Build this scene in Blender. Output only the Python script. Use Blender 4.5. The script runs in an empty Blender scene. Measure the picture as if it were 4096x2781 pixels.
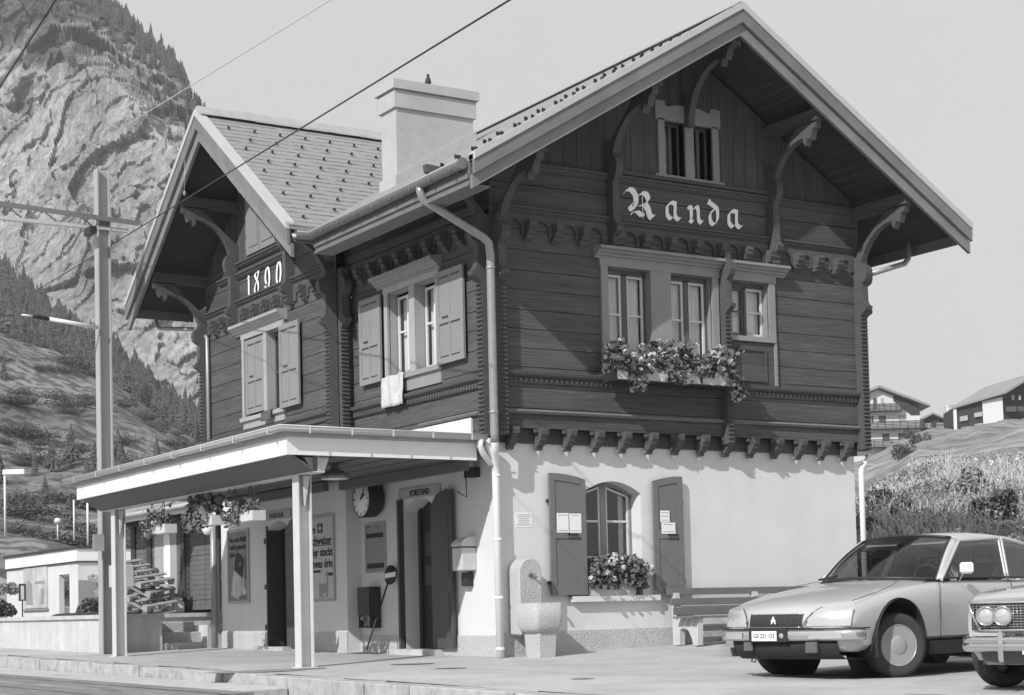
import bpy, bmesh, math, random
from mathutils import Vector, Matrix, noise
random.seed(7)
S = bpy.context.scene
col = S.collection
# ---------------------------------------------------------------- camera
CP = Vector((-12.1704, -19.8184, 0.6556))
YAW, PIT, ROL, FPX, PCX, PCY = .5618, .0465, -.0235, 6741., 2075., 2124.
fw = Vector((math.sin(YAW)*math.cos(PIT), math.cos(YAW)*math.cos(PIT), math.sin(PIT)))
r0 = Vector((math.cos(YAW), -math.sin(YAW), 0)); u0 = r0.cross(fw)
rt = math.cos(ROL)*r0 + math.sin(ROL)*u0
up = -math.sin(ROL)*r0 + math.cos(ROL)*u0
cam = bpy.data.cameras.new('camera'); camo = bpy.data.objects.new('camera', cam); col.objects.link(camo)
cam.sensor_width = 36; cam.lens = FPX/4096*36
cam.shift_x = -(PCX-2048)/4096; cam.shift_y = (PCY-1390.5)/4096
cam.clip_start = .1; cam.clip_end = 6000
mw = Matrix((rt, up, -fw)).transposed().to_4x4(); mw.translation = CP
camo.matrix_world = mw
S.camera = camo
def ray(x, y): return rt*((x-PCX)/FPX) - up*((y-PCY)/FPX) + fw
def at(x, y, d): return CP + ray(x, y)*d
def onz(x, y, z):
    d = ray(x, y); return CP + d*((z-CP.z)/d.z)
# ---------------------------------------------------------------- sky, sun, exposure
SUN = Vector((.737, .356, -.573)).normalized()
w = bpy.data.worlds.new('World'); S.world = w; w.use_nodes = True
nt = w.node_tree; nt.nodes.clear()
sky = nt.nodes.new('ShaderNodeTexSky'); sky.sky_type = 'NISHITA'; sky.sun_disc = False
sky.sun_elevation = math.radians(35); sky.sun_rotation = math.atan2(-SUN.x, -SUN.y)
sky.dust_density = 3; sky.air_density = 1.5
bw = nt.nodes.new('ShaderNodeRGBToBW'); mr = nt.nodes.new('ShaderNodeMapRange')
mr.inputs['From Min'].default_value = 1.0; mr.inputs['From Max'].default_value = 14.0
mr.inputs['To Min'].default_value = SKYLO = 7.0; mr.inputs['To Max'].default_value = 7.9
bg = nt.nodes.new('ShaderNodeBackground'); bg.inputs['Strength'].default_value = .1
wo = nt.nodes.new('ShaderNodeOutputWorld')
nt.links.new(sky.outputs[0], bw.inputs[0]); nt.links.new(bw.outputs[0], mr.inputs['Value'])
nt.links.new(mr.outputs[0], bg.inputs['Color']); nt.links.new(bg.outputs[0], wo.inputs[0])
sl = bpy.data.lights.new('sun', 'SUN'); sl.energy = 4.2; sl.angle = math.radians(.5); sl.color = (1, 1, 1)
so = bpy.data.objects.new('sun', sl); col.objects.link(so)
so.rotation_euler = SUN.to_track_quat('-Z', 'Y').to_euler(); so.location = (-30, -20, 30)
S.view_settings.view_transform = 'Standard'; S.view_settings.look = 'None'
S.view_settings.gamma = 1; S.view_settings.exposure = 0.06
# ---------------------------------------------------------------- helpers
def lerp(a, b, t): return a+(b-a)*t
def interp(pts, x):
    if x <= pts[0][0]: return pts[0][1]
    for (a, va), (b, vb) in zip(pts, pts[1:]):
        if x <= b: return va+(vb-va)*(x-a)/(b-a)
    return pts[-1][1]
def mat(name, v=.5, rough=.8, var=.15, sc=6., bump=.0, bsc=40., metal=0., stretch=(1, 1, 1), var2=0., sc2=1.2, alpha=1., trans=0., spec=.3, coat=0., streak=0.):
    m = bpy.data.materials.new(name); m.use_nodes = True
    n = m.node_tree.nodes; l = m.node_tree.links; p = n['Principled BSDF']
    p.inputs['Roughness'].default_value = rough; p.inputs['Metallic'].default_value = metal
    p.inputs['Specular IOR Level'].default_value = spec
    if coat: p.inputs['Coat Weight'].default_value = coat; p.inputs['Coat Roughness'].default_value = .06
    if trans: p.inputs['Transmission Weight'].default_value = trans
    tc = n.new('ShaderNodeTexCoord'); mp = n.new('ShaderNodeMapping'); mp.inputs['Scale'].default_value = stretch
    l.new(tc.outputs['Object'], mp.inputs['Vector'])
    def nz(s, det=5., dist=0.):
        t = n.new('ShaderNodeTexNoise'); t.inputs['Scale'].default_value = s; t.inputs['Detail'].default_value = det
        t.inputs['Distortion'].default_value = dist; l.new(mp.outputs[0], t.inputs['Vector']); return t.outputs['Fac']
    def math_(op, a, b):
        q = n.new('ShaderNodeMath'); q.operation = op
        for i, s in enumerate((a, b)):
            if isinstance(s, (int, float)): q.inputs[i].default_value = s
            else: l.new(s, q.inputs[i])
        return q.outputs[0]
    f = math_('MULTIPLY_ADD', nz(sc), var*2*v); f.node.inputs[2].default_value = v*(1-var)
    if var2:
        g = math_('MULTIPLY_ADD', nz(sc2, 3., .6), var2*2); g.node.inputs[2].default_value = 1-var2
        f = math_('MULTIPLY', f, g)
    if streak:
        t = n.new('ShaderNodeTexNoise'); t.inputs['Scale'].default_value = 1.; t.inputs['Detail'].default_value = 4.
        mp2 = n.new('ShaderNodeMapping'); mp2.inputs['Scale'].default_value = (2.2, 2.2, .35)
        l.new(tc.outputs['Object'], mp2.inputs['Vector']); l.new(mp2.outputs[0], t.inputs['Vector'])
        cr = n.new('ShaderNodeMapRange'); cr.inputs[1].default_value = .40; cr.inputs[2].default_value = .75
        cr.inputs[3].default_value = 1.; cr.inputs[4].default_value = 1-streak; l.new(t.outputs['Fac'], cr.inputs[0])
        f = math_('MULTIPLY', f, cr.outputs[0])
    l.new(f, p.inputs['Base Color'])
    if bump:
        b = n.new('ShaderNodeBump'); b.inputs['Strength'].default_value = bump; b.inputs['Distance'].default_value = .02
        l.new(nz(bsc), b.inputs['Height']); l.new(b.outputs[0], p.inputs['Normal'])
    if alpha < 1: p.inputs['Alpha'].default_value = alpha
    m['v'] = v
    return m
M = {}
WS = (1, 1, 14)
M['stucco'] = mat('stucco', .64, .9, .04, 3, .12, 30, var2=.06, sc2=.9, streak=.05)
M['plinth'] = mat('rough_stone_render', .46, .95, .25, 22, .9, 35, var2=.12, sc2=2)
M['wood'] = mat('dark_larch', .092, .8, .6, 9, .35, 20, stretch=(.22, .22, 5), var2=.42, sc2=.75, spec=.12)
M['woodv'] = mat('dark_larch_boards', .085, .8, .5, 9, .35, 20, stretch=(5, 5, .22), var2=.4, sc2=.9, spec=.12)
M['woodside'] = mat('sunned_larch', .115, .65, .28, 9, .5, 30, stretch=(1, 1, 9), var2=.3, sc2=.5, spec=.35)
M['woodend'] = mat('log_end', .085, .7, .25, 14, .4, 40, var2=.2)
M['moulding'] = mat('painted_moulding', .08, .75, .2, 10, .2, 40)
M['ledge'] = mat('weathered_ledge', .16, .8, .25, 10, .3, 40)
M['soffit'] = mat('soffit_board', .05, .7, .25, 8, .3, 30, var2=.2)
M['barge'] = mat('bargeboard', .17, .6, .22, 3, .3, 30, var2=.25, sc2=1.5)
M['bargelow'] = mat('lower_bargeboard', .2, .6, .2, 3, .3, 30, var2=.25, sc2=1.5)
M['verge'] = mat('sheet_metal_verge', .45, .5, .1, 3, .1, 30)
M['casing'] = mat('window_casing', .25, .6, .15, 5, .2, 30, var2=.2, stretch=(1, 1, .3))
M['casinglight'] = mat('light_window_casing', .34, .6, .12, 5, .2, 30, var2=.15)
M['sash'] = mat('white_sash', .62, .5, .08, 5)
M['sashdark'] = mat('dark_sash', .1, .5, .1, 5)
M['shutter'] = mat('grey_shutter', .235, .55, .08, 6, .15, 40, var2=.12, sc2=2)
M['shutterdark'] = mat('ground_shutter', .155, .55, .08, 8, .15, 40, var2=.08, sc2=2)
M['door'] = mat('dark_door', .045, .4, .15, 8)
M['doorleaf'] = mat('door_leaf', .065, .45, .15, 8)
M['curtain'] = mat('net_curtain', .85, .9, .25, 30, stretch=(1, 1, .03))
M['white_cloth'] = mat('white_curtain', .75, .9, .1, 20)
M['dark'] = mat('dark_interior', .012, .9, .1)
M['tile'] = None
M['gutter'] = mat('zinc_gutter', .2, .42, .2, 5, .1, 20, metal=.35, spec=.5)
M['gutterlight'] = mat('light_zinc', .5, .45, .12, 5, spec=.4)
M['pipe'] = mat('zinc_pipe', .3, .38, .2, 8, metal=.3, spec=.5)
M['pipewhite'] = mat('painted_pipe', .72, .5, .06, 8)
M['white'] = mat('white_paint', .76, .5, .05, 5, .05, 30, var2=.05)
M['steel'] = mat('painted_steel', .55, .5, .08, 5, var2=.1)
M['fasciagrey'] = mat('grey_fascia', .36, .6, .15, 6, .1, 30)
M['fasciawhite'] = mat('white_fascia', .74, .55, .05, 6, var2=.06)
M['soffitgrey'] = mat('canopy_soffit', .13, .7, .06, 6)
M['letter'] = mat('letter_white', .85, .5, .05)
M['black'] = mat('black_paint', .02, .45, .1)
M['iron'] = mat('wrought_iron', .03, .5, .2)
M['concrete'] = mat('concrete', .5, .9, .18, 5, .5, 40, var2=.14, sc2=.8)
M['concretestain'] = mat('stained_concrete', .56, .9, .15, 5, .5, 40, var2=.14, sc2=1.1, streak=.22)
M['stone'] = mat('granite', .45, .9, .22, 30, .6, 45, var2=.1)
M['leaf'] = mat('geranium_leaf', .13, .6, .5, 25)
M['petal'] = mat('geranium_petal', .5, .7, .3, 30)
M['boxwhite'] = mat('planter_box', .5, .6, .12, 6, var2=.12)
M['rubber'] = mat('tyre_rubber', .05, .8, .2, 20)
M['chrome'] = mat('chrome', .65, .12, .03, 5, metal=1.)
def glassmat(name, v, rough=.03):
    m = bpy.data.materials.new(name); m.use_nodes = True; n = m.node_tree.nodes; l = m.node_tree.links
    p = n['Principled BSDF']; p.inputs['Base Color'].default_value = (v, v, v, 1); p.inputs['Roughness'].default_value = rough
    p.inputs['IOR'].default_value = 1.5
    tr = n.new('ShaderNodeBsdfTransparent'); tr.inputs[0].default_value = (.92, .92, .92, 1)
    gl = n.new('ShaderNodeBsdfGlossy'); gl.inputs['Roughness'].default_value = rough; gl.inputs[0].default_value = (.9, .9, .9, 1)
    lw = n.new('ShaderNodeLayerWeight'); lw.inputs[0].default_value = .5
    pw = n.new('ShaderNodeMath'); pw.operation = 'POWER'; pw.inputs[1].default_value = 4.; l.new(lw.outputs['Facing'], pw.inputs[0])
    fr = n.new('ShaderNodeMath'); fr.operation = 'MULTIPLY_ADD'; fr.inputs[1].default_value = .85; fr.inputs[2].default_value = .05; l.new(pw.outputs[0], fr.inputs[0])
    mx = n.new('ShaderNodeMixShader'); l.new(fr.outputs[0], mx.inputs[0]); l.new(tr.outputs[0], mx.inputs[1]); l.new(gl.outputs[0], mx.inputs[2])
    l.new(mx.outputs[0], n['Material Output'].inputs['Surface']); n.remove(p)
    return m
M['glass'] = glassmat('window_glass', .1)

def tag(o, label=None, cat=None, group=None, kind=None):
    if label: o['label'] = label
    if cat: o['category'] = cat
    if group: o['group'] = group
    if kind: o['kind'] = kind
    return o
def empty(name, loc=(0, 0, 0), label=None, cat=None, group=None, rz=0):
    o = bpy.data.objects.new(name, None); col.objects.link(o); o.location = loc; o.rotation_euler.z = rz
    o.empty_display_size = .2
    return tag(o, label, cat, group)
def link(name, me, m=None, parent=None, loc=None, world=False):
    o = bpy.data.objects.new(name, me); col.objects.link(o)
    if m is not None and len(me.materials) == 0: me.materials.append(m)
    if parent is not None:
        o.parent = parent
        if world:
            # geometry given in world coordinates under an unrotated root chain
            p = Vector((0, 0, 0)); q = parent
            while q: p += q.location; q = q.parent
            me.transform(Matrix.Translation(-p))
    if loc is not None: o.location = loc
    return o
def kids(o): return [c for c in col.objects if c.parent == o]
def copytree(o, parent=None, **kw):
    c = o.copy(); col.objects.link(c); c.parent = parent
    for k in o.children: copytree(k, c)
    return c
class MB:
    def __init__(s): s.bm = bmesh.new(); s.f = None
    def quadbox(s, P, mi=0):
        vs = [s.bm.verts.new(p) for p in P]
        for q in ((0, 1, 2, 3), (7, 6, 5, 4), (0, 4, 5, 1), (1, 5, 6, 2), (2, 6, 7, 3), (3, 7, 4, 0)):
            fc = s.bm.faces.new([vs[i] for i in q]); fc.material_index = mi
        return s
    def box(s, a, b, mi=0, fr=None):
        (x0, y0, z0), (x1, y1, z1) = a, b
        P = [(x0, y0, z0), (x1, y0, z0), (x1, y1, z0), (x0, y1, z0), (x0, y0, z1), (x1, y0, z1), (x1, y1, z1), (x0, y1, z1)]
        if fr: P = [fr(*p) for p in P]
        return s.quadbox(P, mi)
    def prism(s, pts, vec, mi=0):
        # pts: closed loop of 3-D points, extruded along vec
        vec = Vector(vec); a = [s.bm.verts.new(p) for p in pts]; b = [s.bm.verts.new(Vector(p)+vec) for p in pts]
        fs = [s.bm.faces.new(a), s.bm.faces.new(b[::-1])]; n = len(pts)
        for i in range(n): fs.append(s.bm.faces.new((a[i], b[i], b[(i+1) % n], a[(i+1) % n])))
        for q in fs: q.material_index = mi
        return s
    def tube(s, path, r, n=10, cap=True, mi=0, rf=None):
        path = [Vector(p) for p in path]; rings = []
        for i, p in enumerate(path):
            if i == 0: t = path[1]-p
            elif i == len(path)-1: t = p-path[i-1]
            else: t = (path[i+1]-p).normalized()+(p-path[i-1]).normalized()
            t.normalize(); a = t.orthogonal() if i == 0 else None
            if a is None:
                a = prev-t*prev.dot(t)
                if a.length < 1e-5: a = t.orthogonal()
            a.normalize(); prev = a; b = t.cross(a)
            rr = r if rf is None else rf(i)
            rings.append([s.bm.verts.new(p+(a*math.cos(2*math.pi*k/n)+b*math.sin(2*math.pi*k/n))*rr) for k in range(n)])
        for A, B in zip(rings, rings[1:]):
            for k in range(n):
                fc = s.bm.faces.new((A[k], A[(k+1) % n], B[(k+1) % n], B[k])); fc.smooth = True; fc.material_index = mi
        if cap:
            for R_ in (rings[0][::-1], rings[-1]): s.bm.faces.new(R_).material_index = mi
        return s
    def lathe(s, prof, c, ax=(0, 0, 1), n=20, mi=0, smooth=True, cap=True):
        ax = Vector(ax).normalized(); a = ax.orthogonal().normalized(); b = ax.cross(a); c = Vector(c); rings = []
        for r, h in prof:
            rings.append([s.bm.verts.new(c+ax*h+(a*math.cos(2*math.pi*k/n)+b*math.sin(2*math.pi*k/n))*max(r, 1e-4)) for k in range(n)])
        for A, B in zip(rings, rings[1:]):
            for k in range(n):
                fc = s.bm.faces.new((A[k], A[(k+1) % n], B[(k+1) % n], B[k])); fc.smooth = smooth; fc.material_index = mi
        if cap: s.bm.faces.new(rings[0][::-1]).material_index = mi; s.bm.faces.new(rings[-1]).material_index = mi
        return s
    def grid(s, rows, mi=0, smooth=True):
        V = [[s.bm.verts.new(p) for p in r] for r in rows]
        for A, B in zip(V, V[1:]):
            for k in range(len(A)-1):
                fc = s.bm.faces.new((A[k], A[k+1], B[k+1], B[k])); fc.smooth = smooth; fc.material_index = mi
        return V
    def build(s, name, m, parent=None, bevel=0, norm=True, **kw):
        if norm: bmesh.ops.recalc_face_normals(s.bm, faces=s.bm.faces)
        if bevel:
            es = [e for e in s.bm.edges if len(e.link_faces) == 2 and e.calc_face_angle(0) > .6]
            bmesh.ops.bevel(s.bm, geom=es, offset=bevel, segments=1, affect='EDGES', profile=.7)
        me = bpy.data.meshes.new(name); s.bm.to_mesh(me); s.bm.free()
        ms = m if isinstance(m, (list, tuple)) else [m]
        for q in ms: me.materials.append(q)
        return link(name, me, None, parent, world=parent is not None and kw.get('world', True))
def text_mesh(txt, size, sx=1., depth=.003, bold=0., spacing=1.):
    cu = bpy.data.curves.new('t', 'FONT'); cu.body = txt; cu.size = size; cu.extrude = depth; cu.offset = bold
    cu.space_character = spacing; cu.resolution_u = 3
    o = bpy.data.objects.new('t', cu); col.objects.link(o)
    dg = bpy.context.evaluated_depsgraph_get(); me = bpy.data.meshes.new_from_object(o.evaluated_get(dg))
    bpy.data.objects.remove(o)
    me.materials.clear(); me.transform(Matrix.Diagonal((sx, 1, 1, 1)))
    return me
def put_text(txt, size, fr, u, z, o, m, parent, name='lettering', width=None, **kw):
    """fr maps (u, out, z) to world"""
    me = text_mesh(txt, size, **kw); xs = [v.co.x for v in me.vertices]
    k = (width/(max(xs)-min(xs))) if width else 1.
    x0 = min(xs)
    for v in me.vertices: v.co = fr(u+(v.co.x-x0)*k, o+v.co.z, z+v.co.y)
    me.update()
    return link(name, me, m, parent, world=True)
# wall frames: (u, out, z)
def FG(y): return lambda u, o, z: Vector((u, y-o, z))           # faces -y, u = x
def FL(x): return lambda u, o, z: Vector((x-o, u, z))           # faces -x, u = y
def FLr(x): return lambda u, o, z: Vector((x-o, -u, z))         # faces -x, u = -y (text runs towards -y)
def gz(x, y):
    g = .0085*y if y > 0 else max(-.13, .0185*y*min(1, max(.4, (x+4)/4)))
    g += .018*max(x, -4) if x < 0 else .03*min(x, 7)*min(1, max(0, 1+y/5))
    return g
# ================================================================ STATION BUILDING
st = empty('station_building', (3.3, 5, 0), 'two storey station with white plaster below, dark carved timber above and crossing gable roofs', 'station')
M['woodside'] = M['wood']
def split(u0, u1, z0, z1, ops):
    """rectangles of the wall u0..u1 x z0..z1 minus openings (a,b,c,d)=(u0,u1,z0,z1)"""
    zs = sorted({z0, z1, *[min(max(q, z0), z1) for o in ops for q in o[2:]]})
    out = []
    for za, zb in zip(zs, zs[1:]):
        if zb-za < 1e-4: continue
        zm = (za+zb)/2; cuts = sorted([(max(o[0], u0), min(o[1], u1)) for o in ops if o[2] < zm < o[3] and o[1] > u0 and o[0] < u1])
        u = u0
        for a, b in cuts:
            if a > u+1e-4: out.append((u, a, za, zb))
            u = max(u, b)
        if u1 > u+1e-4: out.append((u, u1, za, zb))
    return out
def log_wall(name, fr, u0, u1, z0, z1, ops, topf=None, h=.285, parent=st, thick=.16, back=True):
    mb = MB(); z = z0; i = 0
    while z < z1-1e-3:
        zt = min(z+h*random.uniform(.93, 1.07), z1)
        o = random.uniform(0, .006)
        a, b = u0, u1
        if topf:
            lo, hi = topf(zt)
            a, b = max(a, lo), min(b, hi)
            if b-a < .05: break
        for (p, q, r_, s_) in split(a, b, z+.006 if z > z0 else z, zt-.006, ops):
            mb.box((p, -thick, r_), (q, o, s_), 0, fr)
        z = zt; i += 1
    if back:
        for (p, q, r_, s_) in split(u0, u1, z0, min(z1, 6.2), ops): mb.box((p, -thick-.02, r_), (q, -.014, s_), 0, fr)
    return mb.build(name, M['wood'], parent)
def plank_wall(name, fr, u0, u1, z0, topf, ops, pitch=.24):
    mb = MB(); u = u0
    while u < u1-.02:
        v = min(u+pitch, u1)
        for (p, q, r_, s_) in split(u+.004, v-.004, z0, min(topf(u), topf(v)), ops):
            if abs(s_-min(topf(u), topf(v))) < 1e-4:
                P = [fr(p, -.14, r_), fr(q, -.14, r_), fr(q, 0, r_), fr(p, 0, r_), fr(p, -.14, topf(p)), fr(q, -.14, topf(q)), fr(q, 0, topf(q)), fr(p, 0, topf(p))]
                mb.quadbox(P)
            else: mb.box((p, -.14, r_), (q, 0, s_), 0, fr)
        u = v
    zt = topf((u0+u1)/2)
    for (p, q, r_, s_) in split(u0+.3, u1-.3, z0, zt-.6, ops):
        mb.box((p, -.16, r_), (q, -.012, min(s_, topf(p), topf(q))), 0, fr) if min(topf(p), topf(q)) > r_+.05 else None
    return mb.build(name, M['woodv'], st)

YW, XW, XV = -.15, -.15, -.4          # planes of the timber walls: gable, side, wing
G, L, V = FG(YW), FL(XW), FL(XV)
G0, L0, V0 = FG(0.), FL(0.), FL(-.25)
RID, SL, XC = 9.23, .602, 3.33
def zroof(x): return RID-SL*abs(x-XC)
YC, SW = 6.93, .735
def zwing(y): return RID-SW*abs(y-YC)

# ---- ground floor, plastered
ops_g = [(1.40, 2.42, .82, 2.47)]
ops_l = [(1.80, 2.80, 0, 2.36)]
ops_v = [(6.42, 7.36, 0, 2.28)]
mb = MB()
for (a, b, c, d) in split(0, 6.65, -.15, 3.0, ops_g): mb.box((a, -.35, c), (b, 0, d), 0, G0)
for (a, b, c, d) in split(.35, 4.26, -.15, 3.0, ops_l): mb.box((a, -.35, c), (b, 0, d), 0, L0)
for (a, b, c, d) in split(4.26, 9.45, -.15, 3.0, ops_v): mb.box((a, -.6, c), (b, 0, d), 0, V0)
mb.box((6.3, .35, -.1), (6.65, 9.45, 3.0)); mb.box((.35, 9.1, -.1), (6.3, 9.45, 3.0))
def arch(mb, fr, u0, u1, z0, z1, depth, o=0.):
    """fills the corners between a straight opening top z1 and a segment springing at z0"""
    n = 10; c = (u0+u1)/2; h = z1-z0
    for s in (0, 1):
        pts = []
        for k in range(n//2+1):
            t = k/(n/2); u = c+(u1-c)*t if s else c-(c-u0)*t
            pts.append((u, z1-h*t*t))
        ue = u1 if s else u0
        pts = [fr(a, o, b) for a, b in pts]+[fr(ue, o, z1)]
        mb.prism(pts, fr(0, -depth, 0)-fr(0, 0, 0))
arch(mb, G0, 1.40, 2.42, 2.30, 2.47, .35); arch(mb, L0, 1.80, 2.80, 2.18, 2.36, .35); arch(mb, V0, 6.42, 7.36, 2.1, 2.28, .35)
mb.build('plaster_wall', M['stucco'], st)
mb = MB()
mb.box((.0, 0, -.15), (6.67, .025, .34), 0, G0)
for (a, b) in ((0.0, 1.8), (2.8, 4.26)): mb.box((a, 0, -.15), (b, .022, .30), 0, L0)
for (a, b) in ((4.26, 6.42), (7.36, 9.45)): mb.box((a, 0, -.15), (b, .022, .36), 0, V0)
mb.build('plinth', M['plinth'], st)
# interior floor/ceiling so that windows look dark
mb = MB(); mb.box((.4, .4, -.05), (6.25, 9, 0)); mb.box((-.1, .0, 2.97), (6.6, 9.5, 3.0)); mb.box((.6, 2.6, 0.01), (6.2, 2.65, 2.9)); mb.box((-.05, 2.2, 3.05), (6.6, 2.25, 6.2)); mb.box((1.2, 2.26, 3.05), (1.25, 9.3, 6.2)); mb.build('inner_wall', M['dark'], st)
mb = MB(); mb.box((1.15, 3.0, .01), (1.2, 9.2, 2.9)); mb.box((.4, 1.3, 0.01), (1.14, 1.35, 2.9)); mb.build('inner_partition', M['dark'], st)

# ---- upper floor, logs
ZB = 3.17
ops_G = [(1.80, 2.57, 4.30, 5.56), (2.93, 3.71, 4.30, 5.56), (4.08, 4.82, 4.72, 5.56)]
ops_L = [(1.34, 2.84, 4.24, 5.52)]
ops_V = [(6.22, 7.80, 4.16, 5.53)]
log_wall('timber_wall', G, -.15, 6.75, ZB, 6.30, ops_G)
log_wall('timber_wall', L, -.15+.17, 4.14, ZB, 6.98, ops_L)
log_wall('timber_wall', V, 4.14, 9.66, ZB, 6.30, ops_V)
mb = MB(); mb.box((-.4, 4.14, ZB), (-.15, 4.30, 6.92)); mb.box((6.6, .0, ZB), (6.75, 9.66, 6.3)); mb.box((-.2, 9.52, ZB), (6.6, 9.66, 6.3)); mb.build('timber_wall', M['wood'], st)
log_wall('timber_wall', G, -.15, 6.75, 6.30, 6.95, [], back=False)
log_wall('timber_wall', V, 4.14, 9.66, 6.30, 6.95, [], back=False, topf=lambda z: (YC-(RID-.25-z)/SW, YC+(RID-.25-z)/SW))
plank_wall('gable_boarding', G, -.1, 6.75, 6.95, lambda u: zroof(u)-.22, [(2.90, 3.28, 7.03, 7.84), (3.44, 3.80, 7.03, 7.84)])
plank_wall('gable_boarding', V, 4.3, 9.6, 6.95, lambda u: zwing(u)-.22, [])
# log seams drawn by the gaps; mouldings and belts
def belt(fr, u0, u1, z, prof, name='moulding', m='moulding'):
    pts = [(o, z+dz) for o, dz in prof]
    mb = MB(); mb.prism([fr(u0, o, zz) for o, zz in pts], fr(u1, 0, 0)-fr(u0, 0, 0)); return mb.build(name, M[m], st)
PR = [(-.01, 0), (.05, 0), (.09, .03), (.10, .07), (.07, .085), (-.01, .10)]
belt(G, -.02, 3.86, 3.88, PR); belt(G, 3.96, 6.62, 3.88, PR); belt(L, .05, 4.10, 3.83, PR); belt(V, 4.28, 9.52, 3.83, PR)
def zigzag(fr, u0, u1, z0, z1, step, diag):
    mb = MB(); u = u0; mb.box((u0, -.01, z0), (u1, .03, z1), 0, fr)
    while u < u1-step:
        if diag:
            mb.prism([fr(u, .03, z0+.01), fr(u+step*.45, .03, z0+.01), fr(u+step*.75, .03, z1-.01), fr(u+step*.3, .03, z1-.01)], fr(0, .02, 0)-fr(0, 0, 0))
        else:
            mb.prism([fr(u, .03, z1-.01), fr(u+step*.9, .03, z1-.01), fr(u+step*.45, .03, z0+.01)], fr(0, .02, 0)-fr(0, 0, 0))
        u += step
    mb.build('carved_band', M['wood'], st)
zigzag(G, -.02, 3.86, 3.80, 3.878, .085, 0); zigzag(G, 3.96, 6.62, 3.80, 3.878, .085, 0)
zigzag(L, .05, 4.10, 3.745, 3.828, .08, 1); zigzag(V, 4.28, 9.52, 3.745, 3.828, .08, 1)
LP = [(-.01, 0), (.05, 0), (.07, .03), (.05, .055), (-.01, .065)]
belt(G, -.02, 3.86, 3.37, LP, 'ledge', 'ledge'); belt(G, 3.96, 6.62, 3.37, LP, 'ledge', 'ledge'); belt(L, .05, 1.9, 3.37, LP, 'ledge', 'ledge')
UP = [(-.01, 0), (.03, 0), (.07, .035), (.07, .06), (.1, .07), (.1, .1), (-.01, .11)]
for a, b in ((-.0, 1.82), (1.97, 4.83), (4.98, 6.62)):
    belt(G, a, b, 6.17, UP); belt(G, a, b, 6.80, UP)
belt(G, 1.97, 4.83, 6.93, [(-.01, 0), (.06, 0), (.08, .05), (-.01, .06)])
for a, b in ((4.3, 5.70), (5.82, 8.05), (8.17, 9.5)):
    belt(V, a, b, 6.16, UP)
belt(V, 5.82, 8.05, 6.64, UP); belt(V, 5.82, 8.05, 6.83, UP); belt(V, 8.17, 8.9, 6.66, UP)
belt(L, .05, 4.1, 6.2, UP)
# ---- arched frieze with small corbels (upper)
def frieze(fr, u0, u1, z, step, off=.5, parent=st):
    """board with round arch cut-outs, corbels under the piers"""
    n = max(1, round((u1-u0)/step)); s = (u1-u0)/n
    mb = MB()
    r = s*.27; zt = z+.29; zc = z+.08
    for i in range(n):
        a = u0+i*s; c = a+s/2
        arc = [(c+r*math.cos(t), zc+r*math.sin(t)*1.05) for t in [math.pi*k/8 for k in range(9)]]
        # left half / right half plates
        left = [(a, z), (c-r, z)]+[p for p in arc[::-1][:5]]+[(c, zt), (a, zt)]
        right = [(c, zt)]+[p for p in arc[::-1][4:]]+[(c+r, z), (a+s, z), (a+s, zt)]
        for poly in (left, right): mb.prism([fr(p, .04, q) for p, q in poly], fr(0, -.038, 0)-fr(0, 0, 0))
    mb.build('arched_frieze', M['wood'], parent)
    return [u0+i*s for i in range(n+1)]
cb = MB()      # one carved corbel: profile in (out, z), 0.16 wide
pr = [(0, .13), (.20, .13), (.215, .09), (.19, .05), (.20, .02), (.16, -.01), (.15, -.05), (.11, -.06), (.10, -.10), (.04, -.13), (0, -.15)]
cb.prism([(-.06, -o*.9, z) for o, z in pr], (.12, 0, 0))
cor = cb.build('corbel', M['wood'], st, world=False); cor.location = Vector((0.0, YW, 5.93))-st.location
def put_corbel(src, p, rz=0, name=None):
    c = src.copy(); col.objects.link(c); c.location = Vector(p)-st.location; c.rotation_euler.z = rz; return c
us = frieze(G, .0, 1.82, 5.88, .455)[1:-1]+frieze(G, 1.97, 4.83, 5.88, .455)[:]+frieze(G, 4.98, 6.62, 5.88, .41)[1:-1]
first = True
for u in us:
    if first: cor.location = Vector((u, YW, 5.93))-st.location; first = False
    else: put_corbel(cor, (u, YW, 5.93))
for a, b in ((.1, 4.1),):
    for u in frieze(L, a, b, 5.88, .44)[1:-1]: put_corbel(cor, (XW, u, 5.93), -math.pi/2)
for a, b in ((4.3, 5.70), (5.82, 8.05), (8.17, 9.5)):
    for u in frieze(V, a, b, 5.86, .44)[1:-1] if b-a < 2 else frieze(V, a, b, 5.86, .45)[1:-1]: put_corbel(cor, (XV, u, 5.92), -math.pi/2)
# ---- joist ends under the jetty
jb = MB()
pr = [(-.1, .165), (.10, .165), (.115, .13), (.10, .07), (.07, .05), (.06, .0), (.02, -.03), (.0, -.07), (-.05, -.09), (-.06, -.13), (-.1, -.14)]
jb.prism([(-.055, -o, z) for o, z in pr], (.11, 0, 0)); jb.prism([(-.12, .02, .10), (-.12, -.02, .10), (-.12, -.02, .15), (-.12, .02, .15)], (.24, 0, 0))
jo = jb.build('joist_end', M['wood'], st, world=False)
ux = [.02+i*.478 for i in range(14)]
for i, u in enumerate(ux):
    p = (u+.12, YW-.005, 3.01)
    if i == 0: jo.location = Vector(p)-st.location
    else: put_corbel(jo, p)
for v in (.1,): put_corbel(jo, (XW-.005, v, 3.01), -math.pi/2)
mb = MB(); mb.box((-.1, -.02, 2.97), (6.7, .03, 3.18), 0, G0); mb.box((-.02, .05, 2.97), (4.14, .145, 3.16), 0, L0); mb.box((4.2, .02, 2.97), (9.6, .14, 3.16), 0, V0)
mb.build('floor_beam', M['wood'], st)
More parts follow.
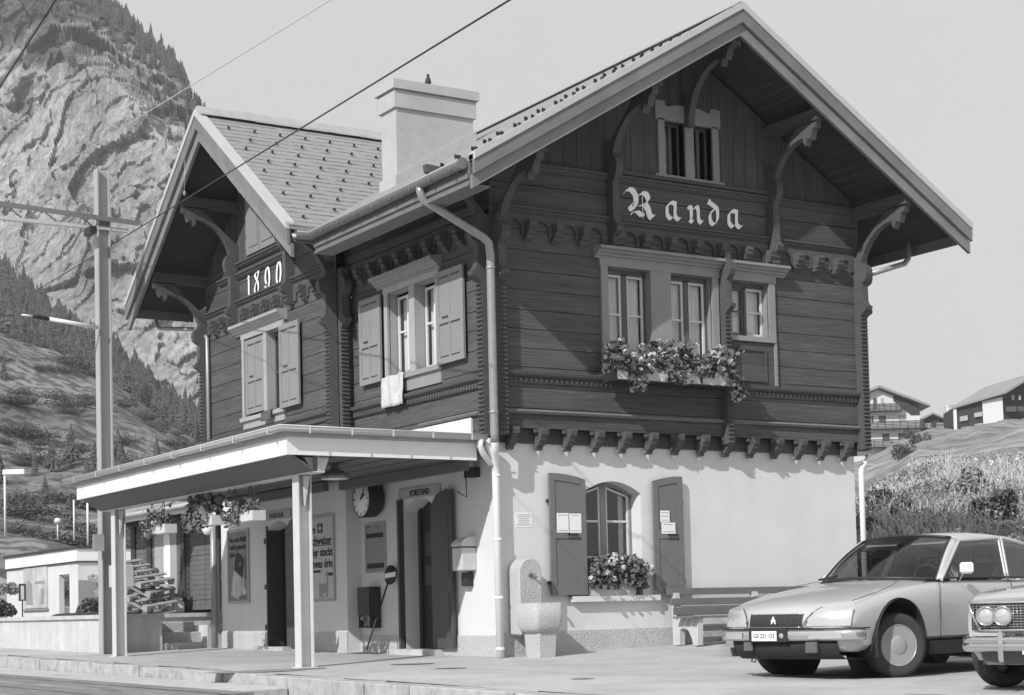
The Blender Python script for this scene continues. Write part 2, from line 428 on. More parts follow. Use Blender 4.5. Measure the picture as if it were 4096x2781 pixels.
# ---- carved log ends
def stub(fr, u, zs, w=.13, pr=.17, name='log_end', tooth=True, parent=st):
    """vertical row of log ends standing out of a wall. zs: (z0,z1); serrated below, curved shoulder on top"""
    z0, z1 = zs; mb = MB(); pts = [(-.02, z0)]
    if tooth:
        z = z0; top = z1-.95; n = int((top-z0)/.062); h = (top-z0)/n
        for i in range(n): pts += [(pr-.035, z+.004), (pr, z+h*.45), (pr-.035, z+h*.9)]; z += h
        for o, dz in ((pr+.01, .03), (pr+.03, .05), (pr+.10, .09), (pr+.12, .14), (pr+.07, .17), (pr+.03, .23), (pr+.02, .52), (pr+.06, .54), (pr+.11, .58), (pr+.14, .66), (pr+.13, .74), (pr+.08, .80), (pr+.02, .83), (pr+.02, .95)):
            pts.append((o, top+dz))
    else:
        H = z1-z0
        for o, t in ((pr-.05, .0), (pr, .03), (pr-.03, .06), (pr+.01, .09), (pr-.02, .12), (pr+.07, .15), (pr+.10, .19), (pr+.02, .24), (pr, .32), (pr, .62), (pr+.08, .68), (pr+.11, .76), (pr+.08, .84), (pr, .9), (pr, 1.)):
            pts.append((o, z0+H*t))
    pts.append((-.02, z1))
    pts = pts[::-1]
    mb.prism([fr(u-w/2, o, z) for o, z in pts], fr(w, 0, 0)-fr(0, 0, 0))
    return mb.build(name, M['woodend'], parent)
# gable: corner right, corner left (log ends of the side wall), middle partition, upper ones
stub(G, -.07, (3.05, 6.12)); stub(G, 6.68, (3.05, 6.12)); stub(G, 3.91, (3.05, 5.95), w=.1)
stub(L, -.07, (3.05, 6.12)); stub(V, 4.21, (3.2, 6.12)); stub(V, 9.58, (3.2, 6.12))
def FGr(x): return lambda u, o, z: Vector((x+o, u, z))
stub(FGr(6.75), -.07, (3.05, 6.12))
stub(FG(4.14), -.32, (3.2, 6.12), pr=.12)
for u in (1.895, 4.905): stub(G, u, (5.82, 7.35), w=.12, tooth=False)
for u in (5.76, 8.11): stub(V, u, (5.82, 7.25), w=.12, tooth=False)
# ---- curved roof brackets (profile in out,z) under the purlins
def bracket(fr, u, z1, Lg=1.15, H=1.15, w=.11):
    a = []
    for k in range(9):
        t = math.pi/2*k/8; a.append((Lg*.86-(Lg*.86-.16)*math.sin(t)*1.0, z1-H+(H-.14)*(1-math.cos(t))*1.0))
    # concave quarter: from wall foot up and out
    arc = [(.14+(Lg*.70)*(1-math.cos(t)), z1-H+(H-.20)*math.sin(t)) for t in [math.pi/2*k/9 for k in range(10)]]
    orn = [(Lg*.84, z1-.27), (Lg*.88, z1-.33), (Lg*.93, z1-.22), (Lg*.99, z1-.26), (Lg*1.04, z1-.12), (Lg*1.10, z1-.1), (Lg*1.12, z1)]
    back = [(Lg*.7, z1-.02), (Lg*.42, z1-.28), (.0, z1-.62), (-.01, z1-H)]
    poly = arc+orn+back
    mb = MB(); mb.prism([fr(u-w/2, o, z) for o, z in poly], fr(w, 0, 0)-fr(0, 0, 0))
    return mb.build('roof_bracket', M['woodend'], st)
for u in (-.05, 1.895, 4.905, 6.68): bracket(G, u, min(zroof(u)-.47, 8.3), Lg=1.05, H=1.0)
bracket(G, 3.33, zroof(3.33)-.45, Lg=1.05, H=1.0)
for u in (4.25, 5.76, 8.11, 9.58): bracket(V, u, zwing(u)-.50, Lg=.95, H=1.0 if u not in (4.25,) else .9)
bracket(V, YC, zwing(YC)-.5, Lg=.95, H=.9)
bracket(L, -.05, zroof(-.15)-.42, Lg=.85, H=.85)
# purlins carried by the brackets
for u in (-.05, 1.895, 3.33, 4.905, 6.68):
    mb = MB(); z = zroof(u)-.30-(.08 if u == 3.33 else 0); mb.box((u-.09, -.05, z-.17), (u+.09, 1.22, z), 0, G); mb.build('purlin', M['wood'], st)
for u in (4.25, 5.76, YC, 8.11, 9.58):
    mb = MB(); z = zwing(u)-.32-(.08 if u == YC else 0); mb.box((u-.09, -.05, z-.17), (u+.09, 1.08, z), 0, V); mb.build('purlin', M['wood'], st)

# ---- roofs
def tilemat(name, along):
    m = mat(name, .27, .85, .16, 12, .0, 30, var2=.14, sc2=1.3); n = m.node_tree.nodes; l = m.node_tree.links
    tc = n.new('ShaderNodeTexCoord'); sp = n.new('ShaderNodeSeparateXYZ'); l.new(tc.outputs['Object'], sp.inputs[0])
    def ma(op, x, y=None, z=None):
        q = n.new('ShaderNodeMath'); q.operation = op
        for i, v_ in enumerate((x, y, z)):
            if v_ is None: continue
            if isinstance(v_, (int, float)): q.inputs[i].default_value = v_
            else: l.new(v_, q.inputs[i])
        return q.outputs[0]
    row = ma('DIVIDE', sp.outputs[2], .105); fr_ = ma('FRACT', row); fl = ma('FLOOR', row)
    nz_ = n.new('ShaderNodeTexNoise'); nz_.inputs['Scale'].default_value = 1.; nz_.inputs['Detail'].default_value = 3.
    cm = n.new('ShaderNodeCombineXYZ'); l.new(ma('MULTIPLY', sp.outputs[along], 4.), cm.inputs[0]); l.new(ma('MULTIPLY', fl, 7.3), cm.inputs[1]); l.new(cm.outputs[0], nz_.inputs['Vector'])
    wid = n.new('ShaderNodeMapRange'); wid.inputs[1].default_value = .35; wid.inputs[2].default_value = .6; wid.inputs[3].default_value = .03; wid.inputs[4].default_value = .26; l.new(nz_.outputs['Fac'], wid.inputs[0])
    ln = ma('LESS_THAN', fr_, wid.outputs[0])
    br = n.new('ShaderNodeMapRange'); br.inputs[3].default_value = 1.; br.inputs[4].default_value = .45; l.new(ln, br.inputs[0])
    p = n['Principled BSDF']; old = p.inputs['Base Color'].links[0].from_socket
    l.new(ma('MULTIPLY', old, br.outputs[0]), p.inputs['Base Color'])
    bp = n.new('ShaderNodeBump'); bp.inputs['Strength'].default_value = .6; bp.inputs['Distance'].default_value = .02; l.new(fr_, bp.inputs['Height']); l.new(bp.outputs[0], p.inputs['Normal'])
    return m
M['tileW'] = tilemat('slate_tiles', 0); M['tileM'] = tilemat('slate_tiles_main', 1)
YF, XF = -1.5, -1.6
XE, XE2 = -1.2, 7.86
YE0, YE1 = YC-3.65, YC+3.65
yv = YC-(RID-zroof(XE))/SW; yv2 = YC+(RID-zroof(XE))/SW
def slab(mb, pts, zf, t0, t1):
    a = [(x, y, zf(x, y)-t0) for x, y in pts]; mb.prism(a, (0, 0, -(t1-t0)))
zm = lambda x, y: zroof(x)
zw = lambda x, y: zwing(y)
mb = MB()
slab(mb, [(XE, YF), (XC, YF), (XC, YC), (XE, yv)], zm, 0, .07)
slab(mb, [(XE, yv2), (XC, YC), (XC, 12), (XE, 12)], zm, 0, .07)
slab(mb, [(XC, YF), (XE2, YF), (XE2, 12), (XC, 12)], zm, 0, .07)
mb.build('roof', M['tileM'], st)
mb = MB()
slab(mb, [(XF, YE0), (XE, yv), (XC, YC), (XF, YC)], zw, 0, .07) if abs(yv-YE0) > .02 else slab(mb, [(XF, YE0), (XE, YE0), (XC, YC), (XF, YC)], zw, 0, .07)
slab(mb, [(XF, YC), (XC, YC), (XE, yv2), (XF, YE1)], zw, 0, .07)
mb.build('wing_roof', M['tileW'], st)
# soffits (boards under the tiles)
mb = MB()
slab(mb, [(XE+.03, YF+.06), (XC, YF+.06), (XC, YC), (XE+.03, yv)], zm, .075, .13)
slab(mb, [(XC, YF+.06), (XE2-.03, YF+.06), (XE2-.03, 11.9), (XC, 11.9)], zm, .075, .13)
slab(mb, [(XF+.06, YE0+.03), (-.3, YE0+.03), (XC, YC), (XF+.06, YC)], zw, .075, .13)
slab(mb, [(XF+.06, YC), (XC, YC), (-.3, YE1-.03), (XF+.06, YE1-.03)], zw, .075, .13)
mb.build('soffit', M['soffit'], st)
# board joints on the soffit as thin battens
mb = MB()
for i in range(1, 30):
    x = XC+i*.155
    if x < XE2-.1: mb.prism([(x, YF+.08, zroof(x)-.131), (x+.012, YF+.08, zroof(x+.012)-.131), (x+.012, YF+.08, zroof(x+.012)-.142), (x, YF+.08, zroof(x)-.142)], (0, 1.3, 0))
    x = XC-i*.155
    if x > XE+.1: mb.prism([(x, YF+.08, zroof(x)-.131), (x+.012, YF+.08, zroof(x+.012)-.131), (x+.012, YF+.08, zroof(x+.012)-.142), (x, YF+.08, zroof(x)-.142)], (0, 1.3, 0))
mb.build('soffit_batten', M['wood'], st)
# rake boards: upper board, lower board, sheet verge
def rake(P0, P1, ax, ts, name, m, o0, o1):
    """P0,P1: ridge and eave points (x,y,z top). board between ts=(top drop, bottom drop), thickness o0..o1 along ax (outward)"""
    mb = MB(); a, b = Vector(P0), Vector(P1); n = Vector(ax)
    pts = [a+Vector((0, 0, -ts[0])), b+Vector((0, 0, -ts[0])), b+Vector((0, 0, -ts[1])), a+Vector((0, 0, -ts[1]))]
    pts = [p+n*o0 for p in pts]; mb.prism(pts, n*(o1-o0)); mb.build(name, M[m], st)
for xe in (XE, XE2):
    A, B = (XC, YF, RID), (xe, YF, zroof(xe))
    rake(A, B, (0, -1, 0), (.075, .26), 'bargeboard', 'barge', -.02, .03)
    rake(A, B, (0, -1, 0), (.262, .44), 'lower_bargeboard', 'bargelow', -.08, -.025)
    rake(A, B, (0, -1, 0), (-.03, .073), 'verge', 'verge', -.10, .05)
for ye in (YE0, YE1):
    A, B = (XF, YC, RID), (XF, ye, zwing(ye))
    rake(A, B, (-1, 0, 0), (.075, .30), 'bargeboard', 'barge', -.02, .03)
    rake(A, B, (-1, 0, 0), (.302, .50), 'lower_bargeboard', 'bargelow', -.08, -.025)
    rake(A, B, (-1, 0, 0), (-.03, .073), 'verge', 'verge', -.10, .05)
# ridge caps
mb = MB(); x = XF
while x < 2.6:
    mb.prism([(x, YC-.21, RID-.10), (x, YC-.20, RID-.07), (x, YC-.05, RID+.09), (x, YC+.05, RID+.09), (x, YC+.20, RID-.08), (x, YC, RID+.02)], (.36, 0, .0)); x += .33
    for v in list(mb.bm.verts)[-12:]: v.co.z += random.uniform(0, .012)
mb.build('ridge_cap', mat('ridge_tile', .36, .85, .2, 4, var2=.1), st)
mb = MB(); mb.prism([(XC-.16, YF, RID-.05), (XC, YF, RID+.05), (XC+.16, YF, RID-.05)], (0, 13.4, 0)); mb.build('ridge_cap', M['tileM'], st)
# eaves fascia and gutters
mb = MB()
mb.box((XE-.0, YF+.1, zroof(XE)-.36), (XE+.04, yv, zroof(XE)-.076)); mb.box((XE-.03, YF+.1, zroof(XE)-.30), (XE-.002, yv, zroof(XE)-.24)); mb.box((XE2-.04, YF+.1, zroof(XE2)-.26), (XE2, 12, zroof(XE2)-.076))
mb.box((XF+.1, YE0, zwing(YE0)-.26), (XE, YE0+.04, zwing(YE0)-.076)); mb.box((XF+.1, YE1-.04, zwing(YE1)-.26), (-.3, YE1, zwing(YE1)-.076))
mb.build('eaves_fascia', M['barge'], st)
mb = MB(); mb.box((XE-.02, YF+.1, zroof(XE)-.39), (XE+.30, yv, zroof(XE)-.362)); mb.build('eaves_lath', M['ledge'], st)
def gutter(path, r=.085, m='gutter', parent=st, name='gutter', cap=True):
    path = [Vector(p) for p in path]; mb = MB(); rings = []
    for i, p in enumerate(path):
        t = (path[min(i+1, len(path)-1)]-path[max(i-1, 0)]); t.z = 0
        if 0 < i < len(path)-1:
            t = (path[i+1]-p).normalized()+(p-path[i-1]).normalized()
        t.normalize(); side = Vector((t.y, -t.x, 0)); k = 1.
        if 0 < i < len(path)-1: k = 1/max(.5, abs((path[i+1]-p).normalized().dot(t)))
        ring = [p+side*r*k*math.cos(a)+Vector((0, 0, -r*math.sin(a)))*1.0 for a in [math.pi*q/10 for q in range(11)]]
        lip = [p+side*(r+.012)*k+Vector((0, 0, .012))]
        lip2 = [p-side*(r+.0)*k+Vector((0, 0, .012))]
        rings.append(lip+ring+lip2)
    mb.grid(rings)
    o = mb.build(name, M[m], parent)
    md = o.modifiers.new('s', 'SOLIDIFY'); md.thickness = .008
    return o
ge = zroof(XE)-.10
gutter([(XE-.085, YF+.12, ge+.01), (XE-.085, YE0-.085, ge), (XF+.05, YE0-.085, ge-.0)])
gutter([(XE2+.085, YF+.12, ge), (XE2+.085, 12, ge)]); gutter([(XF+.05, YE1+.085, ge-.0), (-.4, YE1+.085, ge)])
mb = MB()
for i in range(9):
    y = YF+.3+i*.55; mb.box((XE-.165, y, ge-.082), (XE-.0, y+.025, ge-.074)); mb.box((XE-.172, y, ge-.08), (XE-.162, y+.025, ge+.02))
mb.build('gutter_bracket', M['gutter'], st)
mb = MB(); mb.lathe([(.075, 0), (.075, .01)], (XE-.085, YF+.115, ge-.005), (0, 1, 0), 16); mb.build('gutter_end', M['gutter'], st)
# down pipe in the corner
pp = [(XE-.085, -.25, ge-.05), (XE-.085, -.25, 6.28), (XE-.05, -.26, 6.17), (-.36, -.34, 5.73), (-.29, -.35, 5.66), (-.27, -.35, 5.5), (-.27, -.35, 3.05), (-.26, -.34, 2.93), (-.20, -.22, 2.74), (-.15, -.14, 2.66)]
mb = MB(); mb.tube(pp[:8], .058, 12)
for z in (5.3, 3.32): mb.lathe([(.062, 0), (.068, .01), (.068, .03), (.062, .04)], (-.27, -.35, z), n=12)
mb.build('downpipe', M['pipe'], st)
mb = MB(); mb.tube([(-.265, -.348, 3.12), (-.26, -.34, 2.93), (-.22, -.27, 2.80), (-.12, -.12, 2.66), (-.11, -.10, 2.55), (-.10, -.10, .0)], .055, 12)
mb.tube([(-.27, -.17, 3.0), (-.27, -.17, 2.9), (-.2, -.15, 2.78), (-.12, -.11, 2.68)], .05, 10)
for z in (2.48, 1.6, .8, .1): mb.lathe([(.06, 0), (.065, .01), (.065, .03), (.06, .04)], (-.10, -.10, z), n=12)
mb.build('lower_downpipe', M['pipewhite'], st)
mb = MB(); mb.tube([(6.95, .0, 3.0), (6.95, -.02, 2.95), (6.74, -.07, 2.78), (6.73, -.07, 2.7), (6.73, -.07, .1)], .045, 10); mb.build('corner_downpipe', M['pipewhite'], st)
mb = MB(); mb.tube([(-1.0, YE1+.085, ge-.05), (-1.0, YE1+.085, 6.2), (-.95, YE1+.02, 6.13), (-.5, 9.8, 6.02), (-.46, 9.66, 5.95), (-.46, 9.46, 5.8), (-.45, 9.46, 3.1)], .04, 10); mb.build('wing_downpipe', M['pipe'], st)
# snow guards
sg = MB(); sg.box((-.006, -.05, -.02), (.006, .03, .07)); sg.box((-.03, .02, .0), (.03, .03, .075)); sgo = sg.build('snow_guard', M['iron'], st, world=False)
for v in sgo.data.vertices: v.co *= .62
k = 0
for row in range(9):
    for i in range(8):
        y = YE0+.22+row*.36; x = XF+.35+i*.47+(row % 2)*.235
        if zroof(x) > zwing(y)-.05 or x > 2.6: continue
        p = Vector((x, y, zwing(y)+.01))-st.location
        if k == 0: sgo.location = p
        else:
            c = sgo.copy(); col.objects.link(c); c.location = p
        k += 1
for row in range(12):
    for i in range(3):
        x = XE+.2+row*.34; y = YF+.25+i*.45+(row % 2)*.2
        c = sgo.copy(); col.objects.link(c); c.location = Vector((x, y, zroof(x)+.01))-st.location; c.rotation_euler.z = math.pi/2; k += 1
# chimney
ch = empty('chimney', (.53, 2.74, 7.6)); ch.parent = st; ch.location = Vector((.53, 2.74, 7.6))-st.location
M['render'] = mat('chimney_render', .42, .9, .12, 5, .3, 40, var2=.16, sc2=1.4)
mb = MB(); mb.box((-.15, 2.5, 6.4), (1.21, 2.98, 8.32)); mb.build('chimney_stack', M['render'], ch)
mb = MB(); mb.box((-.19, 2.46, 8.32), (1.25, 3.02, 8.58)); mb.box((-.23, 2.42, 8.60), (1.29, 3.06, 8.74)); mb.box((-.17, 2.48, 8.58), (1.23, 3.0, 8.6)); mb.build('chimney_cap', M['render'], ch)
mb = MB(); mb.prism([(-.19, 2.47, zroof(-.19)-.05), (1.25, 2.47, zroof(1.25)-.05), (1.25, 2.47, zroof(1.25)+.16), (-.19, 2.47, zroof(-.19)+.16)], (0, .54, 0)); mb.build('flashing', M['render'], ch)
mb = MB(); mb.lathe([(.0, 0), (.035, .02), (.05, .07), (.035, .13), (.02, .15), (.028, .18), (.0, .21)], (.45, 2.55, 8.74), n=10); mb.tube([(.36, 2.5, 8.76), (.43, 2.55, 8.80)], .012, 5)
bird = mb.build('bird', M['iron']); tag(bird, 'small dark bird perched on the rim of the big plastered chimney', 'bird')

# ================================================================ windows
def casing(fr, u0, u1, z0, z1, w=.12, o=.045, m='casing', parent=None, posts=(), sill=True):
    """frame round an opening u0..u1, z0..z1"""
    mb = MB(); mb.box((u0-w, -.01, z0-.02), (u0, o, z1), 0, fr); mb.box((u1, -.01, z0-.02), (u1+w, o, z1), 0, fr); mb.box((u0-w-.02, -.01, z1), (u1+w+.02, o+.006, z1+w*.9), 0, fr)
    for a, b in posts: mb.box((a-.006, -.17, z0-.02), (b+.006, o-.003, z1), 0, fr)
    # reveals
    for a in (u0, u1): mb.box((a-.006 if a == u0 else a-.004, -.17, z0), (a+.004 if a == u0 else a+.006, -.01, z1), 0, fr)
    mb.box((u0+.005, -.17, z1-.006), (u1-.005, -.01, z1), 0, fr)
    return mb.build('window_frame', M[m], parent)
def cornice(fr, u0, u1, z, parent, m='casing', proj=.2, h=.16):
    pr = [(-.01, 0), (.05, 0), (.06, .03), (.09, .035), (.10, .06), (proj*.7, .08), (proj*.75, .105), (proj, .12), (proj, h), (-.01, h+.03)]
    mb = MB(); mb.prism([fr(u0, o, z+dz) for o, dz in pr], fr(u1-u0, 0, 0)-fr(0, 0, 0)); return mb.build('cornice', M[m], parent)
def sash(fr, u0, u1, z0, z1, o=-.12, parent=None, bars=(.5,), m='sash', cur=True, name='sash', w=.035, pane=True, curm='curtain', swing=0):
    P = parent; mb = MB()
    mb.box((u0, o-.03, z0), (u0+w, o, z1), 0, fr); mb.box((u1-w, o-.03, z0), (u1, o, z1), 0, fr)
    mb.box((u0+w, o-.03, z0), (u1-w, o, z0+w), 0, fr); mb.box((u0+w, o-.03, z1-w), (u1-w, o, z1), 0, fr)
    for t in bars: z = lerp(z0, z1, t); mb.box((u0+w, o-.028, z-.014), (u1-w, o-.002, z+.014), 0, fr)
    s = mb.build(name, M[m], P)
    if pane:
        mb = MB(); mb.box((u0+w, o-.022, z0+w), (u1-w, o-.016, z1-w), 0, fr); mb.build('pane', M['glass'], s)
    if cur:
        rows = []; n = 40
        for zz in (z0+.03, z1-.03): rows.append([fr(lerp(u0+.02, u1-.02, k/n), o-.10+.014*math.sin(k*1.9)+.006*math.sin(k*.7), zz) for k in range(n+1)])
        mb = MB(); mb.grid(rows); mb.build('curtain', M[curm], s, norm=False)
    return s
def shutter(fr, u0, u1, z0, z1, o0=.05, th=.035, parent=None, m='shutter', arched=None, mid=.47, lines=True, split2=True):
    mb = MB()
    def top(u): return z1 if not arched else z1-arched*(((u-arched_c)/(u1-u0))**2)
    w = .085
    if arched is None:
        mb.box((u0, o0, z0), (u1, o0+th-.008, z1), 0, fr)
        mb.box((u0, o0+th-.008, z0), (u0+w, o0+th, z1), 0, fr); mb.box((u1-w, o0+th-.008, z0), (u1, o0+th, z1), 0, fr)
        for a, b in ((z0, z0+w*1.3), (lerp(z0, z1, mid)-w*.6, lerp(z0, z1, mid)+w*.6), (z1-w, z1)): mb.box((u0+w, o0+th-.008, a), (u1-w, o0+th, b), 0, fr)
        c = (u0+u1)/2
        if split2: mb.box((c-.03, o0+th-.008, z0+w), (c-.004, o0+th-.004, z1-w), 0, fr); mb.box((c+.004, o0+th-.008, z0+w), (c+.03, o0+th-.004, z1-w), 0, fr)
        s = mb.build('shutter', M[m], parent)
        mb = MB()
        for zz in (z1-w-.012, lerp(z0, z1, mid)-w*.6-.012, z0+w*1.3-.014):
            for a, b in ((u0+w+.02, c-.035), (c+.035, u1-w-.02)): mb.box((a, o0+th-.007, zz-.006), (b, o0+th+.004, zz+.010), 0, fr)
        mb.box((c+.04, o0+th, lerp(z0, z1, mid)+.02), (c+.04+.2*(u1-u0), o0+th+.012, lerp(z0, z1, mid)+.045), 0, fr)
        mb.build('shutter_hardware', M['door'], s)
        return s
# --- double window of the gable
w1 = empty('window'); w1.parent = st; w1.location = Vector((2.75, YW, 4.9))-st.location
tag(w1, 'wide pair of curtained windows behind the long flower box')
casing(G, 1.80, 3.71, 4.05, 5.56, parent=w1, posts=((2.57, 2.93),)); cornice(G, 1.58, 3.90, 5.665, w1)
for a, b in ((1.80, 2.57), (2.93, 3.71)):
    c = (a+b)/2; mb = MB(); mb.box((c-.045, -.15, 4.3), (c+.045, -.1, 5.5), 0, G); mb.box((a, -.17, 5.48), (b, -.10, 5.552), 0, G); mb.box((a+.006, -.17, 4.3), (a+.04, -.10, 5.5), 0, G); mb.box((b-.04, -.17, 4.3), (b-.006, -.10, 5.5), 0, G); mb.build('window_post', M['sashdark'], w1)
    sash(G, a+.04, c-.045, 4.32, 5.48, parent=w1, bars=(.50,)); sash(G, c+.045, b-.04, 4.32, 5.48, parent=w1, bars=(.50,))
mb = MB(); mb.box((1.70, -.16, 4.22), (3.82, .07, 4.29), 0, G); mb.box((1.72, -.01, 3.98), (3.80, .03, 4.22), 0, G); mb.build('sill', M['casing'], w1)
w2 = empty('window'); w2.parent = st; w2.location = Vector((4.45, YW, 5.1))-st.location
tag(w2, 'small curtained window with a wooden panel under its sill')
casing(G, 4.08, 4.82, 4.72, 5.56, parent=w2, m='casing'); cornice(G, 4.0, 5.14, 5.665, w2)
mb = MB(); mb.box((4.43, -.15, 4.72), (4.48, -.1, 5.5), 0, G); mb.box((4.08, -.17, 5.48), (4.82, -.10, 5.552), 0, G); mb.build('window_post', M['sashdark'], w2)
sash(G, 4.09, 4.43, 4.75, 5.48, parent=w2, m='sashdark', bars=(.5,)); s = sash(G, 4.48, 4.81, 4.75, 5.48, parent=w2, bars=(.5,))
mb = MB(); mb.prism([G(4.14, -.145, 4.80), G(4.30, -.145, 4.80), G(4.30, -.145, 5.02), G(4.14, -.145, 4.99)], (0, .004, 0)); mb.prism([G(4.51, -.145, 4.80), G(4.66, -.145, 4.80), G(4.66, -.145, 5.12), G(4.51, -.145, 5.07)], (0, .004, 0)); mb.build('window_blind', M['white_cloth'], w2)
mb = MB(); mb.box((4.0, -.16, 4.64), (4.93, .06, 4.715), 0, G); mb.box((4.90, -.01, 3.98), (4.945, .05, 4.64), 0, G); mb.box((3.98, -.01, 3.98), (4.03, .05, 4.64), 0, G); mb.build('sill', M['casing'], w2)
mb = MB(); mb.box((4.03, .0, 3.98), (4.90, .02, 4.63), 0, G)
for a, b, c, d in ((4.16, 4.74, 4.50, 4.54), (4.16, 4.74, 4.03, 4.07), (4.16, 4.20, 4.07, 4.50), (4.70, 4.74, 4.07, 4.50)): mb.box((a, .02, c), (b, .045, d), 0, G)
mb.build('wood_panel', M['wood'], w2)
# --- attic double window
w3 = empty('window'); w3.parent = st; w3.location = Vector((3.35, YW, 7.4))-st.location
tag(w3, 'small dark attic window with a scalloped head board under the ridge')
mb = MB()
for a, b in ((2.78, 2.90), (3.28, 3.44), (3.80, 3.92)): mb.box((a, -.1, 7.0), (b, .04, 7.86), 0, G)
mb.box((2.7, -.01, 6.96), (4.0, .06, 7.02), 0, G)
for s0 in (0, 1):
    pts = [(2.74, 7.84), (3.32, 7.84), (3.32, 7.98), (3.26, 8.10), (3.12, 8.09), (2.96, 8.05), (2.92, 8.06), (2.92, 8.13), (2.74, 8.13)]
    if s0: pts = [(6.70-a, b) for a, b in pts]
    mb.prism([G(a, .04, b) for a, b in pts], G(0, -.04, 0)-G(0, 0, 0))
mb.build('window_frame', M['casing'], w3)
for a, b in ((2.90, 3.28), (3.44, 3.80)):
    sash(G, a, (a+b)/2+.02, 7.04, 7.84, parent=w3, m='sashdark', bars=(), cur=False, w=.03); sash(G, (a+b)/2+.02, b, 7.04, 7.84, parent=w3, m='sashdark', bars=(), cur=False, w=.03)
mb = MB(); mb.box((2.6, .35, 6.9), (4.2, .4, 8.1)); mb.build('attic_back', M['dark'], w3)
# --- side window with open shutters (main wall, facing the track)
w4 = empty('window'); w4.parent = st; w4.location = Vector((XW, 2.1, 4.9))-st.location
tag(w4, 'window with grey shutters folded back and a cloth over its sill')
casing(L, 1.34, 2.84, 4.24, 5.52, parent=w4, w=.10, m='casinglight', posts=((1.98, 2.14),)); cornice(L, 1.18, 3.14, 5.615, w4, h=.17, m='casing')
for a, b, op in ((1.34, 1.98, 0), (2.14, 2.84, 1)):
    c = (a+b)/2
    sash(L, a+.03, c, 4.26, 5.46, parent=w4, cur=not op, bars=(.55,), curm='white_cloth'); sash(L, c, b-.03, 4.26, 5.46, parent=w4, cur=True, bars=(.55,), curm='curtain' if op else 'white_cloth', o=-.13)
mb = MB(); mb.box((1.22, -.16, 4.15), (2.96, .08, 4.22), 0, L); mb.box((1.24, -.01, 3.96), (2.94, .03, 4.15), 0, L); mb.build('sill', M['casing'], w4)
shutter(L, 3.01, 3.72, 4.20, 5.54, parent=w4); shutter(L, .48, 1.25, 4.20, 5.54, parent=w4)
# --- wing window
w5 = empty('window'); w5.parent = st; w5.location = Vector((XV, 6.9, 4.8))-st.location
tag(w5, 'half shuttered window of the wing under a stepped cornice')
casing(V, 6.22, 7.80, 4.16, 5.53, parent=w5, w=.10, m='casinglight', posts=((6.83, 6.95),)); cornice(V, 6.02, 8.14, 5.62, w5, m='casinglight', h=.17)
sash(V, 6.25, 6.54, 4.18, 5.48, parent=w5, bars=(.5,), cur=True, curm='white_cloth'); sash(V, 6.60, 6.83, 4.18, 5.48, parent=w5, bars=(.5,), cur=False, m='sashdark')
mb = MB(); mb.box((6.1, -.16, 4.07), (7.95, .08, 4.14), 0, V); mb.box((6.15, -.01, 3.94), (7.90, .03, 4.07), 0, V); mb.build('sill', M['casinglight'], w5)
shutter(V, 6.97, 7.76, 4.19, 5.50, parent=w5, o0=.0); shutter(V, 5.42, 6.19, 4.12, 5.52, parent=w5, o0=.06)
# --- attic shutters of the wing
w6 = empty('window'); w6.parent = st; w6.location = Vector((XV, 6.9, 7.3))-st.location
tag(w6, 'closed attic shutters in the peak of the wing gable')
mb = MB(); mb.box((7.08, .0, 7.0), (7.62, .03, 8.1), 0, V); mb.box((6.42, .0, 7.0), (7.06, .03, 7.95), 0, V)
for a, b in ((7.14, 7.5), (6.5, 6.98)):
    mb.box((a, .03, 7.12), (b, .045, 7.16), 0, V); mb.box((a, .03, 7.16), (a+.03, .045, 7.8), 0, V)
for k in range(8): mb.box((7.62, .0, 7.0+k*.13), (7.66+.02*(k % 2), .028, 7.13+k*.13), 0, V)
mb.build('attic_shutter', M['shutter'], w6)
# --- ground floor gable window (arched)
w7 = empty('window'); w7.parent = st; w7.location = Vector((1.9, 0, 1.6))-st.location
tag(w7, 'arched ground floor window with dark panelled shutters and a flower box')
mb = MB(); mb.box((1.12, -.05, .74), (2.66, .10, .82), 0, G0); mb.build('sill', M['stucco'], w7)
R0 = lambda u, o, z: G0(u, o, z)
mb = MB(); c0, u0_, u1_ = 1.91, 1.40, 2.42
def archz(u, zs=2.30, zt=2.47): return zt-(zt-zs)*((u-c0)/(u1_-c0))**2
n = 14
for k in range(n):
    a, b = lerp(u0_, u1_, k/n), lerp(u0_, u1_, (k+1)/n)
    mb.prism([G0(a, -.24, archz(a)-.055), G0(b, -.24, archz(b)-.055), G0(b, -.24, archz(b)), G0(a, -.24, archz(a))], (0, .05, 0))
mb.box((u0_, -.29, .82), (u0_+.05, -.24, 2.28), 0, G0); mb.box((u1_-.05, -.29, .82), (u1_, -.24, 2.28), 0, G0); mb.box((c0-.05, -.285, .82), (c0+.05, -.235, 2.42), 0, G0)
mb.build('window_frame', M['casing'], w7)
for a, b in ((1.45, 1.86), (1.96, 2.37)):
    mb = MB(); w_ = .03; mid = (a+b)/2
    mb.box((a, -.28, .84), (a+w_, -.25, archz(a)-.06), 0, G0); mb.box((b-w_, -.28, .84), (b, -.25, archz(b)-.06), 0, G0)
    for z in (.84, 1.37, 1.89): mb.box((a+w_, -.278, z), (b-w_, -.252, z+.03), 0, G0)
    zA, zB = archz(a+w_)-.06, archz(b-w_)-.06
    mb.prism([G0(a+w_, -.25, zA-.03), G0(b-w_, -.25, zB-.03), G0(b-w_, -.25, zB), G0(a+w_, -.25, zA)], (0, .03, 0))
    s = mb.build('sash', M['sash'], w7)
    mb = MB(); mb.prism([G0(a+.02, -.262, .86), G0(b-.02, -.262, .86), G0(b-.02, -.262, archz(b)-.07), G0(a+.02, -.262, archz(a)-.07)], (0, .004, 0)); mb.build('pane', M['glass'], s)
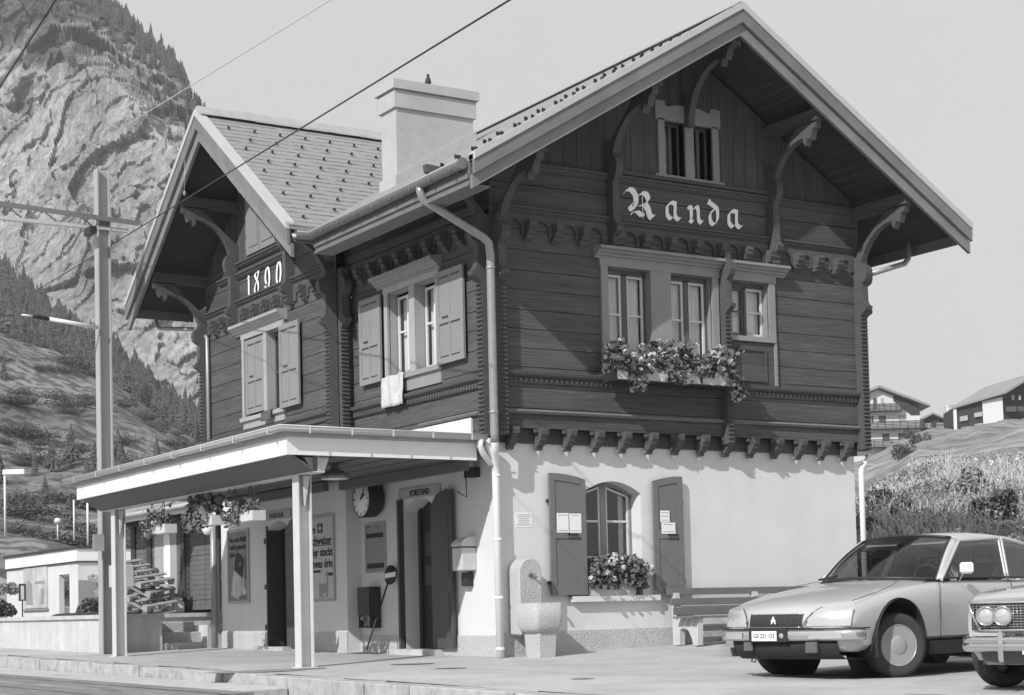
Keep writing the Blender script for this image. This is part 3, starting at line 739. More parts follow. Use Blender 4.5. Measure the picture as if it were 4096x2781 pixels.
mb = MB(); rows = [[G0(lerp(2.29, 2.37, k/20), -.40+.02*math.sin(k*1.5), z) for k in range(21)] for z in (.9, 2.4)]; mb.grid(rows); mb.build('curtain', M['curtain'], w7, norm=False)
def gshutter(u0, u1, z0, zl, zr, flip):
    """panelled shutter whose top follows the arch; zl/zr top heights"""
    mb = MB(); n = 8
    def tz(u): t = (u-u0)/(u1-u0); return zl+(zr-zl)*(t*t if flip else 1-(1-t)**2)
    def strip(a, b, o0, o1, zlo, off):
        for k in range(n):
            p, q = lerp(a, b, k/n), lerp(a, b, (k+1)/n)
            mb.quadbox([G0(p, o0, zlo), G0(q, o0, zlo), G0(q, o1, zlo), G0(p, o1, zlo), G0(p, o0, tz(p)-off), G0(q, o0, tz(q)-off), G0(q, o1, tz(q)-off), G0(p, o1, tz(p)-off)])
    strip(u0, u1, .06, .085, z0, 0)
    w = .085
    mb.box((u0, .085, z0), (u0+w, .098, tz(u0+w/2)-.02), 0, G0); mb.box((u1-w, .085, z0), (u1, .098, tz(u1-w/2)-.02), 0, G0)
    mb.box((u0+w, .085, z0), (u1-w, .098, z0+.12), 0, G0); mb.box((u0+w, .085, z0+.80), (u1-w, .098, z0+.92), 0, G0)
    k = n
    for k in range(n):
        p, q = lerp(u0+w, u1-w, k/n), lerp(u0+w, u1-w, (k+1)/n)
        mb.quadbox([G0(p, .085, tz(p)-.10), G0(q, .085, tz(q)-.10), G0(q, .098, tz(q)-.10), G0(p, .098, tz(p)-.10), G0(p, .085, tz(p)), G0(q, .085, tz(q)), G0(q, .098, tz(q)), G0(p, .098, tz(p))])
    s = mb.build('shutter', M['shutterdark'], w7)
    mb = MB(); c = (u0+u1)/2; mb.box((c-.02, .10, z0+.845), (c+.15, .115, z0+.87), 0, G0); mb.box((c-.02, .098, z0+.80), (u1-w, .104, z0+.81), 0, G0); mb.box((c-.0, .05, z0-.03), (c+.02, .1, z0), 0, G0)
    for z in (z0+.15, z0+1.3): mb.box((u1-.02 if flip is False else u0-.02, .02, z), (u1+.03 if flip is False else u0+.03, .07, z+.05), 0, G0)
    mb.build('shutter_hardware', M['iron'], s)
gshutter(.77, 1.38, .84, 2.56, 2.48, True); gshutter(2.58, 3.12, .84, 2.48, 2.56, False)
# --- doors of the platform side
def door(fr, u0, u1, z1, lab, leaf_open, wall_o=0.):
    d = empty('door'); d.parent = st; d.location = fr((u0+u1)/2, 0, 0)-st.location; tag(d, lab)
    mb = MB(); mb.box((u0, -.33, 0), (u1, -.29, z1), 0, fr)
    mb.box((u0, -.29, 0), (u0+.08, -.24, z1), 0, fr); mb.box((u1-.08, -.29, 0), (u1, -.24, z1), 0, fr); mb.build('door_panel', M['door'], d)
    mb = MB()
    for a, b in ((u0+.14, (u0+u1)/2-.03), ((u0+u1)/2+.03, u1-.14)):
        mb.box((a, -.288, 1.05), (b, -.284, 1.35), 0, fr); mb.box((a, -.288, 1.5), (b, -.284, 1.85), 0, fr)
    mb.build('door_glass', M['sashdark'], d)
    return d
d1 = door(L0, 1.80, 2.80, 2.36, 'dark panelled door under the narrow office name plate', 1)
# open leaf folded back on the near side, and a leaf standing at right angles on the far side
mb = MB(); pts = [(1.18, .12), (1.78, .12), (1.78, 2.2), (1.6, 2.36), (1.35, 2.42), (1.18, 2.40)]
mb.prism([L0(a, .10, b) for a, b in pts], L0(0, -.04, 0)-L0(0, 0, 0)); 
for a, b, c, e in ((1.27, 1.69, .3, .95), (1.27, 1.69, 1.15, 2.1)): mb.box((a, .10, c), (b, .106, e), 0, L0)
mb.build('door_leaf', M['doorleaf'], d1)
mb = MB(); mb.box((2.80, .0, .05), (2.86, .09, 2.36), 0, L0); mb.build('door_leaf', M['doorleaf'], d1)
mb = MB(); mb.lathe([(.03, 0), (.03, .05)], L0(2.05, -.28, 1.1), (-1, 0, 0), 10); mb.build('door_knob', M['iron'], d1)
d2 = door(V0, 6.42, 7.36, 2.28, 'dark waiting room door with a hinged outer leaf', 1)
mb = MB(); pts = [(7.36, .12), (7.40, .12), (7.40, 2.26), (7.36, 2.26)]; mb.box((7.315, -.30, .12), (7.355, .03, 2.2), 0, V0); mb.box((7.31, -.26, .3), (7.314, -.04, 1.0), 0, V0); mb.box((7.31, -.26, 1.2), (7.314, -.04, 2.0), 0, V0); mb.build('door_leaf', M['doorleaf'], d2)
mb = MB(); pts = [(5.82, .12), (6.40, .12), (6.40, 2.1), (6.2, 2.24), (5.98, 2.30), (5.82, 2.28)]
mb.prism([V0(a, .09, b) for a, b in pts], V0(0, -.04, 0)-V0(0, 0, 0)); mb.build('door_leaf', M['doorleaf'], d2)
mb = MB()
for z in (.4, 1.1, 1.9): mb.box((7.37, .0, z), (7.44, .03, z+.09), 0, V0)
mb.build('hinge', M['iron'], d2)
mb = MB(); mb.box((1.6, .0, -.05), (2.95, .25, .10), 0, L0); mb.box((6.3, .0, -.05), (7.5, .22, .12), 0, V0); mb.build('door_step', M['concrete'], st)

# ================================================================ lettering on the timber
def nib_strokes(strokes, fr, u0, z0, sc, nib=(.09, 38), o=.004, name='name_lettering', label=None, th=.012):
    """broad-nib strokes: each a polyline with optional widths; the nib is a slanted segment swept along"""
    mb = MB(); k = 0
    for st_ in strokes:
        w, ang, pts = st_; a = math.radians(ang); dx, dz = math.cos(a)*w/2, math.sin(a)*w/2
        # smooth polyline by Catmull-Rom
        P = [pts[0]]+pts+[pts[-1]]; Q = []
        for i in range(1, len(P)-2):
            p0, p1, p2, p3 = P[i-1:i+3]
            for t in [q/6 for q in range(6)]:
                f = lambda c: .5*(2*p1[c]+(p2[c]-p0[c])*t+(2*p0[c]-5*p1[c]+4*p2[c]-p3[c])*t*t+(3*p1[c]-p0[c]-3*p2[c]+p3[c])*t**3)
                Q.append((f(0), f(1)))
        Q.append(pts[-1])
        rows = [[], []]
        for i in range(len(Q)-1):
            (x0, y0), (x1, y1) = Q[i], Q[i+1]; tx, ty = x1-x0, y1-y0; ln = math.hypot(tx, ty) or 1
            ex, ey = tx/ln*.012, ty/ln*.012
            oo = o+th+k*.00012; k += 1
            nx, ny = (dx, dz)
            # keep a hairline when moving along the nib
            px, py = -ty/ln, tx/ln; pw = abs(nx*px+ny*py)
            if pw < .016: nx, ny = px*.016, py*.016
            quad = [(x0-nx-ex, y0-ny-ey), (x0+nx-ex, y0+ny-ey), (x1+nx+ex, y1+ny+ey), (x1-nx+ex, y1-ny+ey)]
            vs = [mb.bm.verts.new(fr(u0+a_*sc, oo, z0+b_*sc)) for a_, b_ in quad]
            mb.bm.faces.new(vs)
    return mb.build(name, M['letter'], st)
A_ = lambda x: [(.17, 45, [(x+.30, .62), (x+.12, .56), (x+.08, .42), (x+.08, .2), (x+.14, .1), (x+.24, .03)]), (.05, 45, [(x+.24, .03), (x+.40, .14)]), (.17, 45, [(x+.16, .60), (x+.30, .66), (x+.46, .60)]), (.17, 45, [(x+.46, .66), (x+.44, .4), (x+.44, .16), (x+.50, .08)]), (.17, 45, [(x+.50, .08), (x+.60, .03)]), (.05, 45, [(x+.60, .03), (x+.70, .13)])]
N_ = lambda x: [(.17, 45, [(x+.02, .58), (x+.14, .56), (x+.16, .4), (x+.15, .14)]), (.17, 45, [(x+.08, .08), (x+.20, .02)]), (.05, 45, [(x+.0, .46), (x+.14, .62)]), (.17, 45, [(x+.28, .54), (x+.40, .62), (x+.48, .50), (x+.48, .2), (x+.52, .08)]), (.06, 45, [(x+.18, .44), (x+.36, .62)]), (.17, 45, [(x+.52, .08), (x+.60, .02)]), (.05, 45, [(x+.60, .02), (x+.70, .12)])]
D_ = lambda x: [(.05, 45, [(x+.14, .92), (x+.10, .96), (x+.05, .92), (x+.06, .84)]), (.17, 45, [(x+.04, .86), (x+.22, .78), (x+.42, .66), (x+.46, .5), (x+.44, .24), (x+.36, .1), (x+.24, .02)]), (.17, 45, [(x+.28, .56), (x+.12, .46), (x+.08, .3), (x+.10, .12), (x+.22, .02)]), (.06, 45, [(x+.10, .46), (x+.30, .62), (x+.44, .60)])]
R_ = [(.20, 42, [(-.16, .86), (-.02, 1.0), (.18, .98), (.32, .80), (.36, .58), (.30, .38), (.20, .28), (.10, .30), (.06, .40), (.14, .44)]),
      (.05, 90, [(.22, .88), (.23, .30)]), (.05, 90, [(.62, .80), (.63, .0)]),
      (.20, 42, [(.40, .76), (.58, .92), (.78, .90), (.88, .74), (.80, .58), (.62, .48)]), (.05, 30, [(.44, .42), (.62, .50)]),
      (.22, 42, [(.74, .50), (.86, .34), (.92, .14), (1.02, .04)]), (.05, 45, [(1.02, .04), (1.16, .18)]),
      (.20, 20, [(.16, .14), (.32, .22), (.46, .14), (.58, .06)]), (.06, 40, [(.06, .06), (.18, .18)]), (.05, 45, [(.5, .06), (.70, .18)])]
sc = .40
R_ = [(w_*1.28 if w_ > .1 else w_, a_, p_) for w_, a_, p_ in R_]
nib_strokes(R_, G, 2.22, 6.33, .40)
for fn, u in ((A_, 2.90), (N_, 3.32), (D_, 3.70), (A_, 4.07)): nib_strokes([(w_*1.2 if w_ > .1 else w_, a_, p_) for w_, a_, p_ in fn(0)], G, u-.01, 6.36, .40)
# 1890 (reads towards -y), raised white numerals
VR = FLr(XV)
one = [(.05, 80, [(.0, .0), (.0, .0)]), (.11, 0, [(.10, .02), (.10, .95)]), (.07, 90, [(.0, .02), (.2, .02)]), (.06, 60, [(-.02, .84), (.1, .98)])]
eight = [(.10, 20, [(.34, .92), (.18, .98), (.06, .90), (.10, .76), (.26, .60), (.36, .40), (.34, .16), (.2, .02), (.06, .12), (.04, .30), (.14, .48), (.30, .66), (.42, .86), (.46, 1.0)])]
nine = [(.11, 10, [(.10, .30), (.04, .40), (.02, .62), (.10, .86), (.22, .96), (.34, .84), (.40, .6), (.40, .36), (.32, .14), (.20, .02), (.08, .08), (.04, .2)])]
zero = [(.11, 10, [(.12, .04), (.04, .3), (.06, .6), (.14, .86), (.26, .98), (.38, .86), (.42, .56), (.38, .26), (.28, .04)])]
for gl, y in ((one, 7.62), (eight, 7.32), (nine, 6.86), (zero, 6.40)): nib_strokes([(max(w_*1.5, .1), a_, [(x*1.1, z) for x, z in p_]) for w_, a_, p_ in gl], VR, -y, 6.235, .42, name='year_numeral', th=.02)
def onx(px, py, x):
    d = ray(px, py); return CP+d*((x-CP.x)/d.x)
def ony(px, py, y):
    d = ray(px, py); return CP+d*((y-CP.y)/d.y)
# white plaster strip above the canopy
mb = MB(); mb.box((.42, .0, 2.95), (4.12, .03, 3.355), 0, L); mb.box((.42, .03, 2.98), (4.12, .045, 3.10), 0, L); mb.build('plaster_strip', M['stucco'], st)
# ================================================================ PLATFORM CANOPY
ca = empty('platform_canopy', (-2.75, 4.2, 0), 'flat white edged platform canopy on two steel posts along the track side of the station', 'canopy')
CX0, CX1, CY0, CY1 = -.16, -3.24, -.12, 8.52
mb = MB(); mb.box((CX1, CY0, 2.70), (CX1+.04, CY1, 2.93)); mb.box((CX1+.04, CY0, 2.70), (-.42, CY0+.04, 2.93)); mb.box((CX1+.04, CY1-.04, 2.70), (CX0-.1, CY1, 2.93)); mb.build('fascia', M['fasciawhite'], ca)
mb = MB(); mb.box((CX1-.03, CY0-.03, 2.932), (CX1+.05, CY1+.1, 3.04)); mb.box((CX1+.05, CY0-.03, 2.932), (-.36, CY0+.05, 3.04)); mb.build('upper_fascia', M['fasciagrey'], ca)
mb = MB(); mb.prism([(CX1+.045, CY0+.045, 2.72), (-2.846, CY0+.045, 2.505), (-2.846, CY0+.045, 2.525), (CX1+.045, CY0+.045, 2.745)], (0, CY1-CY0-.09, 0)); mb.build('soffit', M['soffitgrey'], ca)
mb = MB(); mb.tube([ony(3633, 975, -.4), ony(3633, 1035, -.4), ony(3618, 1055, -.4), ony(3465, 1102, -.3)], .045, 10); mb.build('eaves_pipe', M['pipe'], st)
mb = MB()
for i in range(12): x = -2.66+i*.215; mb.box((x, CY0+.045, 2.75+(i % 2)*.012), (x+.205, CY1-.045, 2.77+(i % 2)*.012))
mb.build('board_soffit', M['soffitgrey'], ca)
mb = MB(); mb.box((CX1+.02, CY0+.02, 2.95), (CX0-.12, CY1+.08, 3.055)); mb.build('roof_deck', M['gutterlight'], ca)
gz_ = 3.045
g1 = gutter([(-.33, CY0-.11, gz_-.02), (CX1-.10, CY0-.11, gz_), (CX1-.10, CY1+.3, gz_)][::-1], r=.062, m='gutterlight', parent=ca)
mb = MB()
for i in range(8): y = CY0+.2+i*1.15; mb.box((CX1-.172, y, gz_-.075), (CX1-.165, y+.02, gz_+.02)); mb.box((CX1-.165, y, gz_-.075), (CX1-.03, y+.02, gz_-.068))
for i in range(5): x = -.6-i*.6; mb.box((x, CY0-.182, gz_-.085), (x+.02, CY0-.172, gz_+.01))
mb.build('gutter_bracket', M['steel'], ca)
mb = MB(); mb.tube([(-.42, CY0-.11, gz_-.07), (-.43, CY0-.11, gz_-.16), (-.33, CY0-.04, 2.78), (-.19, -.11, 2.66)], .045, 10); mb.build('canopy_spout', M['pipewhite'], ca)
def hbeam(mb, c, L_, ax, h=.19, b=.19, t=.012):
    pass
def post(y, zt=2.5, x=-2.75):
    z0 = gz(x, y); mb = MB(); h = .095
    mb.box((x-h, y-h, z0-.02), (x-h+.013, y+h, zt)); mb.box((x+h-.013, y-h, z0-.02), (x+h, y+h, zt)); mb.box((x-h+.013, y-.006, z0-.02), (x+h-.013, y+.006, zt))
    mb.prism([(x-.0, y-.09, zt-.42), (x+.081, y-.09, zt-.02), (x-.02, y-.09, zt-.02)], (0, .08, 0))
    mb.box((x-.13, y-.13, z0-.03), (x+.13, y+.13, z0+.012))
    mb.build('post', M['steel'], ca)
post(.5); post(7.84)
mb = MB(); mb.box((-2.84, CY0+.1, 2.49), (-2.66, CY1-.1, 2.503)); mb.box((-2.757, CY0+.1, 2.503), (-2.743, CY1-.1, 2.72)); mb.box((-2.84, CY0+.1, 2.72), (-2.66, CY1-.1, 2.733)); mb.build('beam', M['steel'], ca)
for y in (.14,):
    mb = MB(); mb.prism([(-2.88, y, 2.699), (-2.52, y, 2.699), (-2.60, y, 2.50), (-2.74, y, 2.50)], (0, .10, 0)); mb.build('corbel_plate', M['white'], ca)
mb = MB(); mb.box((-.42, .3, 2.6), (-.30, 4.15, 2.74)); mb.box((-.60, 4.35, 2.6), (-.5, 8.4, 2.74)); mb.build('wall_rail', M['soffitgrey'], ca)
# pendant lamp under the canopy
p = at(1340, 1900, 23.6)
la = empty('pendant_lamp', p, 'enamelled bell shaped lamp hanging under the canopy beside the station clock', 'lamp')
mb = MB(); mb.lathe([(.015, .34), (.03, .22), (.055, .16), (.06, .08), (.13, .05), (.19, .0), (.20, -.05), (.195, -.05), (.12, .02)], p, n=24); mb.build('lamp_shade', M['gutter'], la)
mb = MB(); mb.lathe([(.185, -.052), (.19, -.06), (.0, -.065)], p, n=24); mb.build('shade_rim', M['white'], la)
mb = MB(); mb.tube([p+Vector((0, 0, .34)), p+Vector((0, 0, 2.74-p.z))], .012, 6); mb.build('rod', M['iron'], la)
# ---- clock
c = onx(1445, 1996, -.30)
ck = empty('station_clock', c, 'round station clock with a white dial and deep dark drum on the platform wall', 'clock')
mb = MB(); mb.lathe([(.0, -.27), (.25, -.27), (.285, -.22), (.295, 0), (.285, .012), (.27, .0)], c, (-1, 0, 0), 36); mb.build('clock_case', M['iron'], ck)
mb = MB(); mb.lathe([(.273, -.01), (.273, .004), (.0, .0045)], c, (-1, 0, 0), 36); mb.build('dial', M['white'], ck)
mb = MB(); Cf = lambda u, o, z: Vector((c.x-o, c.y-u, c.z+z))
for k in range(12):
    a = k*math.pi/6; s_, c_ = math.sin(a), math.cos(a); r0_, r1_, hw = .215, .26, .009 if k % 3 else .012
    mb.prism([Cf(s_*r0_-c_*hw, .006, c_*r0_+s_*hw), Cf(s_*r0_+c_*hw, .006, c_*r0_-s_*hw), Cf(s_*r1_+c_*hw, .006, c_*r1_-s_*hw), Cf(s_*r1_-c_*hw, .006, c_*r1_+s_*hw)], (-.002, 0, 0))
mb.build('hour_marks', M['black'], ck)
for a, r1_, hw in ((math.radians(40), .23, .010), (math.radians(63), .155, .016)):
    s_, c_ = math.sin(a), math.cos(a); mb = MB(); mb.prism([Cf(-s_*.02-c_*hw, .012, -c_*.02+s_*hw), Cf(-s_*.02+c_*hw, .012, -c_*.02-s_*hw), Cf(s_*r1_+c_*hw, .012, c_*r1_-s_*hw), Cf(s_*r1_-c_*hw, .012, c_*r1_+s_*hw)], (-.004, 0, 0)); mb.build('clock_hand', M['black'], ck)
# ---- name plates over the doors
L0r, V0r = FLr(0.), FLr(-.25)
def board(name, fr, u0, u1, z0, z1, o, m, lab, cat, parent=None, th=.02, frame=None, group=None):
    mb = MB(); mb.box((u0, o, z0), (u1, o+th, z1), 0, fr)
    ob = mb.build(name, m)
    tag(ob, lab, cat, group)
    if frame:
        mb = MB(); w_ = frame
        mb.box((u0-w_, o, z0-w_), (u1+w_, o+th+.012, z0), 0, fr); mb.box((u0-w_, o, z1), (u1+w_, o+th+.012, z1+w_), 0, fr); mb.box((u0-w_, o, z0), (u0, o+th+.012, z1), 0, fr); mb.box((u1, o, z0), (u1+w_, o+th+.012, z1), 0, fr)
        mb.build('frame', M['fasciagrey'], ob)
    return ob
M['sign'] = mat('sign_plate', .40, .6, .05, 5)
b1 = board('door_sign', L0r, -2.91, -1.62, 2.365, 2.52, .005, M['sign'], 'long light name plate reading VORSTAND above the office door', 'sign')
put_text('VORSTAND', .13, L0r, -2.55, 2.395, .028, M['black'], b1, width=.62, bold=.002)
b2 = board('door_sign', V0r, -7.42, -6.32, 2.30, 2.44, .005, M['sign'], 'light name plate reading WARTSAAL above the waiting room door', 'sign')
put_text('WARTSAAL', .12, V0r, -7.18, 2.325, .028, M['black'], b2, width=.60, bold=.002)
# ---- posters
M['poster'] = mat('beer_poster_paper', .50, .8, .05, 8)
M['poster2'] = mat('tobacco_poster_paper', .22, .8, .1, 8)
M['ink'] = mat('print_black', .03, .7, .1, 8); M['inkgrey'] = mat('print_grey', .14, .7, .25, 20); M['inklight'] = mat('print_light', .5, .7, .2, 20); M['inkmid'] = mat('print_mid', .28, .7, .2, 20)
b3 = board('beer_poster', V0r, -5.60, -4.70, .90, 2.22, .0, M['poster'], 'framed poster with big German beer slogan and a beer glass, beside the waiting room door', 'poster', frame=.04)
put_text('Im', .19, V0r, -5.56, 1.98, .022, M['ink'], b3, width=.2, bold=.004)
mb = MB(); mb.box((-5.27, .021, 1.98), (-5.08, .023, 2.13), 0, V0r); mb.build('print', M['ink'], b3)
mb = MB(); mb.box((-5.195, .0235, 2.0), (-5.155, .025, 2.11), 0, V0r); mb.box((-5.24, .0235, 2.04), (-5.11, .0245, 2.07), 0, V0r); mb.build('print_cross', M['poster'], b3)
for t, z, wd in (('Schweizer', 1.79, .82), ('Bier steckt', 1.60, .86), ('etwas drin.', 1.41, .88)): put_text(t, .19, V0r, -5.57, z, .022, M['ink'], b3, width=wd, bold=.004)
mb = MB(); mb.box((-5.57, .021, 1.765), (-4.76, .023, 1.778), 0, V0r); mb.box((-5.57, .021, 1.57), (-5.30, .023, 1.583), 0, V0r)
mb.box((-5.55, .021, 1.33), (-5.18, .0225, 1.37), 0, V0r); mb.box((-4.98, .021, 1.27), (-4.72, .0225, 1.32), 0, V0r); mb.build('print', M['ink'], b3)
mb = MB(); mb.box((-5.25, .021, .93), (-4.92, .022, 1.15), 0, V0r); mb.box((-4.96, .0222, 1.0), (-4.90, .0228, 1.35), 0, V0r); mb.build('print', M['inkmid'], b3)
mb = MB(); mb.box((-5.57, .021, .93), (-5.26, .022, 1.33), 0, V0r); mb.prism([V0r(-4.89, .021, .93), V0r(-4.73, .021, .93), V0r(-4.73, .021, 1.08), V0r(-4.77, .021, 1.12), V0r(-4.85, .021, 1.12), V0r(-4.89, .021, 1.08)], (-.002, 0, 0)); mb.box((-4.88, .021, 1.16), (-4.74, .022, 1.27), 0, V0r); mb.prism([V0r(-5.05+.045*math.cos(a), .0225, .97+.03*math.sin(a)) for a in [k*math.pi/5 for k in range(10)]], (-.001, 0, 0)); mb.build('print', M['inklight'], b3)
b4 = board('tobacco_poster', V0r, -9.06, -8.18, .93, 2.17, .0, M['poster2'], 'tall framed tobacco poster with a tilted packet, left of the waiting room door', 'poster', frame=.045)
for t, z, wd in (('Nur noch Pfeife!', 1.99, .76), ('Leicht gemacht.', 1.86, .76), ('Jank.', 1.73, .24)): put_text(t, .12, V0r, -9.0, z, .022, M['ink'], b4, width=wd, bold=.004)
def poly(fr, pts, o, m, parent, name='print', th=.0012):
    mb = MB(); mb.prism([fr(a, o, b) for a, b in pts], fr(0, th, 0)-fr(0, 0, 0)); return mb.build(name, m, parent)
poly(V0r, [(-8.80, 1.50), (-8.42, 1.34), (-8.32, 1.66), (-8.45, 1.74), (-8.62, 1.80), (-8.72, 1.79)], .021, M['ink'], b4)
poly(V0r, [(-8.82, 1.47), (-8.50, 1.34), (-8.50, 1.02), (-8.66, .98), (-8.94, 1.08), (-8.88, 1.3)], .021, M['inklight'], b4)
poly(V0r, [(-8.42, 1.33), (-8.36, 1.33), (-8.36, 1.16), (-8.24, 1.12), (-8.3, 1.03), (-8.44, 1.03), (-8.48, 1.14)], .0225, M['inklight'], b4)
poly(V0r, [(-9.0, 1.06), (-8.96, 1.08), (-8.60, .97), (-8.62, .945)], .0235, M['inklight'], b4)
poly(V0r, [(-8.30, 1.30), (-8.27, 1.30), (-8.25, 1.72), (-8.28, 1.72)], .0225, M['ink'], b4)
poly(V0r, [(-8.80, 1.0), (-8.55, .96), (-8.3, .96), (-8.25, 1.08), (-8.6, 1.10), (-8.84, 1.16)], .0205, M['inkgrey'], b4)
poly(V0r, [(-8.58, 1.55), (-8.50, 1.53), (-8.47, 1.62), (-8.55, 1.64)], .0226, M['inkgrey'], b4)
poly(V0r, [(-8.72, 1.0), (-8.70, 1.32), (-8.69, 1.32), (-8.71, 1.0)], .0226, M['inkgrey'], b4); poly(V0r, [(-8.60, 1.02), (-8.58, 1.3), (-8.57, 1.3), (-8.59, 1.02)], .0226, M['inkgrey'], b4)
# ---- timetable board and notices
M['board'] = mat('timetable_paper', .27, .7, .12, 25)
b5 = board('timetable_board', L0r, -4.03, -3.40, 1.30, 2.04, .0, M['board'], 'framed timetable board with two black bars beside the station clock', 'timetable', frame=.02)
mb = MB(); mb.box((-4.01, .021, 1.83), (-3.44, .023, 1.90), 0, L0r); mb.box((-4.0, .021, 1.35), (-3.43, .023, 1.43), 0, L0r); mb.box((-4.0, .021, 2.0), (-3.86, .023, 2.012), 0, L0r); mb.box((-3.7, .021, 2.0), (-3.6, .023, 2.012), 0, L0r); mb.build('print', M['ink'], b5)
mb = MB()
for i in range(9):
    for j in range(5):
        if random.random() < .75: mb.box((-3.98+j*.115, .021, 1.48+i*.037), (-3.98+j*.115+random.uniform(.03, .09), .0225, 1.492+i*.037), 0, L0r)
mb.box((-3.95, .021, 1.92), (-3.90, .0225, 1.97), 0, L0r); mb.box((-3.82, .021, 1.94), (-3.58, .0225, 1.955), 0, L0r); mb.build('print', M['inkmid'], b5)
def notice(name, fr, u0, u1, z0, z1, o, lab, rows, cat='notice', m='white'):
    b = board(name, fr, u0, u1, z0, z1, o, M[m], lab, cat, th=.004)
    mb = MB()
    for i in range(rows):
        z = lerp(z1-.03, z0+.03, i/max(1, rows-1)); a = random.uniform(.05, .2)
        mb.box((lerp(u0, u1, a), o+.0045, z-.004), (lerp(u0, u1, 1-a), o+.0055, z+.004), 0, fr)
    mb.build('print', M['inkmid'], b); return b
notice('notice', L0r, -4.24, -4.05, 1.66, 1.86, .0, 'small paper notice taped to the left of the timetable board', 5)
notice('notice', G0, .25, .53, 1.80, 2.0, .0, 'pale typed notice pasted on the bright wall above the stone fountain', 6, m='sign' if False else 'white')
nb = notice('notice', G0, .875, 1.075, 1.72, 1.995, .099, 'left page of a paired notice pinned to the left ground floor shutter', 2)
nb = notice('notice', G0, 1.09, 1.29, 1.715, 1.99, .099, 'right page of a paired notice pinned to the left ground floor shutter', 2)
notice('notice', G0, 2.69, 2.86, 1.88, 2.05, .099, 'upper pale sheet pinned to the right ground floor shutter', 3)
notice('notice', G0, 2.71, 2.96, 1.71, 1.875, .099, 'lower pale map sheet pinned to the right ground floor shutter', 2)
# ---- letter box on the corner
c = onx(1855, 2190, -.12)
mbx = empty('letter_box', c, 'grey metal letter box with a rounded lid on the wall beside the corner drainpipe', 'letter box')
y0 = c.y; mb = MB()
prof = [(-.22, .0), (-.0, .0), (.0, .38), (-.10, .38), (-.18, .36), (-.22, .30)]
mb.box((-.24, y0-.15, 1.22), (-.0, y0+.13, 1.545)); mb.build('box_body', M['gutterlight'], mbx, bevel=.01)
mb = MB(); mb.prism([(-.0, y0-.155, 1.56), (-.245, y0-.155, 1.56), (-.242, y0-.155, 1.61), (-.20, y0-.155, 1.66), (-.13, y0-.155, 1.695), (-.0, y0-.155, 1.70)], (0, .29, 0)); mb.build('lid', M['gutterlight'], mbx)
mb = MB(); mb.box((-.235, y0-.158, 1.546), (-.0, y0+.13, 1.558)); mb.box((-.1, y0-.05, 1.0), (-.0, y0+.12, 1.198)); mb.build('slot', M['iron'], mbx)
# ---- litter bin
c = onx(1440, 2475, -.28); y0 = c.y
bi = empty('litter_bin', (-.15, y0, .6), 'dark wall mounted litter bin with scraps behind its wire front, below the timetable', 'litter bin')
mb = MB(); mb.box((-.22, y0-.2, .42), (-.02, y0+.2, .44)); mb.box((-.22, y0-.2, .62), (-.20, y0+.2, 1.06)); mb.box((-.20, y0-.2, .44), (-.02, y0-.18, 1.06)); mb.box((-.20, y0+.18, .44), (-.02, y0+.2, 1.06)); mb.build('bin_body', M['iron'], bi)
mb = MB()
for i in range(8): y = y0-.19+i*.05; mb.box((-.218, y, .44), (-.21, y+.008, .62))
mb.build('wire_front', M['iron'], bi)
mb = MB()
for i in range(26): q = Vector((random.uniform(-.18, -.06), y0+random.uniform(-.15, .15), random.uniform(.46, .62))); a = Vector([random.uniform(-.06, .06) for _ in range(3)]); b = Vector([random.uniform(-.06, .06) for _ in range(3)]); mb.bm.faces.new([mb.bm.verts.new(q+v) for v in (a, b, -a, -b)])
tag(mb.build('litter', M['white'], None), 'crumpled paper scraps lying in the litter bin', 'litter')
# ---- leaning signal disc
a, b = onx(1467, 2598, -.75), onx(1562, 2300, -.12)
sd = empty('signal_disc', a, 'round hand signal disc with a white bar on a dark stick leaning against the wall', 'signal disc')
mb = MB(); mb.tube([a, b-(b-a).normalized()*.10], .014, 8); mb.build('stick', M['iron'], sd)
mb = MB(); n_ = Vector((-1, -.15, .1)).normalized(); mb.lathe([(.0, -.008), (.15, -.008), (.15, .008), (0, .008)], b, n_, 28); mb.build('disc', M['iron'], sd)
mb = MB(); s_ = n_.cross(Vector((0, 0, 1))).normalized(); u_ = s_.cross(n_)
mb.prism([b+n_*.0095+s_*x+u_*z for x, z in ((-.142, -.03), (.135, -.05), (.14, .02), (-.138, .045))], n_*.001); mb.build('white_bar', M['white'], sd)
# wall horn / bracket lamp
p = onx(1870, 1890, -.15); hm = MB(); hm.box((p.x, p.y-.1, p.z-.07), (-.001, p.y+.1, p.z+.07)); hm.tube([p+Vector((0, .05, -.05)), p+Vector((-.02, 0, -.35)), p+Vector((-.1, .12, -.27))], .01, 6); tag(hm.build('wall_fixture', M['iron']), 'small dark wall fixture with a hanging cable under the canopy end', 'fixture')
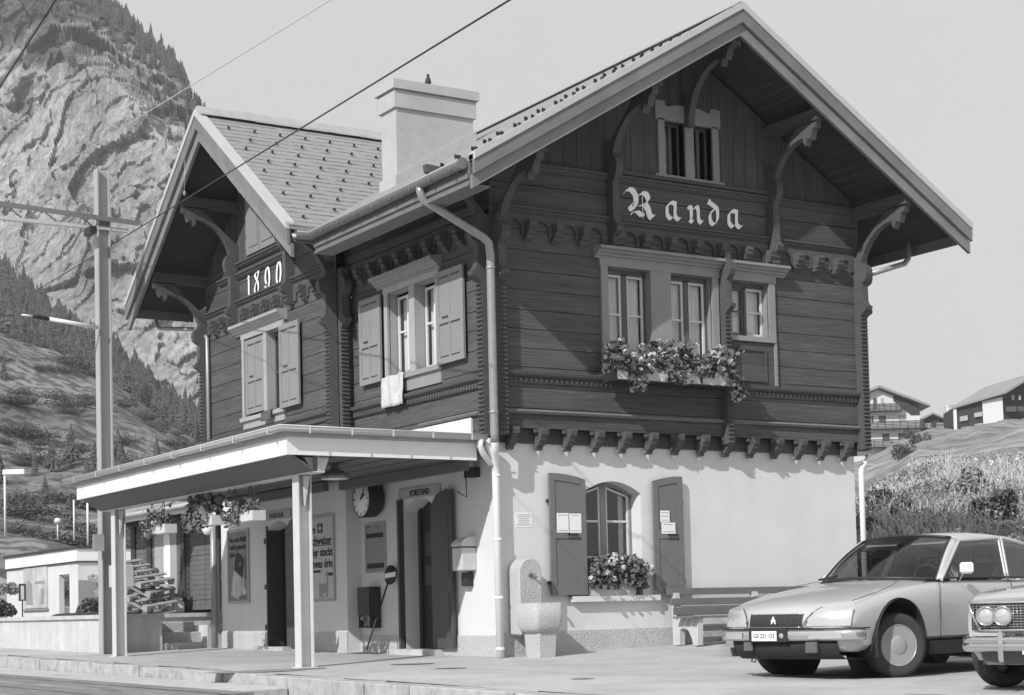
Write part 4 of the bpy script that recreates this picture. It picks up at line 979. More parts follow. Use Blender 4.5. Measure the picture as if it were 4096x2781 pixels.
# hook on wing wall, pole globe
# ---- stone fountain
fo = empty('fountain', (.2, -.35, 0), 'small granite wall fountain with an arched back and rounded basin at the building corner', 'fountain')
z0 = gz(.2, -.5)
mb = MB(); pts = [(.10, .3), (.48, .3), (.48, 1.16)]+[(.29+.19*math.cos(a), 1.16+.20*math.sin(a)) for a in [math.pi*k/10 for k in range(1, 10)]]+[(.10, 1.16)]
mb.prism([(x, -.03, z) for x, z in pts], (0, -.27, 0)); mb.build('fountain_back', M['stone'], fo, bevel=.02)
mb = MB(); rings = []
for k_, (r, h) in enumerate([(.66, 0), (.82, .015), (.93, .06), (.985, .13), (1., .20), (1., .40), (.86, .40), (.84, .30)]):
    ring = []
    hx, hy = .225*r+.0, .27*r; cr = .07
    for (qx, qy, a0) in ((1, 1, 0), (-1, 1, 90), (-1, -1, 180), (1, -1, 270)):
        for t in range(5):
            a = math.radians(a0+t*22.5); ring.append(Vector((.285+qx*(hx-cr)+cr*math.cos(a), -.50+qy*(hy-cr)+cr*math.sin(a), z0+.34+h)))
    rings.append(ring+[ring[0]])
mb.grid(rings); mb.bm.faces.new([mb.bm.verts.new(p) for p in rings[0][:-1]]); mb.bm.faces.new([mb.bm.verts.new(p) for p in rings[-1][:-1]]); bmesh.ops.remove_doubles(mb.bm, verts=mb.bm.verts, dist=1e-4); mb.build('basin', M['stone'], fo)
mb = MB(); P = []
for z, kx, ky in ((z0-.03, .13, .17), (z0+.36, .15, .19)): P += [(.30-kx, -.50-ky, z), (.30+kx, -.50-ky, z), (.30+kx, -.50+ky, z), (.30-kx, -.50+ky, z)]
mb.quadbox(P); mb.build('pedestal', M['stone'], fo, bevel=.012)
mb = MB(); mb.tube([(.29, -.30, 1.12), (.29, -.40, 1.13), (.29, -.43, 1.08)], .018, 8); mb.lathe([(.035, 0), (.035, .02)], (.29, -.30, 1.12), (0, -1, 0), 12); mb.build('spout', M['gutter'], fo)
mb = MB(); mb.box((.12, -.70, z0+.67), (.45, -.31, z0+.68)); mb.build('water', mat('basin_water', .06, .05, .1), fo)
# ---- bench
be = empty('bench', (4.2, -.4, gz(4.2, -.4)), 'dark slatted bench with concrete feet against the white wall behind the car', 'bench')
zb = gz(4, -.4)
for k, (y, z, ty, tz) in enumerate(((-.16, .81, .03, .10), (-.24, .66, .03, .10), (-.30, .52, .03, .11))):
    mb = MB(); mb.box((2.72, y-ty, z), (6.3, y+ty*0, z+tz)); mb.build('back_slat', M['shutterdark'], be, bevel=.004)
for k in range(3):
    mb = MB(); mb.box((2.66, -.80+k*.15, .47), (6.3, -.67+k*.15, .50)); mb.build('seat_slat', M['shutterdark'], be, bevel=.004)
for x in (2.82, 4.3, 6.0):
    mb = MB(); mb.prism([(x, -.76, .468), (x, -.28, .468), (x, -.22, .84), (x, -.14, .84), (x, -.16, zb-.02), (x, -.32, zb-.02), (x, -.33, zb+.20), (x, -.40, .33), (x, -.52, .30), (x, -.60, .18), (x, -.63, zb-.02), (x, -.74, zb-.02)][::-1], (.09, 0, 0)); mb.build('foot', M['concrete'], be)
# ---- flowers
def leafcloud(mb, n, fn, size=(.022, .048), cup=.3):
    for _ in range(n):
        c = Vector(fn()); r = random.uniform(*size); d = Vector((random.gauss(0, 1), random.gauss(0, 1)-.3, random.gauss(.3, 1))).normalized()
        a = d.orthogonal().normalized(); b = d.cross(a); t = random.random()*6.28; a, b = a*math.cos(t)+b*math.sin(t), b*math.cos(t)-a*math.sin(t)
        ring = [c+(a*math.cos(k*math.pi/3)+b*math.sin(k*math.pi/3))*r*random.uniform(.8, 1.1)+d*cup*r*random.uniform(-.3, .6) for k in range(6)]
        mb.bm.faces.new([mb.bm.verts.new(p) for p in ring])
def blooms(mb, n, fn, R=.045, per=16):
    for _ in range(n):
        c = Vector(fn()); rr_ = R*random.uniform(.7, 1.25)
        for k in range(per):
            d = Vector((random.gauss(0, 1), random.gauss(0, 1), random.gauss(.2, 1))).normalized(); p = c+d*rr_; a = d.orthogonal().normalized(); b = d.cross(a); s = rr_*.42
            mb.bm.faces.new([mb.bm.verts.new(p+a*math.cos(t)*s+b*math.sin(t)*s+d*random.uniform(-.2, .2)*s) for t in (0, 1.26, 2.51, 3.77, 5.03)])
def planter(name, loc, lab, parts_fn):
    pass
# long upstairs box
fb = empty('flower_box', (2.6, -.4, 3.97), 'long window box of geraniums in pale panels under the wide upstairs window', 'flower box')
mb = MB(); mb.box((1.62, -.58, 3.87), (3.70, -.30, 4.06)); mb.build('box', M['boxwhite'], fb)
mb = MB(); mb.box((1.60, -.60, 3.85), (3.72, -.28, 3.868))
for x in (1.61, 1.85, 2.55, 3.14, 3.70): mb.box((x-.012, -.60, 3.868), (x+.012, -.582, 4.08))
mb.box((1.60, -.60, 4.062), (3.72, -.582, 4.08)); mb.box((1.6, -.60, 3.868), (1.618, -.3, 4.08)); mb.build('box_frame', M['iron'], fb)
def f1():
    x = random.uniform(1.58, 3.80); top = 4.32+.12*math.sin(x*5.3)+.08*math.sin(x*11+1)+(.06 if 2.3 < x < 2.8 or x > 3.3 else 0)
    t = random.random()**.8; return (x+random.gauss(0, .02), -.46+random.gauss(0, .10)-.05*(1-t), lerp(3.98, top, t))
def f1b():
    q = random.random()
    c = (1.95+q*.25, 4.0-.28*random.random()) if q < .5 else ((3.78+random.gauss(0, .05), 4.0-random.random()*.35) if q < .8 else (2.72+random.gauss(0, .05), 3.98-.12*random.random()))
    return (c[0]+random.gauss(0, .05), -.61+random.gauss(0, .03), c[1])
mb = MB(); leafcloud(mb, 2800, f1); leafcloud(mb, 420, f1b); mb.build('foliage', M['leaf'], fb, norm=False)
mb = MB(); blooms(mb, 75, lambda: (lambda p: (p[0], p[1]-.07, p[2]+.03))(f1()), per=18); blooms(mb, 8, lambda: (lambda p: (p[0], p[1]-.03, p[2]))(f1b()), R=.035); mb.build('blossoms', M['petal'], fb, norm=False)
# ground floor box
fb = empty('flower_box', (1.85, -.02, .95), 'geranium box standing on the sill of the arched ground floor window', 'flower box')
mb = MB(); mb.box((1.43, -.06, .822), (2.25, .16, 1.0)); mb.build('box', M['boxwhite'], fb, bevel=.004)
def f2():
    x = random.uniform(1.40, 2.44); c = math.sqrt(max(0, 1-((x-1.95)/.56)**2)); return (x, -.03+random.gauss(0, .09), lerp(.93, 1.12+.30*c, random.random()))
mb = MB(); leafcloud(mb, 1600, f2, (.02, .042)); mb.build('foliage', M['leaf'], fb, norm=False)
mb = MB(); blooms(mb, 22, lambda: (lambda p: (p[0], p[1]-.07, p[2]+.02))(f2()), R=.05, per=20); mb.build('blossoms', M['petal'], fb, norm=False)
# hanging baskets
M['basket'] = mat('white_hanging_planter', .55, .6, .15, 12)
for i, (px, wd, n, big, lab) in enumerate(((640, .95, 240, .04, 'leftmost hanging white planter of small flowers under the canopy'), (820, 1.05, 330, .085, 'middle hanging white planter with large drooping leaves by the wing drainpipe'), (980, 1.0, 240, .045, 'rightmost hanging white planter, in front of the waiting room wall'))):
    p = onx(px, 2080, -2.75)
    hb = empty('hanging_planter', p, lab, 'hanging planter', 'hanging planters under the canopy beam')
    zb_ = (1.98, 2.0, 1.98)[i]; h = .14; hw = wd/2
    mb = MB()
    mb.box((p.x-.10, p.y-hw, zb_), (p.x+.10, p.y+hw, zb_+.012)); mb.box((p.x-.10, p.y-hw, zb_+.012), (p.x-.085, p.y+hw*.15, zb_+h)); mb.box((p.x-.085, p.y-hw, zb_+.012), (p.x+.10, p.y-hw+.012, zb_+h))
    for k in range(9): y = p.y+hw*.2+k*hw*.09; mb.box((p.x-.10, y, zb_+.012), (p.x-.09, y+.02, zb_+.09))
    mb.build('planter_tray', M['basket'], hb)
    mb = MB()
    for yy in (p.y-hw*.62, p.y+hw*.45):
        mb.tube([Vector((p.x-.09, yy-.07, zb_+.02))]+[Vector((p.x-.03*0-.05, yy+.045*math.cos(a), 2.42+.05*math.sin(a))) for a in [math.pi-k*math.pi/6 for k in range(7)]][::-1][::-1]+[Vector((p.x-.09, yy+.07, zb_+.02))], .007, 5)
    mb.build('wire_hanger', M['iron'], hb)
    fn = lambda: (p.x+random.gauss(0, .07), p.y+random.uniform(-hw*.8, hw), zb_+.10+abs(random.gauss(.08, .10 if i != 1 else .17))-(.0 if i != 1 else .08*random.random()))
    mb = MB(); leafcloud(mb, n, fn, (big*.5, big*1.0)); leafcloud(mb, n//2, lambda: (p.x-.12+random.gauss(0, .02), p.y+random.uniform(-.1, hw), zb_+random.uniform(-.05, .2)), (big*.4, big*.8)); mb.build('foliage', M['leaf'], hb, norm=False)
    mb = MB(); blooms(mb, 7 if i != 1 else 5, fn, R=.05 if i != 1 else .09, per=14); mb.build('blossoms', M['petal'], hb, norm=False)
# cloths at the windows
def cloth(name, fr, u0, u1, z0, z1, m, lab, cat):
    mb = MB(); rows = []
    for j in range(9):
        t = j/8; rows.append([fr(lerp(u0, u1, k/12)+.01*math.sin(j*1.3+k), .105+.02*math.sin(k*1.1+t*2)+.015*t, lerp(z1, z0, t)+.008*math.sin(k*.9)) for k in range(13)])
    rows.insert(0, [fr(lerp(u0, u1, k/12), .01, z1+.015) for k in range(13)])
    mb.grid(rows); o = mb.build(name, m, norm=False); tag(o, lab, cat); md = o.modifiers.new('s', 'SOLIDIFY'); md.thickness = .012; return o
cloth('cloth', L, 2.24, 2.92, 3.76, 4.23, mat('patterned_cloth', .5, .95, .35, 7, .3, 30), 'pale patterned cloth hung out over the sill of the side window', 'cloth')
cloth('garment', V, 6.50, 6.90, 3.98, 4.15, mat('dark_garment', .09, .95, .3, 9), 'dark garment draped over the sill of the wing window', 'garment')
# ================================================================ GROUND, KERB, TRACK
M['paving'] = mat('dusty_paving', .45, .95, .16, 9, .35, 70, var2=.14, sc2=.5)
M['gravel'] = mat('gravel', .40, .95, .3, 40, .8, 60, var2=.1, sc2=.5)
M['kerb'] = mat('kerb_stone', .40, .9, .3, 7, .4, 40, var2=.12, sc2=1.2)
def structure(o): return tag(o, kind='structure')
KX = -3.9
def blotch(m, sc, a, b, lo, hi=1.):
    n = m.node_tree.nodes; l = m.node_tree.links; p = n['Principled BSDF']; old = p.inputs['Base Color'].links[0].from_socket
    t = n.new('ShaderNodeTexNoise'); t.inputs['Scale'].default_value = sc; t.inputs['Detail'].default_value = 9; t.inputs['Roughness'].default_value = .65; l.new(n['Texture Coordinate'].outputs['Object'], t.inputs['Vector'])
    q = n.new('ShaderNodeMapRange'); q.inputs[1].default_value = a; q.inputs[2].default_value = b; q.inputs[3].default_value = lo; q.inputs[4].default_value = hi; l.new(t.outputs['Fac'], q.inputs[0])
    u = n.new('ShaderNodeMath'); u.operation = 'MULTIPLY'; l.new(old, u.inputs[0]); l.new(q.outputs[0], u.inputs[1]); l.new(u.outputs[0], p.inputs['Base Color'])
blotch(M['paving'], .9, .36, .56, .84); blotch(M['paving'], 14, .30, .42, .72); blotch(M['stucco'], .7, .3, .5, .93); blotch(M['concrete'], 3., .35, .5, .8); blotch(M['kerb'], 4, .38, .5, .75)
xs = [KX+.30]+[KX+.6+i*.7 for i in range(28)]; ys = [-30+i*.8 for i in range(90)]
mb = MB(); mb.grid([[(x, y, gz(x, y)+.004*noise.noise(Vector((x*.6, y*.6, 0)))) for x in xs] for y in ys]); structure(mb.build('pavement', M['paving'], norm=False))
mb = MB(); y = -30
while y < 42:
    l_ = random.uniform(.85, 1.1); z = gz(KX+.15, y+.5)
    mb.box((KX+random.uniform(-.015, .015), y+.010, -.75), (KX+.30, y+l_-.010, z+random.uniform(-.006, .006))); y += l_
structure(mb.build('kerb', M['kerb'], bevel=.012))
mb = MB(); mb.grid([[(x, y, -.42+.03*noise.noise(Vector((x*.8, y*.8, 3)))) for x in [-40+i*1.0 for i in range(37)]+[KX+.02]] for y in [-30+i*1.0 for i in range(90)]]); structure(mb.build('track_bed', M['gravel'], norm=False))
mb = MB(); R_ = 3000; mb.grid([[(x, y, -.9) for x in (-R_, -300, 300, R_)] for y in (-R_, -300, 300, R_)]); structure(mb.build('ground', mat('far_ground', .25, .95, .2, .05), norm=False))
# level crossing slab beside the kerb
mb = MB(); prev = None
mb.prism([(KX-.02, -1.55, -.19), (KX-.9, -1.75, -.19), (KX-1.6, -2.3, -.19), (KX-1.75, -3.0, -.19), (KX-4.8, -3.2, -.19), (KX-4.8, 22, -.19), (KX-.02, 22, -.16)], (0, 0, -.12)); structure(mb.build('crossing_slab', M['concrete'], bevel=.02))
M['plank'] = mat('weathered_plank', .22, .9, .6, 3, .5, 20, stretch=(7, .35, 1), var2=.35, sc2=1.5)
for g, (xa, xb) in enumerate(((-7.0, -6.1), (-8.6, -7.9))):
    pass
mb = MB(); x = -5.05
while x > -8.6:
    w_ = random.uniform(.16, .26)
    mb.box((x-w_+.012, -3.1+random.uniform(-.1, .1), -.188), (x, 22, -.172+random.uniform(-.01, .02)))
    x -= w_+(.10 if random.random() < .3 else .02)
structure(mb.build('crossing_planks', M['plank']))
M['railsteel'] = mat('rail_steel', .12, .45, .3, 6, metal=.6)
for x in (-5.35, -6.35):
    mb = MB(); mb.box((x-.035, -30, -.30), (x+.035, 60, -.162)); mb.box((x-.07, -30, -.36), (x+.07, 60, -.30)); tag(mb.build('rail', M['railsteel']), 'running rail let into the planked level crossing, '+('nearer to the kerb' if x > -6 else 'farther from the kerb'), 'rail', 'rails of the station track')
# puddle-like stains and cracks in the paving
M['stain'] = mat('paving_stain', .24, .9, .3, 12)
mb = MB()
for (px, py, a, b) in ((1010, 2678, 1.1, .10), (1160, 2672, .8, .06), (1650, 2657, .5, .05), (1800, 2668, .35, .04), (3700, 2735, .30, .035), (2330, 2695, .22, .03), (3735, 2760, .2, .02), (1220, 2610, .9, .12), (1000, 2600, .6, .06)):
    p = onz(px, py, -.03); p.z = 0; n_ = 22
    ring = []
    for k in range(n_):
        t = k*2*math.pi/n_; q = p+Vector((math.cos(YAW), -math.sin(YAW), 0))*math.cos(t)*a*(1+.3*noise.noise(Vector((k, px, 0))))*.6+Vector((math.sin(YAW), math.cos(YAW), 0))*math.sin(t)*b*5*(1+.3*noise.noise(Vector((k, px, 5))))*.6
        ring.append(Vector((q.x, q.y, gz(q.x, q.y)+.008)))
    mb.bm.faces.new([mb.bm.verts.new(q) for q in ring])
structure(mb.build('pavement_stains', M['stain'], norm=False))

# ================================================================ LOADING RAMP AND GOODS SHED
rp = empty('loading_ramp', (-1, 12, 0), 'stained concrete loading ramp with steps behind the far canopy post', 'loading ramp')
mb = MB(); mb.box((-2.35, 9.75, -.2), (-1.30, 42, .66)); mb.box((-1.30, 10.75, -.2), (.45, 42, .66)); mb.box((-.42, 9.75, -.2), (.2, 10.75, .50)); mb.build('ramp_wall', M['concretestain'], rp)
mb = MB(); mb.box((-2.40, 9.70, .662), (-1.27, 42, .735)); mb.box((-1.27, 10.70, .662), (.45, 42, .735)); mb.build('coping', M['concrete'], rp)
for k in range(3):
    mb = MB(); mb.box((-1.297, 9.78+k*.32, -.1), (-.423, 10.745, .19*(k+1)+.0)); mb.build('step', M['plinth'], rp, bevel=.008) if k < 3 else None
M['boards'] = mat('weathered_boards', .13, .8, .3, 6, .4, 30, var2=.25)
sh = empty('goods_shed', (1.2, 13.5, .7), 'weathered board goods shed with a slatted double door standing on the loading ramp', 'shed')
FS = FL(.42)
mb = MB(); z = .74
while z < 2.95:
    for (a, b, c, d) in split(9.5, 16.2, z+.004, z+.116, [(11.25, 12.95, .74, 2.40)]): mb.box((a, -.1, c), (b, random.uniform(0, .012), d), 0, FS)
    z += .12
for (a, b, c, d) in split(9.5, 16.2, .74, 2.95, [(11.25, 12.95, .74, 2.40)]): mb.box((a, -.14, c), (b, -.1, d), 0, FS)
mb.box((.45, 16.05, .74), (5, 16.2, 3.0)); mb.build('shed_wall', M['boards'], sh)
mb = MB()
for a, b in ((11.26, 12.08), (12.10, 12.94)):
    z = .80
    while z < 2.34: mb.box((a, -.09, z), (b, -.06, z+.095), 0, FS); z += .10
    mb.box((a, -.06, 1.0), (b, -.045, 1.06), 0, FS); mb.box((a, -.06, 1.9), (b, -.045, 1.96), 0, FS)
mb.build('slatted_door', M['boards'], sh)
mb = MB(); mb.box((11.1, .0, .74), (11.24, .05, 2.5), 0, FS); mb.box((12.96, .0, .74), (13.2, .05, 2.5), 0, FS); mb.box((14.95, .0, .74), (15.2, .05, 2.9), 0, FS); mb.box((15.95, .0, .74), (16.2, .05, 2.9), 0, FS); mb.build('door_frame', M['soffit'], sh)
mb = MB(); mb.box((13.45, .0, 1.15), (14.75, .03, 2.55), 0, FS); pn = mb.build('panel', M['casinglight'], sh)
mb = MB(); mb.prism([FS(13.97+.20*math.cos(a), .034, (2.25 if math.sin(a) > 0 else 1.55)+.20*math.sin(a)) for a in [k*math.pi/8 for k in range(17)][:-1]], (-.01, 0, 0)); mb.build('white_oval', M['white'], pn)
def shz(x): return 2.80+(x+.25)*.68
mb = MB(); mb.prism([(-.25, 9.72, shz(-.25)), (2.7, 9.72, shz(2.7)), (2.7, 9.72, shz(2.7)+.06), (-.25, 9.72, shz(-.25)+.06)], (0, 6.9, 0)); mb.prism([(2.7, 9.72, shz(2.7)), (6.2, 9.72, 2.78), (6.2, 9.72, 2.84), (2.7, 9.72, shz(2.7)+.06)], (0, 6.9, 0)); mb.build('roof', M['tileM'], sh)
mb = MB(); mb.box((-.28, 9.72, 2.68), (-.255, 16.6, 2.86)); mb.build('eaves_board', M['gutterlight'], sh)
gutter([(-.36, 9.72, 2.82), (-.36, 16.6, 2.82)], r=.06, m='gutterlight', parent=sh)
mb = MB()
for k in range(5): mb.box((-.24, 9.9+k*1.3, 2.62), (.4, 10.0+k*1.3, 2.74))
mb.box((-.22, 9.8, 2.745), (.4, 16.5, 2.77)); mb.build('rafter', M['boards'], sh)
# globe on the wing drain pipe
wp = MB(); wp.tube([(-.36, 9.56, 0.02), (-.36, 9.56, 2.70)], .06, 12); o = wp.build('canopy_drainpipe', M['pipe']); tag(o, 'round zinc drainpipe at the far corner of the wing under the canopy', 'drainpipe')
mb = MB(); mb.lathe([(.0, -.11), (.07, -.09), (.11, 0), (.09, .08), (.0, .11)], (-.44, 9.62, 2.27), n=16); tag(mb.build('globe_lamp', M['white']), 'small white globe lamp fixed beside the drainpipe at the far wing corner', 'lamp')
# pallets
M['pallet'] = mat('raw_pallet_wood', .30, .85, .25, 6, .3, 30)
def pallet(i):
    r = empty('pallet', (0, 0, 0)); 
    for k in range(5):
        mb = MB(); mb.box((-.4, -.6+k*.275, .10), (.4, -.50+k*.275, .12)); mb.build('board', M['pallet'], r, world=False)
    for x in (-.4, -.05, .3):
        mb = MB(); mb.box((x, -.6, .0), (x+.1, .6, .015)); mb.box((x, -.6, .015), (x+.1, -.45, .099)); mb.box((x, -.07, .015), (x+.1, .07, .099)); mb.box((x, .45, .015), (x+.1, .6, .099)); mb.build('runner', M['pallet'], r, world=False)
    return r
p0 = pallet(0)
pals = ['topmost pallet of the leaning stack on the loading ramp', 'second pallet from the top of the leaning stack on the ramp', 'middle pallet of the leaning stack on the ramp', 'second pallet from the bottom of the leaning stack', 'bottom pallet of the leaning stack on the ramp', 'pallet stood on edge at the left of the leaning stack']
for i in range(6):
    q = p0 if i == 0 else copytree(p0)
    q['label'] = pals[i]; q['category'] = 'pallet'; q['group'] = 'pallets stacked on the loading ramp'
    if i < 5: q.location = (-.55-.02*i, 13.0-.1*i+.1*((i*7) % 3), 1.50-.155*i); q.rotation_euler = (.38+.03*((i*5) % 3), .12*((i*3) % 3-1), .25+.1*((i*11) % 4))
    else: q.location = (-1.15, 13.6, 1.12); q.rotation_euler = (.25, 1.15, .15)
mb = MB(); mb.box((-.02, 12.95, .736), (.38, 13.3, .98)); mb.box((.08, 13.0, .98), (.36, 13.3, 1.06)); tag(mb.build('stone_block', M['white'], bevel=.03), 'pale rough block standing at the foot of the shed door frame', 'block')
mb = MB(); a, b = onz(205, 2468, .78), onz(392, 2456, .80); 
a = at(205, 2466, 36); b = at(560, 2448, 33); d_ = (b-a).normalized()
mb.tube([a, a+d_*.3, b], .05, 6, rf=lambda i: (.012, .05, .05)[i]); tag(mb.build('barrier_pole', M['iron']), 'long dark pole lying along the edge of the loading ramp', 'pole')
# framed display on a stick
p = at(90, 2470, 37); u_ = 37/FPX
dp = empty('display_post', p, 'small black framed display board on a thin stake at the edge of the ramp', 'sign')
rh = Vector((math.cos(YAW), -math.sin(YAW), 0)); fh = Vector((math.sin(YAW), math.cos(YAW), 0))
def Fq(o): return lambda u, d, z: o+rh*u+fh*d+Vector((0, 0, z))
fq = Fq(p)
mb = MB(); mb.box((-.012, -.01, -.1), (.012, .01, .38), 0, fq); mb.build('stake', M['iron'], dp)
mb = MB(); mb.box((-.075, -.02, .36), (-.045, .02, .74), 0, fq); mb.box((.045, -.02, .36), (.075, .02, .74), 0, fq); mb.box((-.045, -.02, .36), (.045, .02, .39), 0, fq); mb.box((-.045, -.02, .71), (.045, .02, .74), 0, fq); mb.build('frame', M['iron'], dp)
mb = MB(); mb.box((-.045, .0, .39), (.045, .01, .71), 0, fq); mb.build('display', M['sign'], dp)

# ================================================================ KIOSK far down the platform
D = 62.; c = at(313, 2480, D); c.z = .7; S_ = D/FPX
kk = empty('kiosk', c, 'flat roofed white kiosk with a dark roof edge far along the platform', 'kiosk')
# near corner at c; long face towards the track (-x), short face towards the camera
zt = .656+(2484-2189)*S_; FK = lambda u, o, z: Vector((c.x-o, c.y+u, z)); FK2 = lambda u, o, z: Vector((c.x+u, c.y-o, z))
Ln = 9.5
mb = MB()
for (a, b, cc, d) in split(0, Ln, .5, zt-.55, [(1.0, 2.3, .5, zt-1.0)]): mb.box((a, -.2, cc), (b, 0, d), 0, FK)
mb.box((.9, -1.0, .5), (2.4, -.8, zt-.6), 0, FK); mb.box((.2, -.2, .5), (6, 0, zt-.55), 0, FK2); mb.box((0, -6, zt-.6), (Ln, -.2, zt-.55), 0, FK); mb.build('kiosk_wall', M['stucco'], kk)
mb = MB(); mb.box((-.05, -6, zt-.55), (Ln+.05, .05, zt-.10), 0, FK); mb.build('roof_band', M['white'], kk)
mb = MB(); mb.box((-.12, -6, zt-.10), (Ln+.12, .12, zt), 0, FK); mb.box((-.08, -6, zt-.60), (Ln+.08, .08, zt-.553), 0, FK); mb.build('roof_edge', M['soffit'], kk)
ps = MB(); ps.box((3.7, .0, 1.15), (6.9, .05, 2.75), 0, FK); pso = ps.build('kiosk_poster', mat('faded_poster', .45, .8, .35, 1.6, var2=.25, sc2=.8), kk)
mb = MB(); mb.prism([FK(u, .052, z) for u, z in ((5.6, 1.3), (6.5, 1.3), (6.6, 2.0), (6.2, 2.3), (5.7, 2.1))], (-.01, 0, 0)); mb.build('poster_figure', M['inkmid'], pso)
mb = MB(); mb.box((4.0, .052, 2.1), (5.3, .06, 2.2), 0, FK); mb.build('poster_line', M['inkmid'], pso)
mb = MB(); mb.prism([FK(u, .052, z) for u, z in ((4.1, 1.3), (4.5, 1.3), (4.5, 1.9), (4.1, 1.9))], (-.01, 0, 0)); mb.build('poster_figure', M['inkmid'], pso)
mb = MB(); mb.box((3.6, .0, 1.05), (7.0, .10, 1.12), 0, FK); mb.box((3.6, .0, 2.78), (7.0, .06, 2.82), 0, FK); mb.build('poster_ledge', M['casing'], kk)
put_text('I C I', .35, FLr(c.x), -(c.y+6.3), 2.98, .02, M['casing'], kk, width=2.3)
mb = MB(); mb.box((.0, .05, 1.0), (5, .12, 2.1), 0, FK2); mb.build('window_front', M['casing'], kk)
# shrubs and rocks near the kiosk
def shrub(name, c, r, n, lab, cat, size=(.03, .06), squash=1., m='leafdark', group=None, seed=0):
    c = Vector(c); mb = MB()
    lobes = [(Vector((random.gauss(0, .45), random.gauss(0, .45), random.uniform(.1, .75)*squash)), random.uniform(.35, .6)) for _ in range(7)]
    def fn():
        l_, s_ = random.choice(lobes); d = Vector((random.gauss(0, 1), random.gauss(0, 1), random.gauss(0, 1))).normalized(); return c+(l_+d*s_*random.uniform(.6, 1))*r
    leafcloud(mb, n, fn, size); o = mb.build(name, M[m], norm=False); tag(o, lab, cat, group); return o
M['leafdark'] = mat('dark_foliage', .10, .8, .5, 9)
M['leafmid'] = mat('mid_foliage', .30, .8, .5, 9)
for px, py, r, n, D_, lab in ((505, 2440, .55, 1500, 45, 'pale leafy shrub against the kiosk wall between pole and shed'), (565, 2350, .5, 1300, 45, 'taller pale shrub beside the dark shed corner'), (350, 2425, .42, 900, 55, 'clipped dark bush in front of the kiosk corner'), (5, 2430, .38, 900, 50, 'dark rounded shrub at the left edge of the picture'), (20, 2350, .35, 900, 56, 'mid grey shrub behind the dark one at the left edge')):
    p = at(px, py, D_); shrub('shrub', p-Vector((0, 0, r*.5)), r, n, lab, 'shrub', m='leafmid' if 'pale' in lab or 'mid' in lab else 'leafdark')
mb = MB(); p = at(20, 2330, 110); mb.lathe([(0, 3.2), (2, 2.8), (5, 1.6), (9, 0), (12, -3)], p+Vector((-7, 0, -.6)), n=28)
for v in mb.bm.verts: v.co += noise.noise_vector(v.co*.4)*.7
structure(mb.build('gravel_mound', M['gravel']))
# lamps and posts in the yard
def lamp_post(px, ytop, ybot, D_, lab, head=True, r=.05):
    a, b = at(px, ybot, D_), at(px-(ybot-ytop)*.012, ytop, D_); a.x, a.y = b.x, b.y
    e = empty('street_lamp' if head else 'lamp_mast', a, lab, 'street lamp' if head else 'mast')
    mb = MB(); mb.tube([a, b], r, 6); mb.build('mast', M['white'], e)
    if head: mb = MB(); f = Fq(b); mb.box((-.08, -.1, -.12), (.9, .1, .12), 0, f); mb.build('lamp_head', M['white'], e, bevel=.03)
lamp_post(22, 1890, 2145, 75, 'slim white street lamp with a flat head in front of the scree, far left')
lamp_post(297, 2000, 2165, 70, 'plain thin white mast rising behind the kiosk, left of the pair', False, .035); lamp_post(352, 2000, 2182, 70, 'plain thin white mast rising behind the kiosk, right of the pair', False, .045)
p = at(231, 2160, 75); mb = MB(); mb.tube([p, p+Vector((0, 0, .8))], .03, 6); mb.lathe([(.0, -.13), (.13, -.1), (.16, 0), (.13, .1), (0, .13)], p+Vector((0, 0, .85)), n=10); tag(mb.build('ball_lamp', M['white']), 'short post with a round white globe above the kiosk roof', 'lamp')

# ================================================================ CATENARY MAST
y_ = 9.38; z0 = .0
ms = empty('catenary_mast', (-2.47, y_, 0), 'tall steel railway mast with a truss arm reaching over the track', 'mast')
X = -2.45
mb = MB(); zt = 8.70
hb = .115; mb.box((X-hb, y_-.11, -.1), (X-hb+.02, y_+.11, zt)); mb.box((X+hb-.02, y_-.11, -.1), (X+hb, y_+.11, zt)); mb.box((X-hb+.02, y_-.008, -.1), (X+hb-.02, y_+.008, zt-.0)); mb.build('mast_beam', mat('grey_mast_steel', .38, .6, .12, 3, var2=.12, streak=.2), ms)
mb = MB(); A, B = at(465, 853, 31.2), at(-60, 775, 31.8); d_ = (B-A)
A = Vector((X+.62, y_-.17, 7.72)); B = Vector((X-5.5, y_-.17, 7.95))
mb.prism([A, B, B+Vector((0, 0, .07)), A+Vector((0, 0, .07))], (0, .02, 0)); mb.prism([A+Vector((0, 0, .07)), B+Vector((0, 0, .07)), B+Vector((0, 0, .085)), A+Vector((0, 0, .085))], (0, .12, 0)); mb.build('cantilever_arm', M['gutter'], ms)
mb = MB(); a2 = Vector((X+.45, y_+.02, 7.58)); b2 = Vector((X-5.5, y_+.02, 7.62)); mb.box((X-5.5, y_-.1, 7.60), (X+.45, y_+.0, 7.66)); 
for k in range(9): x = X-.2-k*.62; mb.tube([(x, y_-.05, 7.66), (x-.3, y_-.05, 7.86+k*.008), (x-.6, y_-.05, 7.66)], .018, 5)
mb.build('truss', M['gutterlight'], ms)
mb = MB(); mb.box((X-.36, y_-.42, 7.45), (X-.24, y_-.05, 7.57)); mb.build('clamp', M['iron'], ms)
mb = MB(); zi = 5.82; mb.tube([(X-.15, y_-.16, zi), (X-1.02, y_-.16, zi+.09)], .035, 8); mb.tube([(X-1.30, y_-.16, zi+.12), (X-1.5, y_-.16, zi+.13)], .015, 6); mb.build('registration_arm', M['white'], ms)
mb = MB(); mb.lathe([(.02, 0)]+[(.05 if k % 2 else .025, .02+k*.026) for k in range(11)]+[(.02, .30)], (X-1.02, y_-.16, zi+.09), (-1, 0, .11), 10); mb.build('insulator', M['iron'], ms)
